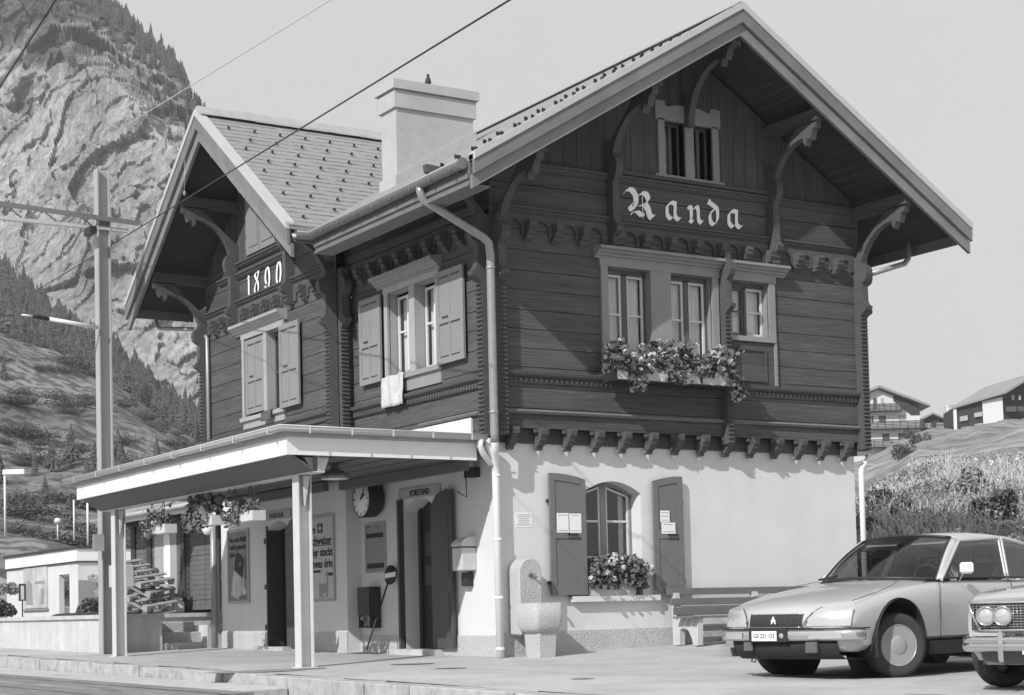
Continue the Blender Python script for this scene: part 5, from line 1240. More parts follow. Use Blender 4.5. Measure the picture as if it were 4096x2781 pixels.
mb = MB(); mb.box((X-.02, y_-.42, 1.20), (X+.36, y_-.17, 1.60)); mb.build('switch_box', M['gutterlight'], ms, bevel=.015)
mb = MB(); mb.box((X-.30, y_-.2, 1.85), (X-.10, y_-.17, 2.15)); mb.build('number_plate', M['casinglight'], ms)
mb = MB(); mb.tube([(X+.05, y_-.2, 1.2), (X+.05, y_-.2, 0)], .02, 6); mb.tube([(X+.15, y_-.2, 1.2), (X+.15, y_-.2, 0)], .015, 6); mb.build('conduit', M['steel'], ms)
# ---- overhead wires
def wire(pts, r, lab, m='iron', sag=0):
    mb = MB(); A, B = pts[0], pts[-1]; mb.tube([A.lerp(B, t/8)-Vector((0, 0, sag*4*(t/8)*(1-t/8))) for t in range(9)], r, 5); tag(mb.build('overhead_wire', M[m]), lab, 'wire', 'overhead wires')
wire((at(-200, 660, 16), at(300, -120, 12)), .008, 'thick dark wire crossing the top left corner in front of the cliff')
wire((at(120, 1180, 40), at(2250, -130, 14)), .010, 'long dark wire running in front of the wing gable and chimney', sag=.0)
wire((at(-60, 850, 40), at(1500, -110, 13)), .006, 'thin pale wire slanting from the mast arm up past the wing ridge', 'gutterlight')
mb = MB(); p = at(738, 783, 20.3); mb.tube([p, at(740, 640, 20.3)], .004, 4); mb.lathe([(.0, 0), (.02, .01), (.012, .05), (0, .07)], p, n=6); tag(mb.build('dropper', M['pipe']), 'short dropper hanging on the long wire in front of the wing gable', 'dropper')
# ================================================================ CARS
M['paint'] = mat('silver_paint', .50, .38, .02, 30, metal=.25, coat=.6, spec=.5)
M['paint2'] = mat('light_grey_paint', .40, .3, .02, 30, metal=.1, coat=.7, spec=.5)
M['trim'] = mat('black_trim', .03, .4, .1)
M['under'] = mat('underbody', .03, .8, .2)
M['valance'] = mat('grey_valance', .11, .6, .1)
M['hub'] = mat('wheel_hub', .36, .35, .15, 12, metal=.2)
M['lens'] = mat('headlamp_lens', .5, .15, .25, 9, metal=.3, stretch=(1, 1, 6), spec=.6, coat=.8)
M['plate'] = mat('number_plate_white', .75, .5, .04)
M['carglass'] = glassmat('car_glass', .1); M['carglass'].node_tree.nodes['Transparent BSDF'].inputs[0].default_value = (.5, .5, .5, 1)
M['seat'] = mat('seat_fabric', .10, .8, .2, 12)
M['rim'] = mat('chrome_trim', .6, .2, .05, 8, metal=.8)
def loft(stations, name, m, parent, cuts=(), level=1, sub=None):
    """stations: list of closed half sections [(x,y,z)...] from bottom centre to top centre; mirrored"""
    bm = bmesh.new(); loops = []
    for sec in stations:
        full = [Vector(p) for p in sec]+[Vector((p[0], -p[1], p[2])) for p in sec[::-1][1:-1]]
        loops.append([bm.verts.new(p) for p in full])
    for A, B in zip(loops, loops[1:]):
        n = len(A)
        for i in range(n):
            f = bm.faces.new((A[i], A[(i+1) % n], B[(i+1) % n], B[i])); f.smooth = True
    bm.faces.new(loops[0][::-1]); bm.faces.new(loops[-1])
    bmesh.ops.recalc_face_normals(bm, faces=bm.faces)
    me = bpy.data.meshes.new(name); bm.to_mesh(me); bm.free(); me.materials.append(m)
    o = bpy.data.objects.new(name, me); col.objects.link(o)
    if sub:
        md = o.modifiers.new('s', 'SUBSURF'); md.levels = sub; md.render_levels = sub
    tmp = []
    for (x, z, r, y0, y1) in cuts:
        mb = MB(); mb.lathe([(r, 0), (r, y1-y0)], (x, y0, z), (0, 1, 0), 40, smooth=True); c = mb.build('cut', m); tmp.append(c)
        md = o.modifiers.new('b', 'BOOLEAN'); md.operation = 'DIFFERENCE'; md.object = c; md.solver = 'EXACT'
    dg = bpy.context.evaluated_depsgraph_get(); dg.update(); nm = bpy.data.meshes.new_from_object(o.evaluated_get(dg))
    bpy.data.objects.remove(o)
    for c in tmp: bpy.data.objects.remove(c)
    nm.materials.clear(); nm.materials.append(m); nm.name = name
    for p in nm.polygons: p.use_smooth = True
    nm.set_sharp_from_angle(angle=math.radians(38))
    r_ = bpy.data.objects.new(name, nm); col.objects.link(r_); r_.parent = parent
    return r_
def wheel(parent, x, y, r=.325, steer=0., w=.185, side=1):
    wh = empty('wheel'); wh.parent = parent; wh.location = (x, y, r); wh.rotation_euler.z = steer
    mb = MB(); h = w/2
    mb.lathe([(r*.66, -h*.8), (r*.80, -h), (r*.93, -h*.95), (r*.985, -h*.72), (r, -h*.4), (r, h*.4), (r*.985, h*.72), (r*.93, h*.95), (r*.80, h), (r*.66, h*.8)], (0, 0, 0), (0, 1, 0), 48, cap=False)
    mb.lathe([(r*.66, -h*.8), (r*.60, -h*.2), (r*.60, h*.2)], (0, 0, 0), (0, 1, 0), 32, cap=False) if side > 0 else mb.lathe([(r*.60, -h*.2), (r*.60, h*.2), (r*.66, h*.8)], (0, 0, 0), (0, 1, 0), 32, cap=False)
    for k in range(72):
        a = k*2*math.pi/72
        for j, off in enumerate((-.62, -.2, .2, .62)):
            aa = a+(.04 if j % 2 else 0); ca, sa = math.cos(aa), math.sin(aa); ta = Vector((-sa, 0, ca))*.010; yy = Vector((0, h*.15, 0)); c = Vector((ca, 0, sa))*(r*(1.0 if abs(off) < .5 else .985)+.001)+Vector((0, off*h, 0))
            d = Vector((ca, 0, sa))*.006; mb.quadbox([c-ta-yy, c+ta-yy, c+ta+yy, c-ta+yy, c-ta-yy+d, c+ta-yy+d, c+ta+yy+d, c-ta+yy+d])
    mb.build('tyre', M['rubber'], wh, world=False)
    mb = MB(); s = side
    mb.lathe([(r*.66, s*h*.78), (r*.645, s*h*.86), (r*.625, s*h*.84), (r*.61, s*h*.6), (r*.55, s*h*.42), (r*.44, s*h*.44), (r*.36, s*h*.58), (r*.30, s*h*.80), (r*.22, s*h*.9), (r*.1, s*h*.94), (0, s*h*.95)], (0, 0, 0), (0, 1, 0), 36); mb.build('rim', M['hub'], wh, world=False)
    mb = MB()
    for k in range(5):
        a = k*2*math.pi/5+.4; c = Vector((math.cos(a)*r*.46, s*h*.42, math.sin(a)*r*.46)); mb.lathe([(.022, 0), (.022, .012)], c, (0, s, 0), 8)
    mb.build('rim_hole', M['trim'], wh, world=False)
    return wh
fv = Vector((-.982, -.185, 0)).normalized(); rz = math.atan2(fv.y, fv.x)
c1 = empty('parked_car', (.083, -6.545, -.125), 'silver fastback car with wide swept headlamps and turned front wheels, parked by the bench', 'car', rz=rz)
FXo = .95
def sec(x, w, zb, zs, zh, nose=0.):
    def X(y): return x-nose*(abs(y)/.83)**2.4
    pts = [(0, zb), (w*.55, zb), (w*.86, zb+.01), (w*.955, zb+.07), (w*.99, zb+.22 if zb < .3 else zb+.05), (w, lerp(zb, zs, .62)), (w*.99, lerp(zb, zs, .80)), (w*.965, zs-.05), (w*.925, zs-.012), (w*.87, zs), (w*.6, zh-.012), (w*.3, zh-.003), (0, zh)]
    return [(X(y), y, z) for y, z in pts]
st1 = [sec(.958, .70, .40, .475, .478, .20), sec(.95, .775, .33, .56, .565, .22), sec(.915, .80, .26, .64, .645, .23), sec(.86, .81, .22, .685, .695, .22), sec(.72, .825, .205, .73, .745, .20), sec(.45, .845, .24, .775, .80, .13), sec(.15, .858, .25, .815, .845, .06), sec(-.2, .866, .26, .855, .89, .0), sec(-.5, .868, .27, .885, .93), sec(-.75, .868, .27, .90, .945), sec(-1.2, .868, .27, .91, .93), sec(-2.0, .868, .27, .915, .93), sec(-2.8, .86, .27, .91, .93), sec(-3.2, .82, .22, .88, .92), sec(-3.55, .74, .30, .84, .87), sec(-3.66, .68, .40, .78, .80)]
loft(st1, 'body', M['paint'], c1, cuts=((.03, .30, .445, .45, 1.2), (.03, .30, .445, -1.2, -.45), (-2.845, .30, .36, .5, 1.2), (-2.845, .3, .36, -1.2, -.5)))
mb = MB(); mb.box((-3.3, -.44, .22), (.35, .44, .60)); mb.box((-2.35, -.83, .15), (-.48, .83, .29)); mb.build('underbody', M['under'], c1, world=False)
for sx in (1, -1):
    mb = MB(); mb.lathe([(.435, 0), (.435, .40)], (.03, .46*sx if sx > 0 else -.86, .30), (0, 1, 0), 28); o = mb.build('wheel_well', M['under'], c1, world=False)
    bmx = bmesh.new(); bmx.from_mesh(o.data)
    # open towards the outside and the bottom
    dl = [f for f in bmx.faces if (len(f.verts) > 6 and (f.calc_center_median().y*sx > .7)) or f.calc_center_median().z < .2]
    bmesh.ops.delete(bmx, geom=dl, context='FACES'); bmx.to_mesh(o.data); bmx.free()
for (x, y, s_, t_) in ((0, .745, 1, -.40), (0, -.68, -1, -.40), (-2.845, .72, 1, 0), (-2.845, -.68, -1, 0)): wheel(c1, x, y, steer=t_, side=s_)
# greenhouse
def P(*a): return Vector(a)
def strip(name, pts, wdt, m, parent, th=.02, r=None):
    mb = MB(); mb.tube(pts, wdt, 8); return mb.build(name, m, parent, world=False)
Wb = lambda t: lerp(0, .80, t)
# windscreen: grid from base curve to top curve
def ws_base(y): return P(-.46-.36*(abs(y)/.78)**2.2, y, .945-.03*(abs(y)/.8)**2)
def ws_top(y): return P(-1.24-.14*(abs(y)/.62)**2.2, y, 1.312-.035*(abs(y)/.62)**2)
rows = []
for j in range(9):
    t = j/8; rows.append([ws_base(.74*s).lerp(ws_top(.57*s), t)+P(0, 0, .035*math.sin(math.pi*t)) for s in [k/8-1 for k in range(17)]])
mb = MB(); mb.grid(rows); mb.build('windscreen', M['carglass'], c1, norm=False, world=False)
mb = MB(); edge = [rows[0][k]+P(0, 0, .004) for k in range(17)]; mb.tube(edge, .014, 6); edge = [rows[-1][k]+P(0, 0, .004) for k in range(17)]; mb.tube(edge, .012, 6)
for k in (0, 16): mb.tube([r_[k] for r_ in rows], .014, 6)
mb.build('windscreen_seal', M['trim'], c1, world=False)
# roof shell with side rails
def roofpt(x, s):
    """x from -1.36 to -3.35, s -1..1"""
    t = (-1.24-x)/2.0
    zc = interp([(-3.65, .90), (-3.4, 1.12), (-3.0, 1.27), (-2.6, 1.325), (-2.2, 1.34), (-1.8, 1.345), (-1.24, 1.318)], x)
    hw = interp([(-3.65, .60), (-3.0, .60), (-2.4, .635), (-1.6, .645), (-1.24, .60)], x)
    xx = x-.14*abs(s)**2.2*max(0, 1-t*1.4)
    return P(xx, hw*s, zc-.018*abs(s)**2-.05*abs(s)**8)
xs_ = [-1.24, -1.45, -1.8, -2.2, -2.6, -3.0, -3.3, -3.6]
mb = MB(); rows2 = [[roofpt(x, s) for s in [k/10-1 for k in range(21)]] for x in xs_]; mb.grid(rows2)
for s in (1, -1):
    mb.grid([[roofpt(x, s), roofpt(x, s)+P(0, .022*s, -.035), roofpt(x, s)+P(0, .02*s, -.055)] for x in xs_])
o = mb.build('roof', M['paint'], c1, norm=False, world=False); md = o.modifiers.new('s', 'SOLIDIFY'); md.thickness = .012
for s in (1, -1):
    bA = P(-.80, .80*s, .92); tA = P(-1.39, .645*s, 1.255)
    mb = MB()
    # A pillar: flat blade between windscreen edge and door frame
    e0 = [rows[j][16 if s > 0 else 0] for j in range(9)]
    mb.grid([[e0[j]+P(.01, 0, .004), e0[j].lerp(bA.lerp(tA, j/8)+P(.02, 0, 0), .5)+P(0, .012*s, .01), bA.lerp(tA, j/8)+P(-.015, .006*s, 0)] for j in range(9)])
    o = mb.build('front_pillar', M['paint'], c1, norm=False, world=False); md = o.modifiers.new('s', 'SOLIDIFY'); md.thickness = .014
    # door frames
    tB = P(-2.14, .668*s, 1.285); bB = P(-2.02, .82*s, .925); tC = P(-2.95, .63*s, 1.215); bC = P(-3.15, .78*s, .925)
    mb = MB()
    for path in ([bA, tA, tB, bB], [bB+P(-.05, 0, 0), tB+P(-.06, 0, 0), tC, bC]):
        full = []
        for a, b in zip(path, path[1:]): full += [a.lerp(b, t/6)+P(0, 0, .0) for t in range(6)]
        full.append(path[-1]); mb.tube(full, .017, 6)
    mb.build('door_frame', M['paint'], c1, world=False)
    mb = MB(); mb.bm.faces.new([mb.bm.verts.new(p) for p in (bA, tA, tB, bB)]); mb.bm.faces.new([mb.bm.verts.new(p) for p in (bB+P(-.05, 0, 0), tB+P(-.06, 0, 0), tC, bC)]); mb.build('side_window', M['carglass'], c1, norm=False, world=False)
    mb = MB(); mb.tube([bA+P(-.02, .012*s, .012), bB+P(0, .012*s, .012), bC+P(0, .01*s, .01)], .008, 5); mb.build('window_trim', M['trim'], c1, world=False)
    # shut lines
    mb = MB(); y = .871*s
    mb.tube([P(-.74, .80*s, .912), P(-.67, .862*s, .84), P(-.65, y, .70), P(-.65, y, .45), P(-.65, .862*s, .30)], .0035, 4); mb.tube([P(-2.05, .862*s, .90), P(-2.08, y, .70), P(-2.10, y, .30)], .005, 4)
    mb.build('door_gap', M['trim'], c1, world=False)
    mb = MB(); mb.box((-1.75, .87*s-.01, .80), (-1.66, .87*s+.012, .825)); mb.lathe([(.012, 0), (.012, .01)], (-1.80, .866*s, .815), (0, s, 0), 10); mb.build('door_handle', M['rim'], c1, world=False)
# cabin
mb = MB(); mb.box((-2.35, -.60, .50), (-1.45, -.10, .80)); mb.box((-2.35, .10, .50), (-1.45, .60, .80))
for y in (-.35, .35):
    mb.prism([(-2.0, y-.24, .72), (-2.30, y-.24, 1.12), (-2.42, y-.24, 1.12), (-2.20, y-.24, .72)], (0, .48, 0)); mb.tube([(-2.33, y-.12, 1.12), (-2.33, y-.12, 1.2), (-2.33, y+.12, 1.2), (-2.33, y+.12, 1.12)], .012, 5)
mb.build('seat', M['seat'], c1, world=False)
mb = MB(); mb.prism([(-.60, -.72, .80), (-.60, -.72, .90), (-1.02, -.72, .94), (-1.15, -.72, .90), (-1.15, -.72, .75)], (0, 1.44, 0)); mb.build('dashboard', M['trim'], c1, world=False)
mb = MB(); c_ = P(-1.28, .35, .93); n_ = P(-.85, 0, .5).normalized(); a_ = n_.orthogonal().normalized(); b_ = n_.cross(a_)
mb.tube([c_+a_*.19*math.cos(k*math.pi/12)+b_*.19*math.sin(k*math.pi/12) for k in range(25)], .012, 6); mb.tube([c_+a_*.18, c_], .012, 5); mb.build('steering_wheel', M['valance'], c1, world=False)
mb = MB()
for y0, y1 in ((-.52, -.10), (.10, .52)): mb.bm.faces.new([mb.bm.verts.new(p) for p in (P(-1.30, y0, 1.235), P(-1.42, y0, 1.275), P(-1.42, y1, 1.275), P(-1.30, y1, 1.235))])
mb.build('sun_visor', M['white'], c1, norm=False, world=False)
mb = MB(); mb.box((-1.38, -.10, 1.19), (-1.36, .10, 1.24)); mb.build('rear_mirror', M['trim'], c1, world=False)
# front face
def nose(y, z):   # x of the front surface
    base = interp([(.26, .915), (.33, .95), (.40, .958), (.478, .958), (.565, .95), (.645, .915), (.695, .86), (.745, .72), (.80, .45)], z)
    k = interp([(.4, .20), (.565, .22), (.745, .20), (.80, .13)], z)
    return base-k*(abs(y)/.83)**2.4
def patch(name, ys, zs, m, off=.012, zfun=None, parent=c1, nx=16, nz=8):
    mb = MB(); rows_ = []
    for j in range(nz+1):
        r_ = []
        for i in range(nx+1):
            y = lerp(ys[0], ys[1], i/nx); z = lerp(zs[0], zs[1], j/nz) if zfun is None else zfun(y, j/nz)
            r_.append(P(nose(y, z)+off, y, z))
        rows_.append(r_)
    mb.grid(rows_); return mb.build(name, M[m], parent, norm=False, world=False)
patch('grille', (-.33, .33), (.475, .60), 'trim', .008)
mb = MB()
for k in range(6): z = .485+k*.0225; mb.tube([P(nose(y, z)+.012, y, z) for y in [-.33+i*.066 for i in range(11)]], .0022, 4)
for k in range(24): y = -.33+k*.0287; mb.tube([P(nose(y, .475)+.012, y, .475), P(nose(y, .54)+.012, y, .54), P(nose(y, .60)+.012, y, .60)], .0022, 4)
mb.build('grille_mesh', M['valance'], c1, world=False)
mb = MB(); mb.tube([P(nose(y, .605)+.010, y, .605) for y in [-.34+i*.068 for i in range(11)]], .005, 4); mb.tube([P(nose(y, .47)+.010, y, .47) for y in [-.34+i*.068 for i in range(11)]], .004, 4)
mb.tube([P(nose(.34, z)+.01, .34+.10*((z-.47)/.15)**1.5, z) for z in (.47, .50, .54, .58, .62)], .006, 4); mb.build('grille_frame', M['rim'], c1, world=False)
for dz in (0, .022):
    mb = MB(); f = lambda y, z: P(nose(0, .53)+.018, y, z+dz)
    mb.prism([f(-.032, .505), f(-.018, .505), f(0, .538), f(.018, .505), f(.032, .505), f(0, .562)], P(.004, 0, 0)); mb.build('badge_chevron', M['letter'], c1, world=False)
for s in (1, -1):
    def zf(y, t):
        a = abs(y); lo = .478; hi = interp([(.37, .52), (.42, .60), (.48, .655), (.56, .685), (.66, .69), (.77, .668), (.80, .655)], a); return lerp(lo, hi, t)
    patch('headlight', (.375*s, .795*s), (0, 1), 'lens', .010, zf)
    mb = MB(); mb.tube([P(nose(y, zf(y, 1))+.008, y, zf(y, 1)) for y in [s*(.37+k*.02) for k in range(8)]], .004, 4); mb.tube([P(nose(s*.372, z)+.010, s*(.37+.02*((z-.48)/.05)), z) for z in (.478, .5, .53)], .005, 4); mb.build('headlight_rim', M['trim'], c1, world=False)
# bumper: steel band wrapping to the wheel arch
def bump(y, off=.035): return P(nose(y, .42)+off, y, 0)
def band(name, z0, z1, m, off, ymax=.80, back=.47, th=.012, z1b=None, ymin=None):
    mb = MB(); path = []
    ys_ = [lerp(-ymax, ymax, k/24) for k in range(25)]
    front = [P(nose(y, .42)+off, y, 0) for y in ys_]
    L_ = [P(lerp(back, front[0].x-.05, k/4), -(.862+off*.6), 0) for k in range(5)]; Rr = [P(lerp(front[-1].x-.05, back, k/4), (.862+off*.6), 0) for k in range(5)]
    path = L_+front+Rr
    mb.grid([[p+P(0, 0, z0) for p in path], [p+P(.008, 0, lerp(z0, z1, .3)) if abs(p.y) < .8 else p+P(0, .006*(1 if p.y > 0 else -1), lerp(z0, z1, .3)) for p in path], [p+P(.008, 0, lerp(z0, z1, .7)) if abs(p.y) < .8 else p+P(0, .006*(1 if p.y > 0 else -1), lerp(z0, z1, .7)) for p in path], [p+P(0, 0, z1) for p in path]])
    o = mb.build(name, M[m], c1, norm=False, world=False); md = o.modifiers.new('s', 'SOLIDIFY'); md.thickness = th; return o
band('bumper', .335, .445, 'rim', .03, back=.66); band('bumper_strip', .447, .462, 'trim', .034, back=.60)
mb = MB(); mb.grid([[P(nose(y, .42)+o_, y, z) for y in [-.66+k*.055 for k in range(25)]] for o_, z in ((-.02, .335), (-.03, .27), (-.06, .20), (-.14, .155), (-.5, .14))]); o = mb.build('valance', M['under'], c1, norm=False, world=False); md = o.modifiers.new('s', 'SOLIDIFY'); md.thickness = .01
mb = MB(); mb.box((.93, -.42, .23), (.955, -.30, .325)); mb.box((.90, .36, .21), (.945, .50, .325)); mb.build('lower_lamp', M['valance'], c1, world=False, bevel=.01)
mb = MB(); mb.box((.97, -.30, .325), (.998, .19, .47)); mb.build('plate_bracket', M['trim'], c1, world=False)
mb = MB(); mb.box((.999, -.26, .335), (1.004, .06, .435)); pl_ = mb.build('number_plate', M['plate'], c1, world=False, bevel=.002)
me = text_mesh('GE 221 153', .06, depth=.0005, bold=.0012); xs = [v.co.x for v in me.vertices]; k = .27/(max(xs)-min(xs))
for v in me.vertices: v.co = P(1.0045+v.co.z, -.235+(v.co.x-min(xs))*k, .365+v.co.y)
link('plate_lettering', me, M['black'], pl_)
mb = MB(); mb.lathe([(.028, 0), (.028, .006), (0, .008)], (.999, .12, .385), (1, 0, 0), 16); mb.build('plate_badge', M['casinglight'], c1, world=False)
for s in (1, -1):
    patch('indicator', (.42*s, .74*s), (.355, .425), 'lens', .047, nx=8, nz=2)
mb = MB(); mb.tube([(.94, -.30, .19), (.97, -.30, .13), (.97, -.25, .12), (.95, -.24, .19)], .008, 5); mb.build('tow_eye', M['trim'], c1, world=False)
# wiper, mirror, hood line
mb = MB(); mb.tube([P(-.50, -.30, .955), P(-.56, -.42, .985), P(-.50, -.56, .96), P(-.62, -.40, 1.0)], .012, 5); mb.build('wiper', M['trim'], c1, world=False)
def bodytop(x, y): # approximate hood height
    zs = interp([(.15, .815), (.45, .775), (.72, .73), (.86, .685)][::-1][::-1], x) if x > .15 else interp([(-.75, .90), (-.5, .885), (-.2, .855), (.15, .815)], x); return zs
mb = MB(); s = 1
for s in (1, -1): mb.tube([P(-.42, .52*s, .938), P(-.1, .68*s, .878), P(.3, .75*s, .805), P(.55, .77*s, .758), P(.70, .76*s, .725)], .004, 4)
mb.build('bonnet_gap', M['valance'], c1, world=False)
mi = empty('door_mirror'); mi.parent = c1; mi.location = (-1.0, .90, .95)
mb = MB(); mb.box((-.03, -.0, .03), (.03, .16, .15)); mb.build('mirror_housing', M['white'], mi, world=False, bevel=.022)
mb = MB(); mb.tube([(-.05, -.06, -.06), (0, .04, .04)], .007, 5); mb.tube([(-.0, .07, .05), (0.0, .08, .08)], .01, 5); mb.build('mirror_stem', M['rim'], mi, world=False)

for o in list(c1.children):
    if not o.name.startswith('wheel') or o.name.startswith('wheel_well'):
        o.location.z += .065
        if o.type == 'MESH' and not o.name.startswith('wheel_well'):
            for v in o.data.vertices:
                if v.co.x > .45: v.co.x += (v.co.x-.45)*.09
            for q in o.children:
                for v in q.data.vertices:
                    if v.co.x > .45: v.co.x += (v.co.x-.45)*.09
for o in list(c1.children):
    if o.name.split('.')[0] in ('roof', 'front_pillar', 'windscreen', 'windscreen_seal', 'side_window', 'door_frame', 'window_trim', 'sun_visor', 'rear_mirror'):
        for v in o.data.vertices: v.co.z += max(0, (v.co.z-.90))*.26
# ---------------------------------------------------------------- second car, cut by the frame
f2v = Vector((-.90, -.435, 0)).normalized(); rz2 = math.atan2(f2v.y, f2v.x)
hl = at(3945, 2461, 14.35)      # its outer right headlamp
lf = Vector((-f2v.y, f2v.x, 0)); lf = Vector((0, 0, 1)).cross(f2v)
g2 = -.13
hz = hl.z-g2
loc2 = hl-f2v*.80+lf*.60; loc2.z = g2
c2 = empty('parked_car', loc2, 'pale saloon car with twin round headlamps in a mesh grille, at the right edge', 'car', rz=rz2)
print('hz', hz)
def sec2(x, w, zb, zs, zh, nose=0.):
    def X(y): return x-nose*(abs(y)/.80)**3
    pts = [(0, zb), (w*.6, zb), (w*.93, zb+.02), (w*.985, zb+.10), (w, lerp(zb, zs, .45)), (w*.995, lerp(zb, zs, .7)), (w*.985, zs-.10), (w*.96, zs-.03), (w*.90, zs), (w*.55, zh-.006), (w*.2, zh), (0, zh)]
    return [(X(y), y, z) for y, z in pts]
k0 = hz-.60
st2 = [sec2(.79, .75, .33+k0, .70+k0, .71+k0, .06), sec2(.80, .775, .28+k0, .735+k0, .75+k0, .06), sec2(.77, .785, .25+k0, .765+k0, .785+k0, .06), sec2(.6, .80, .23, .79+k0, .81+k0, .05), sec2(.2, .81, .22, .81+k0, .84+k0), sec2(-.4, .815, .22, .84+k0, .87+k0), sec2(-1.0, .815, .22, .87+k0, .90+k0), sec2(-2.6, .81, .22, .89+k0, .92+k0), sec2(-3.3, .78, .28, .86+k0, .88+k0), sec2(-3.45, .72, .40, .78+k0, .80+k0)]
loft(st2, 'body', M['paint2'], c2, cuts=((0, .32, .36, .45, 1.2), (0, .32, .36, -1.2, -.45), (-2.6, .3, .35, .5, 1.2), (-2.6, .3, .35, -1.2, -.5)))
mb = MB(); mb.box((-3.0, -.44, .22), (.5, .44, .60)); mb.build('underbody', M['under'], c2, world=False)
for (x, y, s_) in ((.0, .70, 1), (.0, -.70, -1), (-2.6, .68, 1), (-2.6, -.68, -1)): wheel(c2, x, y, r=.31, side=s_, steer=-.5 if x == 0 else 0)
Z0, Z1 = .475+k0, .70+k0
F2 = lambda y, o, z: P(.80-.06*(abs(y)/.80)**3+o, y, z)
mb = MB(); mb.grid([[F2(y, .004, z) for y in [-.74+k*.0617 for k in range(25)]] for z in (Z0, Z1)]); mb.build('grille', M['trim'], c2, norm=False, world=False)
mb = MB()
for k in range(11): z = lerp(Z0, Z1, k/10); mb.tube([F2(y, .012, z) for y in [-.72+i*.12 for i in range(13)]], .003, 4)
for k in range(46): y = -.72+k*.032; mb.tube([F2(y, .012, Z0), F2(y, .012, Z1)], .0022, 4)
mb.build('grille_mesh', M['rim'], c2, world=False)
mb = MB()
for z, ya, yb in ((Z0-.006, -.66, .66), (Z1+.006, -.76, .76)): mb.tube([F2(lerp(ya, yb, i/12), .016, z) for i in range(13)], .011, 6)
for s in (1, -1): mb.tube([F2(.66*s, .016, Z0-.006), F2(.73*s, .016, lerp(Z0, Z1, .6)), F2(.76*s, .016, Z1+.006)], .011, 6)
mb.build('grille_frame', M['rim'], c2, world=False)
for y in (-.60, -.455, .455, .60):
    h_ = empty('headlight'); h_.parent = c2; h_.location = F2(y, .0, .592+k0)
    mb = MB(); mb.lathe([(.082, 0), (.086, .02), (.084, .05), (.074, .055), (.070, .03)], (0, 0, 0), (1, 0, 0), 28); mb.build('headlight_rim', M['chrome'], h_, world=False)
    mb = MB(); mb.lathe([(.071, .02), (.066, .034), (.045, .044), (.0, .050)], (0, 0, 0), (1, 0, 0), 28); mb.build('headlight_lens', M['lens'], h_, world=False)
mb = MB(); path = [P(.45, -.81, 0), P(.70, -.81, 0), P(.82, -.77, 0), P(.89, -.68, 0), P(.935, -.45, 0), P(.945, 0, 0), P(.935, .45, 0), P(.90, .70, 0), P(.83, .80, 0), P(.70, .845, 0), P(.45, .845, 0)]
path = [a for a in path]; zb0 = .30+k0
prof2 = [(-.0, 0), (.02, .01), (.03, .035), (.02, .06), (.012, .065), (.02, .072), (.018, .10), (-.01, .115)]
rows_ = []
for i, p in enumerate(path):
    n_ = Vector((p.x-.3, p.y, 0)).normalized() if abs(p.y) > .6 else Vector((1, 0, 0)); rows_.append([p+n_*o+P(0, 0, zb0+z) for o, z in prof2])
mb.grid(rows_); o = mb.build('bumper', M['chrome'], c2, norm=False, world=False); md = o.modifiers.new('s', 'SOLIDIFY'); md.thickness = .01
for y in (-.44, .44):
    mb = MB(); mb.prism([(.93, y-.022, zb0+.17), (.975, y-.022, zb0+.16), (.985, y-.022, zb0+.05), (.975, y-.022, zb0-.06), (.955, y-.022, zb0-.10), (.93, y-.022, zb0-.09)], (0, .044, 0)); mb.build('overrider', M['chrome'], c2, world=False, bevel=.008)
for s in (-1, 1): mb = MB(); mb.box((.765, min(.45*s, .72*s), .395+k0), (.80, max(.45*s, .72*s), .45+k0)); mb.build('indicator', M['lens'], c2, world=False, bevel=.008)
mb = MB(); mb.prism([(.70, -.66, .22), (.79, -.60, .22), (.80, -.66, .34), (.70, -.7, .34)], (0, 1.3, 0)); mb.build('valance', M['valance'], c2, world=False)
mb = MB(); mb.box((.80, -.36, .41+k0), (.806, -.30, .44+k0)); mb.box((.80, -.12, .40+k0), (.806, .12, .44+k0)); mb.build('air_slot', M['trim'], c2, world=False)
mb = MB(); mb.box((.957, -.26, .27+k0), (.963, .26, .38+k0)); mb.build('number_plate', M['plate'], c2, world=False)
# its greenhouse (outside the frame, kept simple but whole)
mb = MB(); rr2 = [[P(x, y, z) for y in (-h2, -h2*.9, 0, h2*.9, h2)] for x, h2, z in ((-1.45, .58, 1.33), (-1.7, .60, 1.38), (-2.2, .60, 1.37), (-2.6, .57, 1.32))]; mb.grid(rr2)
for s in (1, -1):
    for a, b in ((P(-.95, .70*s, .92), P(-1.45, .58*s, 1.33)), (P(-1.6, .74*s, .92), P(-1.6, .60*s, 1.37)), (P(-3.0, .68*s, .9), P(-2.6, .57*s, 1.32))): mb.tube([a, b], .025, 6)
o = mb.build('roof', M['paint2'], c2, norm=False, world=False); md = o.modifiers.new('s', 'SOLIDIFY'); md.thickness = .012
mb = MB(); mb.grid([[P(-.92, -.70, .93), P(-.85, 0, .94), P(-.92, .70, .93)], [P(-1.45, -.57, 1.32), P(-1.42, 0, 1.33), P(-1.45, .57, 1.32)]])
for s in (1, -1): mb.bm.faces.new([mb.bm.verts.new(p) for p in (P(-1.0, .74*s, .93), P(-1.45, .59*s, 1.33), P(-2.6, .58*s, 1.32), P(-3.0, .70*s, .93))])
mb.build('window', M['carglass'], c2, norm=False, world=False)
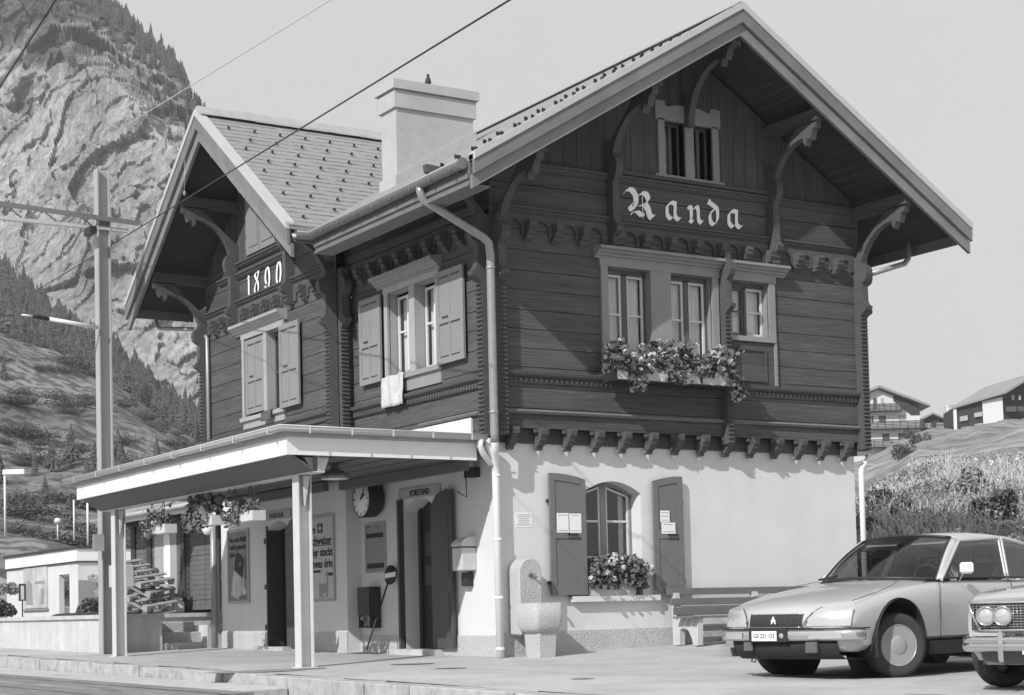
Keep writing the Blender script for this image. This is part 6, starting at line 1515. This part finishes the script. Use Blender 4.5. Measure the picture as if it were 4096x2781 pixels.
# ================================================================ LANDSCAPE
def dirh(px): d = ray(px, 2440); d.z = 0; return d.normalized()
def hfac(px, D_): return D_
def ptz(px, py, D_):
    """point on the view ray through (px,py) at horizontal range D_"""
    d = ray(px, py); k = D_/math.hypot(d.x, d.y); return CP+d*k
def fbm(v, o=5, h=.5):
    s = 0; a = 1; f = 1
    for _ in range(o): s += a*noise.noise(v*f); a *= h; f *= 2.1
    return s
crest_y = [(-900, 500), (-300, 860), (0, 1090), (190, 1230), (400, 1380), (560, 1530), (650, 1620), (820, 1740), (1000, 1860), (1300, 2050), (1800, 2250), (2300, 2380)]
top_y = [(-900, -1500), (0, -330), (433, 0), (475, 62), (537, 124), (585, 176), (637, 228), (675, 266), (713, 304), (742, 335), (752, 400), (775, 425), (803, 466), (850, 560), (950, 760), (1100, 1050), (1300, 1450), (1700, 2150), (2300, 2390)]
crest_d = [(-900, 620), (0, 500), (450, 430), (820, 380), (1300, 330), (2300, 300)]
def zray(px, py, D_): return ptz(px, py, D_).z
def slope_z(px, D_):
    cd = interp(crest_d, px); zc = zray(px, interp(crest_y, px), cd)
    t = max(0., (D_-95)/(cd-95)); base = -.3+max(0, (D_-60))*.02
    z = base*(1-min(t, 1)**.5*.0)+(zc-base)*min(t, 1.0)**1.25+max(0, t-1)*zc*.25
    return z
M['scree'] = mat('scree_slope', .17, .95, .6, .9, .8, .6, var2=.35, sc2=.06)
def patchy(name, lo, hi, sc, a=.42, b=.58, sc2=None):
    m = mat(name, hi, .95, .1, 3, .7, .8); n = m.node_tree.nodes; l = m.node_tree.links; p = n['Principled BSDF']; tc = n['Texture Coordinate']; old = p.inputs['Base Color'].links[0].from_socket
    f = old
    for s_, a_, b_ in ((sc, a, b), (sc2 or sc*.12, .38, .62)):
        t = n.new('ShaderNodeTexNoise'); t.inputs['Scale'].default_value = s_; t.inputs['Detail'].default_value = 8; l.new(tc.outputs['Object'], t.inputs['Vector'])
        q = n.new('ShaderNodeMapRange'); q.inputs[1].default_value = a_; q.inputs[2].default_value = b_; q.inputs[3].default_value = lo/hi if s_ == sc else .7; q.inputs[4].default_value = 1. if s_ == sc else 1.2; l.new(t.outputs['Fac'], q.inputs[0])
        u = n.new('ShaderNodeMath'); u.operation = 'MULTIPLY'; l.new(f, u.inputs[0]); l.new(q.outputs[0], u.inputs[1]); f = u.outputs[0]
    l.new(f, p.inputs['Base Color']); return m
M['scree'] = patchy('scree_slope', .08, .24, .55); M['meadow'] = patchy('dry_meadow', .16, .33, .9)
mb = MB(); rows = []
pxs = [-900+i*24 for i in range(131)]; ds = [55, 70, 85, 95, 105]+[105+i*6 for i in range(1, 80)]
def slope_pt(px, D_):
    h = dirh(px); p = Vector((CP.x+h.x*D_, CP.y+h.y*D_, slope_z(px, D_)))
    if D_ > 90: p.z += (fbm(Vector((p.x*.02, p.y*.02, 1)), 5)*6+fbm(Vector((p.x*.15, p.y*.15, 2)), 3)*.7)*min(1, (D_-90)/60)
    return p
cdl = lambda px: interp(crest_d, px)
for D_ in ds: rows.append([slope_pt(px, min(D_, cdl(px)+60)) for px in pxs])
mb.grid(rows); structure(mb.build('hillside', M['scree'], norm=False))
# cliff
def rockmat():
    m = bpy.data.materials.new('cliff_rock'); m.use_nodes = True; n = m.node_tree.nodes; l = m.node_tree.links; p = n['Principled BSDF']; p.inputs['Roughness'].default_value = .95; p.inputs['Specular IOR Level'].default_value = .1
    tc = n.new('ShaderNodeTexCoord')
    def nz(sc, st_, det=6, dist=0):
        mp = n.new('ShaderNodeMapping'); mp.inputs['Scale'].default_value = st_; l.new(tc.outputs['Object'], mp.inputs[0]); t = n.new('ShaderNodeTexNoise'); t.inputs['Scale'].default_value = sc; t.inputs['Detail'].default_value = det; t.inputs['Distortion'].default_value = dist; l.new(mp.outputs[0], t.inputs[0]); return t.outputs['Fac']
    def mrn(s, a, b, c, d):
        q = n.new('ShaderNodeMapRange'); q.inputs[1].default_value, q.inputs[2].default_value, q.inputs[3].default_value, q.inputs[4].default_value = a, b, c, d; l.new(s, q.inputs[0]); return q.outputs[0]
    def mu(a, b, op='MULTIPLY'):
        q = n.new('ShaderNodeMath'); q.operation = op
        for i, s in enumerate((a, b)):
            if isinstance(s, float): q.inputs[i].default_value = s
            else: l.new(s, q.inputs[i])
        return q.outputs[0]
    a = mrn(nz(.03, (1, 1, .6), 12, .1), .35, .65, .25, .42)
    b = mrn(nz(.45, (1, 1, .45), 8), .3, .7, .62, 1.3)
    c = mrn(nz(.02, (1, 1, 1.6), 12, .4), .38, .46, .0, 1.)   # ledge cracks
    c2 = mrn(c, 0., 1., .62, 1.)
    v = n.new('ShaderNodeTexVoronoi'); v.feature = 'DISTANCE_TO_EDGE'; v.inputs['Scale'].default_value = .05; mp = n.new('ShaderNodeMapping'); mp.inputs['Scale'].default_value = (1, 1, 1.3)
    dn = n.new('ShaderNodeMixRGB'); dn.inputs[0].default_value = .0; l.new(tc.outputs['Object'], mp.inputs[0])
    nn = n.new('ShaderNodeTexNoise'); nn.inputs['Scale'].default_value = .05; l.new(tc.outputs['Object'], nn.inputs[0]); ad = n.new('ShaderNodeVectorMath'); ad.operation = 'MULTIPLY_ADD'; ad.inputs[1].default_value = (2.2, 2.2, 2.2); nn.inputs['Detail'].default_value = 8; ad.inputs[1].default_value = (26, 26, 26); l.new(nn.outputs['Color'], ad.inputs[0]); l.new(mp.outputs[0], ad.inputs[2]); l.new(ad.outputs[0], v.inputs['Vector'])
    vc = mrn(v.outputs['Distance'], .0, .02, .72, 1.)
    g = mu(mu(mu(a, b), c2), vc)
    # vegetation near the top, by height and noise
    sp = n.new('ShaderNodeSeparateXYZ'); l.new(tc.outputs['Object'], sp.inputs[0])
    hgt = mrn(sp.outputs[2], 165., 235., .0, 1.); vn = mrn(nz(.03, (1, 1, 1), 8, .4), .3, .7, -.6, .6); veg = mrn(mu(hgt, vn, 'ADD'), .35, .55, 0., 1.)
    vv = mrn(nz(.25, (1, 1, 1), 5), .3, .7, .05, .15)
    mx = n.new('ShaderNodeMixRGB'); l.new(veg, mx.inputs[0]); l.new(g, mx.inputs[1]); l.new(vv, mx.inputs[2]); l.new(mx.outputs[0], p.inputs['Base Color'])
    bp = n.new('ShaderNodeBump'); bp.inputs['Strength'].default_value = .9; bp.inputs['Distance'].default_value = 4.0; l.new(nz(.22, (1, 1, .8), 12, 0.), bp.inputs['Height']); l.new(bp.outputs[0], p.inputs['Normal'])
    return m
M['rock'] = rockmat()
def cliff_pt(px, t, disp=True):
    cd = cdl(px)+28; y0 = interp(crest_y, px)+70; y1 = interp(top_y, px)
    # steep face for t<.8, then leaning back forested shoulder
    D_ = cd+interp([(0, 0), (.15, 22), (.8, 95), (1, 190), (1.1, 260)], t)
    py = lerp(y0, y1, t) if t <= 1 else y1+(t-1)*900
    p = ptz(px, py, D_)
    if t > 1: p.z = ptz(px, y1, cd+190).z-(t-1)*60
    if disp:
        q = Vector((p.x*.012, p.y*.012, p.z*.012)); a = fbm(q, 7, .5)*11+abs(noise.noise(q*2.7+Vector((5, 1, 2))))*-9
        a += (math.floor((p.z+8*noise.noise(q*1.5))/22) % 2)*3*noise.noise(q*3)
        for k_, (fq, am) in enumerate(((.016, 9), (.05, 3.2), (.14, 1.6))):
            w_ = Vector((p.x*fq, p.y*fq, p.z*fq*.8))+noise.noise_vector(p*fq*1.7)*.35; c_ = noise.voronoi(w_)[1][0]; a += am*noise.cell(c_*9.7)+am*.5*((w_-c_).z+(w_-c_).x)
        h = dirh(px); fade = min(1, t*5)*(1 if t < .92 else max(.15, (1.05-t)/.13))
        p -= h*a*fade
    return p
mb = MB(); NT = 230; pxs2 = [-300+i*6 for i in range(290)]
mb.grid([[cliff_pt(px, 1.1*j/NT) for px in pxs2] for j in range(NT+1)], smooth=False); structure(mb.build('mountain', M['rock'], norm=False))
# ---- conifers
M['needle'] = mat('conifer_needles', .10, .9, .4, 2.5)
M['trunk'] = mat('bark', .12, .9, .3, 4)
def conifer(h, w, seed, tiers=10):
    rnd = random.Random(seed); mb = MB(); mb.tube([(0, 0, -.4), (0, 0, h*.9)], .02*h, 5, mi=1, rf=lambda i: (.022*h, .004*h)[i])
    for k in range(tiers):
        t = k/tiers; z = h*(.10+.86*t); r = w*(1-t)**.8*rnd.uniform(.75, 1.1)+.03*h*(1-t); n_ = 11; top = mb.bm.verts.new((rnd.uniform(-.02, .02)*h, 0, min(h, z+h*.24*(1.05-t*.5))))
        ring = []; a0 = rnd.random()*6
        for q in range(n_*2):
            rr_ = r*(rnd.uniform(.6, 1.2) if q % 2 else rnd.uniform(.45, .8)); a = a0+q*math.pi/n_; ring.append(mb.bm.verts.new((rr_*math.cos(a), rr_*math.sin(a), z-rr_*rnd.uniform(.2, .5)*(1 if q % 2 else .4))))
        for q in range(n_*2): mb.bm.faces.new((ring[q], ring[(q+1) % (2*n_)], top))
    o = mb.build('conifer', [M['needle'], M['trunk']], norm=False); me = o.data; bpy.data.objects.remove(o); return me
cons = [conifer(h, w_, i) for i, (h, w_) in enumerate(((1, .22), (1, .19), (1, .27), (1, .32)))]
def plant(name, me, p, h, wd, lab, cat, group):
    o = bpy.data.objects.new(name, me); col.objects.link(o); o.location = p; o.scale = (h*wd, h*wd, h); o.rotation_euler.z = random.random()*6.28; tag(o, lab, cat, group); return o
rnd = random.Random(3); N = 0; tries = 0
while N < 150 and tries < 20000:
    tries += 1
    px = rnd.uniform(-30, 860); t = rnd.random(); cd = cdl(px); D_ = 105+(cd-105)*t
    p = slope_pt(px, D_)
    dens = .02+.95*max(0, min(1, (t-.62)/.2)) if True else 0
    cl = fbm(Vector((p.x*.018, p.y*.018, 7)), 3)
    if t < .75: dens = max(.0, cl*1.6-.05)*.9+.015
    if rnd.random() > dens: continue
    h = rnd.uniform(2.2, 4.4)*(1+.9*t)*(.7 if rnd.random() < .3 else 1)
    plant('conifer', cons[N % 4], p, h, rnd.uniform(.85, 1.3), 'dark conifer growing on the scree slope below the cliff', 'tree', 'conifers on the scree slope'); N += 1
# forest band along the foot of the cliff: a mass
def forest(name, n, fn, lab, hr=(3.5, 7)):
    src = [(list(m.vertices), list(m.polygons)) for m in cons]; vs = []; fs = []; mi = []
    for _ in range(n):
        p = fn(); m = cons[rnd.randrange(4)]; h = rnd.uniform(*hr); w_ = h*rnd.uniform(.8, 1.4); a = rnd.random()*6.28; ca, sa = math.cos(a), math.sin(a); b = len(vs)
        for v in m.vertices: vs.append((p.x+(v.co.x*ca-v.co.y*sa)*w_, p.y+(v.co.x*sa+v.co.y*ca)*w_, p.z+v.co.z*h))
        for q in m.polygons: fs.append([b+i for i in q.vertices]); mi.append(q.material_index)
    me = bpy.data.meshes.new(name); me.from_pydata(vs, [], fs); me.materials.append(M['needle']); me.materials.append(M['trunk'])
    me.polygons.foreach_set('material_index', mi); o = bpy.data.objects.new(name, me); col.objects.link(o); return tag(o, lab, 'forest', kind='stuff')
def band_pt():
    while True:
        px = rnd.uniform(-200, 1300); t = min(1.02, rnd.gauss(.88, .11)); p = slope_pt(px, 105+(cdl(px)-105)*t)
        if t > .55 and fbm(Vector((p.x*.02, p.y*.02, 4)), 3) > -.28+.5*max(0, .8-t): return p
forest('forest', 750, band_pt, 'dense dark conifer forest along the foot of the cliff')
def top_pt():
    px = rnd.uniform(-100, 900); t = 1-abs(rnd.gauss(0, .05 if px > 300 else .10)); return cliff_pt(px, min(1, t), True)
forest('forest', 430, top_pt, 'dark forest clinging to the shoulder above the cliff', (3.5, 7))
for k, px in enumerate([440, 452, 470, 487, 500, 512, 530, 545, 556, 562, 580, 590, 598, 604, 612, 622, 640, 646, 660, 672, 682, 688, 694, 702, 708, 722, 738, 745, 764, 778, 792, 798]):
    p = cliff_pt(px, rnd.uniform(.985, 1.0)); big = 1.6 if px in (598, 604, 646, 682, 688, 694) else 1
    plant('conifer', cons[k % 4], p+Vector((0, 0, -1)), rnd.uniform(4, 6.5)*big, rnd.uniform(.8, 1.1), 'small conifer standing on the skyline of the cliff edge', 'tree', 'conifers on the cliff skyline')
# low shrubs on the scree
bl = MB(); leafcloud(bl, 1500, lambda: (lambda d: d*random.uniform(.5, 1))(Vector((random.gauss(0, .5), random.gauss(0, .5), abs(random.gauss(0, .3))))), (.018, .045)); bo = bl.build('bush', M['needle'], norm=False); bme = bo.data; bpy.data.objects.remove(bo)
for k in range(85):
    px = rnd.uniform(-10, 800); t = rnd.uniform(.02, .6); p = slope_pt(px, 105+(cdl(px)-105)*t); h = rnd.uniform(1.0, 2.4)
    plant('scree_bush', bme, p, h, rnd.uniform(1.3, 2.4), 'low dark bush on the scree slope', 'bush', 'bushes on the scree slope')

# ---------------------------------------------------------------- right side: bank, meadow, houses
prof = [(22, .1), (29, .25), (31, .9), (37, 3.0), (42, 3.5), (60, 5.2), (250, 26.2), (420, 40)]
def bank_z(px, D_):
    k = interp([(3000, .82), (3450, .80), (3700, .95), (4000, 1.0), (4500, 1.06)], px); return interp(prof, D_)*(k if D_ > 29 else 1)
def bank_pt(px, D_, nz=True):
    h = dirh(px); p = Vector((CP.x+h.x*D_, CP.y+h.y*D_, bank_z(px, D_)))
    if nz and D_ > 30: p.z += fbm(Vector((p.x*.25, p.y*.25, 0)), 4)*.3*min(1, (D_-30)/5)*(1+D_/120)
    return p
mb = MB(); mb.grid([[bank_pt(px, D_) for px in [2900+i*22 for i in range(120)]] for D_ in [22, 26, 29, 30, 31, 32.5, 34, 35.5, 37, 39, 42, 46, 52, 60, 72, 88, 105, 125, 150, 175, 200, 225, 250, 300, 360, 420]]); structure(mb.build('meadow', M['meadow'], norm=False))
M['stalk'] = mat('dry_stalks', .5, .9, .25, 3)
mb = MB()
def sc_pt(): D_ = random.uniform(29.5, 44); return bank_pt(random.uniform(3360, 4400), D_)
for _ in range(34000):
    p = sc_pt(); dn = fbm(Vector((p.x*.35, p.y*.35, p.z*.5)), 3)
    hh = .10+.55*max(0, dn+.15)*random.random()+.15*random.random()
    c = p+Vector((random.gauss(0, .1), random.gauss(0, .1), hh)); d = Vector((random.gauss(0, 1), random.gauss(0, 1)-.3, random.gauss(.3, 1))).normalized(); a = d.orthogonal().normalized(); b = d.cross(a); r = random.uniform(.015, .042)
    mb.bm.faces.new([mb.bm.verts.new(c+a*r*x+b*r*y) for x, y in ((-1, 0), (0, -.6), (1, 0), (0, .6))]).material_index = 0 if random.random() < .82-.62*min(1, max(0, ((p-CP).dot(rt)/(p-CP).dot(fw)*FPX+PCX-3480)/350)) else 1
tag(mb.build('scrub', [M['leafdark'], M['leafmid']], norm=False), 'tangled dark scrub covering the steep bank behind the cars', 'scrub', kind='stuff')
mb = MB()
for _ in range(14000):
    p = sc_pt(); k = fbm(Vector((p.x*.3+9, p.y*.3, 2)), 3)
    if k < -.10+.2*random.random()+.35*max(0, 1-max(0, ((p-CP).dot(rt)/(p-CP).dot(fw)*FPX+PCX-3480)/300)): continue
    l_ = random.uniform(.25, .75); d = Vector((random.gauss(0, .35), random.gauss(0, .35), 1)).normalized(); q = p+d*l_*.6; e = p+d*l_+Vector((random.gauss(0, .15), random.gauss(0, .15), -random.random()*.25)); w_ = Vector((.005+.004*random.random(), -.004, 0))
    V_ = [mb.bm.verts.new(v) for v in (p-w_, p+w_, q+w_, q-w_)]; mb.bm.faces.new(V_); mb.bm.faces.new((V_[3], V_[2], mb.bm.verts.new(e)))
tag(mb.build('dry_grass', M['stalk'], norm=False), 'long dry grass stalks standing on the bank behind the cars', 'grass', kind='stuff')
for k, (px, D_, r) in enumerate(((3545, 38, .40), (3640, 36, .35), (3900, 37, .40), (4060, 35, .45), (3480, 35, .5), (3760, 34, .3), (3990, 46, .5), (3690, 150, 1.2), (3640, 100, .8))):
    labs = ['dark shrub on the bank crest below the white chalet', 'smaller shrub on the bank right of the darkest one', 'tall weedy shrub in the middle of the bank', 'shrub on the bank at the right edge above the car', 'dark shrub hugging the corner of the station', 'low shrub halfway up the bank', 'lone bush on the meadow behind the bank', 'dark clump below the end balcony of the white chalet', 'scrubby bush on the meadow before the chalets']
    shrub('shrub', bank_pt(px, D_), r, 1300, labs[k], 'shrub', size=(.03*max(1, r), .06*max(1, r)), m='leafmid' if k in (2, 5) else 'leafdark')
# pale flower heads
mb = MB()
blooms(mb, 12, lambda: sc_pt()+Vector((0, 0, .5)), R=.045, per=9); tag(mb.build('wild_flowers', M['letter'], norm=False), 'scattered pale flower heads among the scrub on the bank', 'flowers', kind='stuff')
# ---- houses
M['hwood'] = mat('house_timber', .055, .8, .2, 1.0); M['hwhite'] = mat('house_plaster', .74, .9, .04, .4); M['hroof'] = mat('house_roof', .30, .8, .15, .6); M['hrail'] = mat('balcony_rail', .07, .8, .2, 1.); M['hwin'] = mat('house_window', .10, .4, .2, .5); M['hlight'] = mat('light_shutter', .45, .7, .1, .5)
def house(name, px, py, D_, lab, yaw=0.):
    o = at(px, py, D_); e = empty(name, o, lab, 'house'); a = math.radians(yaw); k = D_/FPX
    rx = rh*math.cos(a)+fh*math.sin(a); bx = fh*math.cos(a)-rh*math.sin(a)
    return e, (lambda u, d, z: o+rx*(u*k)+bx*d+Vector((0, 0, z*k)))
# white chalet: units = photo pixels across and up, metres in depth
e, f = house('chalet', 3520, 1815, 253, 'white three storey chalet with long dark balconies, left of the houses on the hill')
mb = MB(); mb.prism([f(-165, 0, -40), f(165, 0, -40), f(165, 0, 186), f(0, 0, 258), f(-165, 0, 186)], f(0, 9, 0)-f(0, 0, 0)); mb.build('wall', M['hwhite'], e)
mb = MB()
for s in (1, -1): mb.prism([f(0, -1.2, 262), f(0, -1.2, 272), f(200*s, -1.2, 190), f(200*s, -1.2, 181)], f(0, 11, 0)-f(0, 0, 0))
mb.build('roof', M['hroof'], e)
mb = MB(); mb.prism([f(130, -.02, 150), f(165, -.02, 150), f(165, -.02, 186), f(60, -.02, 232), f(60, -.02, 210)], f(0, .01, 0)-f(0, 0, 0)); mb.build('timber_gable', M['hwood'], e)
for (u0, u1, z0, z1) in ((-165, 88, 170, 197), (-165, 170, 98, 127), (-165, 210, 25, 55)):
    mb = MB()
    for k in range(5): z = lerp(z0, z1, k/5); mb.box((u0, -1.4, z+1.), (u1, -1.35, z+5.0), 0, f)
    for k in range(12): u = lerp(u0, u1-3, k/11); mb.box((u, -1.34, z0), (u+3, -1.3, z1), 0, f)
    mb.box((u0, -1.38, z0-3), (u1, 0, z0), 0, f); mb.box((u1-2, -1.4, z0), (u1, 0, z1), 0, f); mb.build('balcony', M['hrail'], e)
mb = MB(); mb.box((150, -1.3, -12), (240, .5, 22), 0, f); mb.build('balcony_shed', M['hrail'], e)
for (u0, u1, z0, z1) in ((-48, -36, 180, 224), (-20, -6, 180, 224), (-80, -60, 180, 224), (-110, -70, 125, 152), (-30, -22, 125, 152), (0, 28, 125, 152), (-48, -36, 52, 80), (12, 40, 52, 80), (75, 105, 52, 80), (113, 130, 52, 80), (-100, -70, 52, 80), (98, 106, 193, 203), (112, 120, 193, 203)):
    mb = MB(); mb.box((u0, -.06, z0), (u1, 0.02, z1), 0, f); mb.build('window', M['hwin'], e)
for (u0, u1, z0, z1) in ((10, 22, 190, 224), (80, 108, 127, 154)): mb = MB(); mb.box((u0, -.07, z0), (u1, 0.02, z1), 0, f); mb.build('shutter', M['hlight'], e)
e, f = house('chalet', 3731, 1745, 262, 'small dark timber chalet with pale window rows between white chalet and pole')
mb = MB(); mb.prism([f(-48, 0, -20), f(52, 0, -20), f(52, 0, 62), f(-1, 0, 88), f(-48, 0, 66)], f(0, 8, 0)-f(0, 0, 0)); mb.build('wall', M['hwood'], e)
mb = MB(); mb.prism([f(-2, -1, 86), f(-2, -1, 94), f(-62, -1, 62), f(-62, -1, 56)], f(0, 9.5, 0)-f(0, 0, 0)); mb.prism([f(-2, -1, 86), f(-2, -1, 94), f(66, -1, 60), f(66, -1, 54)], f(0, 9.5, 0)-f(0, 0, 0)); mb.build('roof', M['hroof'], e)
for (u0, u1, z0, z1) in ((-44, -6, 34, 52), (16, 44, 34, 52), (-44, -6, 0, 18), (18, 42, 0, 18)):
    mb = MB(); mb.box((u0, -.15, z0), (u1, .02, z1), 0, f); w_ = mb.build('window', M['hlight'], e)
    mb = MB()
    for k in range(4): u = lerp(u0, u1, (k+.5)/4)-3; mb.box((u, -.2, z0+5), (u+5, -.16, z1-3), 0, f)
    mb.build('pane', M['hwin'], w_)
e, f = house('barn', 3845, 1710, 285, 'low dark roofed barn half hidden behind the meadow right of the pole')
mb = MB(); mb.prism([f(-10, 0, -20), f(45, 0, -20), f(45, 0, 45), f(25, 0, 56), f(-10, 0, 40)], f(0, 8, 0)-f(0, 0, 0)); mb.build('wall', M['hwhite'], e)
mb = MB(); mb.prism([f(24, -1, 54), f(24, -1, 62), f(-52, -1, 30), f(-52, -1, 24)], f(0, 9, 0)-f(0, 0, 0)); mb.prism([f(24, -1, 54), f(24, -1, 62), f(60, -1, 46), f(60, -1, 40)], f(0, 9, 0)-f(0, 0, 0)); mb.prism([f(-50, -4, 30), f(-50, -4, 36), f(12, -4, -6), f(12, -4, -12)], f(0, 3, 0)-f(0, 0, 0)); mb.build('roof', M['hroof'], e)
mb = MB(); mb.prism([f(-8, -.1, 20), f(44, -.1, 24), f(44, -.1, 44), f(25, -.1, 54), f(-8, -.1, 39)], f(0, .05, 0)-f(0, 0, 0)); mb.build('boarding', M['hwood'], e)
e, f = house('chalet', 4010, 1700, 200, 'large timber chalet with a broad white wall strip, cut by the right edge')
mb = MB(); mb.prism([f(-118, 8, -20), f(2, 0, -20), f(2, 0, 120), f(-118, 8, 108)], f(20, 8, 0)-f(0, 0, 0)); mb.build('side_wall', M['hwood'], e)
mb = MB(); mb.prism([f(0, 0, -20), f(300, 4, -20), f(300, 4, 150), f(150, 2, 205), f(0, 0, 128)], f(0, 9, 0)-f(0, 0, 0)); mb.build('front_wall', M['hwood'], e)
mb = MB(); mb.prism([f(-48, 3.0, -20), f(14, -.2, -20), f(2, -.2, 8), f(0, -.2, 112), f(-50, 3.0, 108)], f(0, -.15, 0)-f(0, 0, 0)); mb.build('white_panel', M['hwhite'], e)
mb = MB(); mb.prism([f(0, -.2, -22), f(300, 3.8, -22), f(300, 3.8, 20), f(14, -.2, 18)], f(0, -.1, 0)-f(0, 0, 0)); mb.build('base_wall', M['hwhite'], e)
mb = MB(); mb.prism([f(-125, 8, -22), f(-116, 7.6, -22), f(-116, 7.6, 100), f(-125, 8, 100)], f(0, -.2, 0)-f(0, 0, 0)); mb.build('corner_strip', M['hwhite'], e)
mb = MB(); mb.prism([f(-2, -2, 118), f(-2, -2, 126), f(150, -.5, 212), f(150, -.5, 202)], f(-130, 10, -20)-f(0, 0, 0)); mb.prism([f(148, -.5, 212), f(148, -.5, 202), f(310, 1, 150), f(310, 1, 158)], f(-130, 10, -20)-f(0, 0, 0)); mb.build('roof', M['hroof'], e)
for (u0, u1, z0, z1, d) in ((-108, -88, 42, 62, 7), (-72, -52, 48, 66, 4.4), (-105, -90, 0, 16, 7), (-72, -52, 0, 20, 4.4)):
    mb = MB(); mb.prism([f(u0, d, z0), f(u1, d-1.2, z0), f(u1, d-1.2, z1), f(u0, d, z1)], f(0, -.3, 0)-f(0, 0, 0)); mb.build('window', M['hlight'], e)
for (u0, u1, z0, z1) in ((14, 56, 52, 72), (62, 84, 52, 72), (40, 48, 98, 118), (66, 74, 98, 118), (20, 50, 4, 18), (60, 80, 4, 18)): mb = MB(); mb.box((u0, -.3, z0), (u1, .2, z1), 0, f); mb.build('window', M['hlight'] if z0 > 90 or z0 < 10 else M['hwin'], e)
# power pole on the meadow
o = at(3797, 1745, 215); k = 215/FPX; f = lambda u, d, z: o+rh*(u*k)+fh*d+Vector((0, 0, z*k))
pp_ = empty('utility_pole', o, 'pale wooden utility pole with two crossarms standing on the meadow', 'utility pole')
mb = MB(); mb.tube([f(0, 0, -20), f(-3, 0, 122)], .11, 8); mb.build('pole', M['white'], pp_)
for z in (118, 104): mb = MB(); mb.tube([f(-26, 0, z-4), f(20, 0, z+5)], .07, 6); mb.build('crossarm', M['gutterlight'], pp_)

# ---------------------------------------------------------------- haze over the valley
mb = MB(); mb.box((-420, -60, -1.95), (520, 800, 620)); hz_ = mb.build('haze', None or M['white']); hz_.data.materials.clear()
hm_ = bpy.data.materials.new('haze_air'); hm_.use_nodes = True; n = hm_.node_tree.nodes; l = hm_.node_tree.links; n.remove(n['Principled BSDF'])
pv = n.new('ShaderNodeVolumePrincipled'); pv.inputs['Color'].default_value = (.9, .9, .9, 1); pv.inputs['Density'].default_value = .0004; pv.inputs['Anisotropy'].default_value = .2
l.new(pv.outputs[0], n['Material Output'].inputs['Volume']); hz_.data.materials.append(hm_); tag(hz_, 'pale haze filling the valley air in front of the mountain', 'haze', kind='stuff')
S.cycles.volume_bounces = 0; S.cycles.volume_step_rate = 5

# every loose piece of these hardware meshes becomes a part of its own
def split_loose(o):
    bm = bmesh.new(); bm.from_mesh(o.data); seen = set(); isl = []
    for v in bm.verts:
        if v in seen: continue
        st_ = [v]; seen.add(v); g = []
        while st_:
            a = st_.pop(); g.append(a)
            for e in a.link_edges:
                b = e.other_vert(a)
                if b not in seen: seen.add(b); st_.append(b)
        isl.append([x.index for x in g])
    bm.free()
    if len(isl) < 2 or len(isl) > 14: return
    for k, g in enumerate(isl):
        b2 = bmesh.new(); b2.from_mesh(o.data); b2.verts.ensure_lookup_table(); gs = set(g)
        bmesh.ops.delete(b2, geom=[v for v in b2.verts if v.index not in gs], context='VERTS')
        me = bpy.data.meshes.new(o.data.name); b2.to_mesh(me); b2.free()
        for m_ in o.data.materials: me.materials.append(m_)
        c = o.copy(); c.data = me; col.objects.link(c)
    bpy.data.objects.remove(o)
for o in [o for o in col.objects if o.type == 'MESH' and o.name.split('.')[0] in ('eaves_fascia', 'hinge', 'door_frame', 'lower_lamp', 'shutter_hardware', 'wire_hanger', 'door_step', 'gutter_bracket', 'sun_visor') and not o.children]:
    split_loose(o)
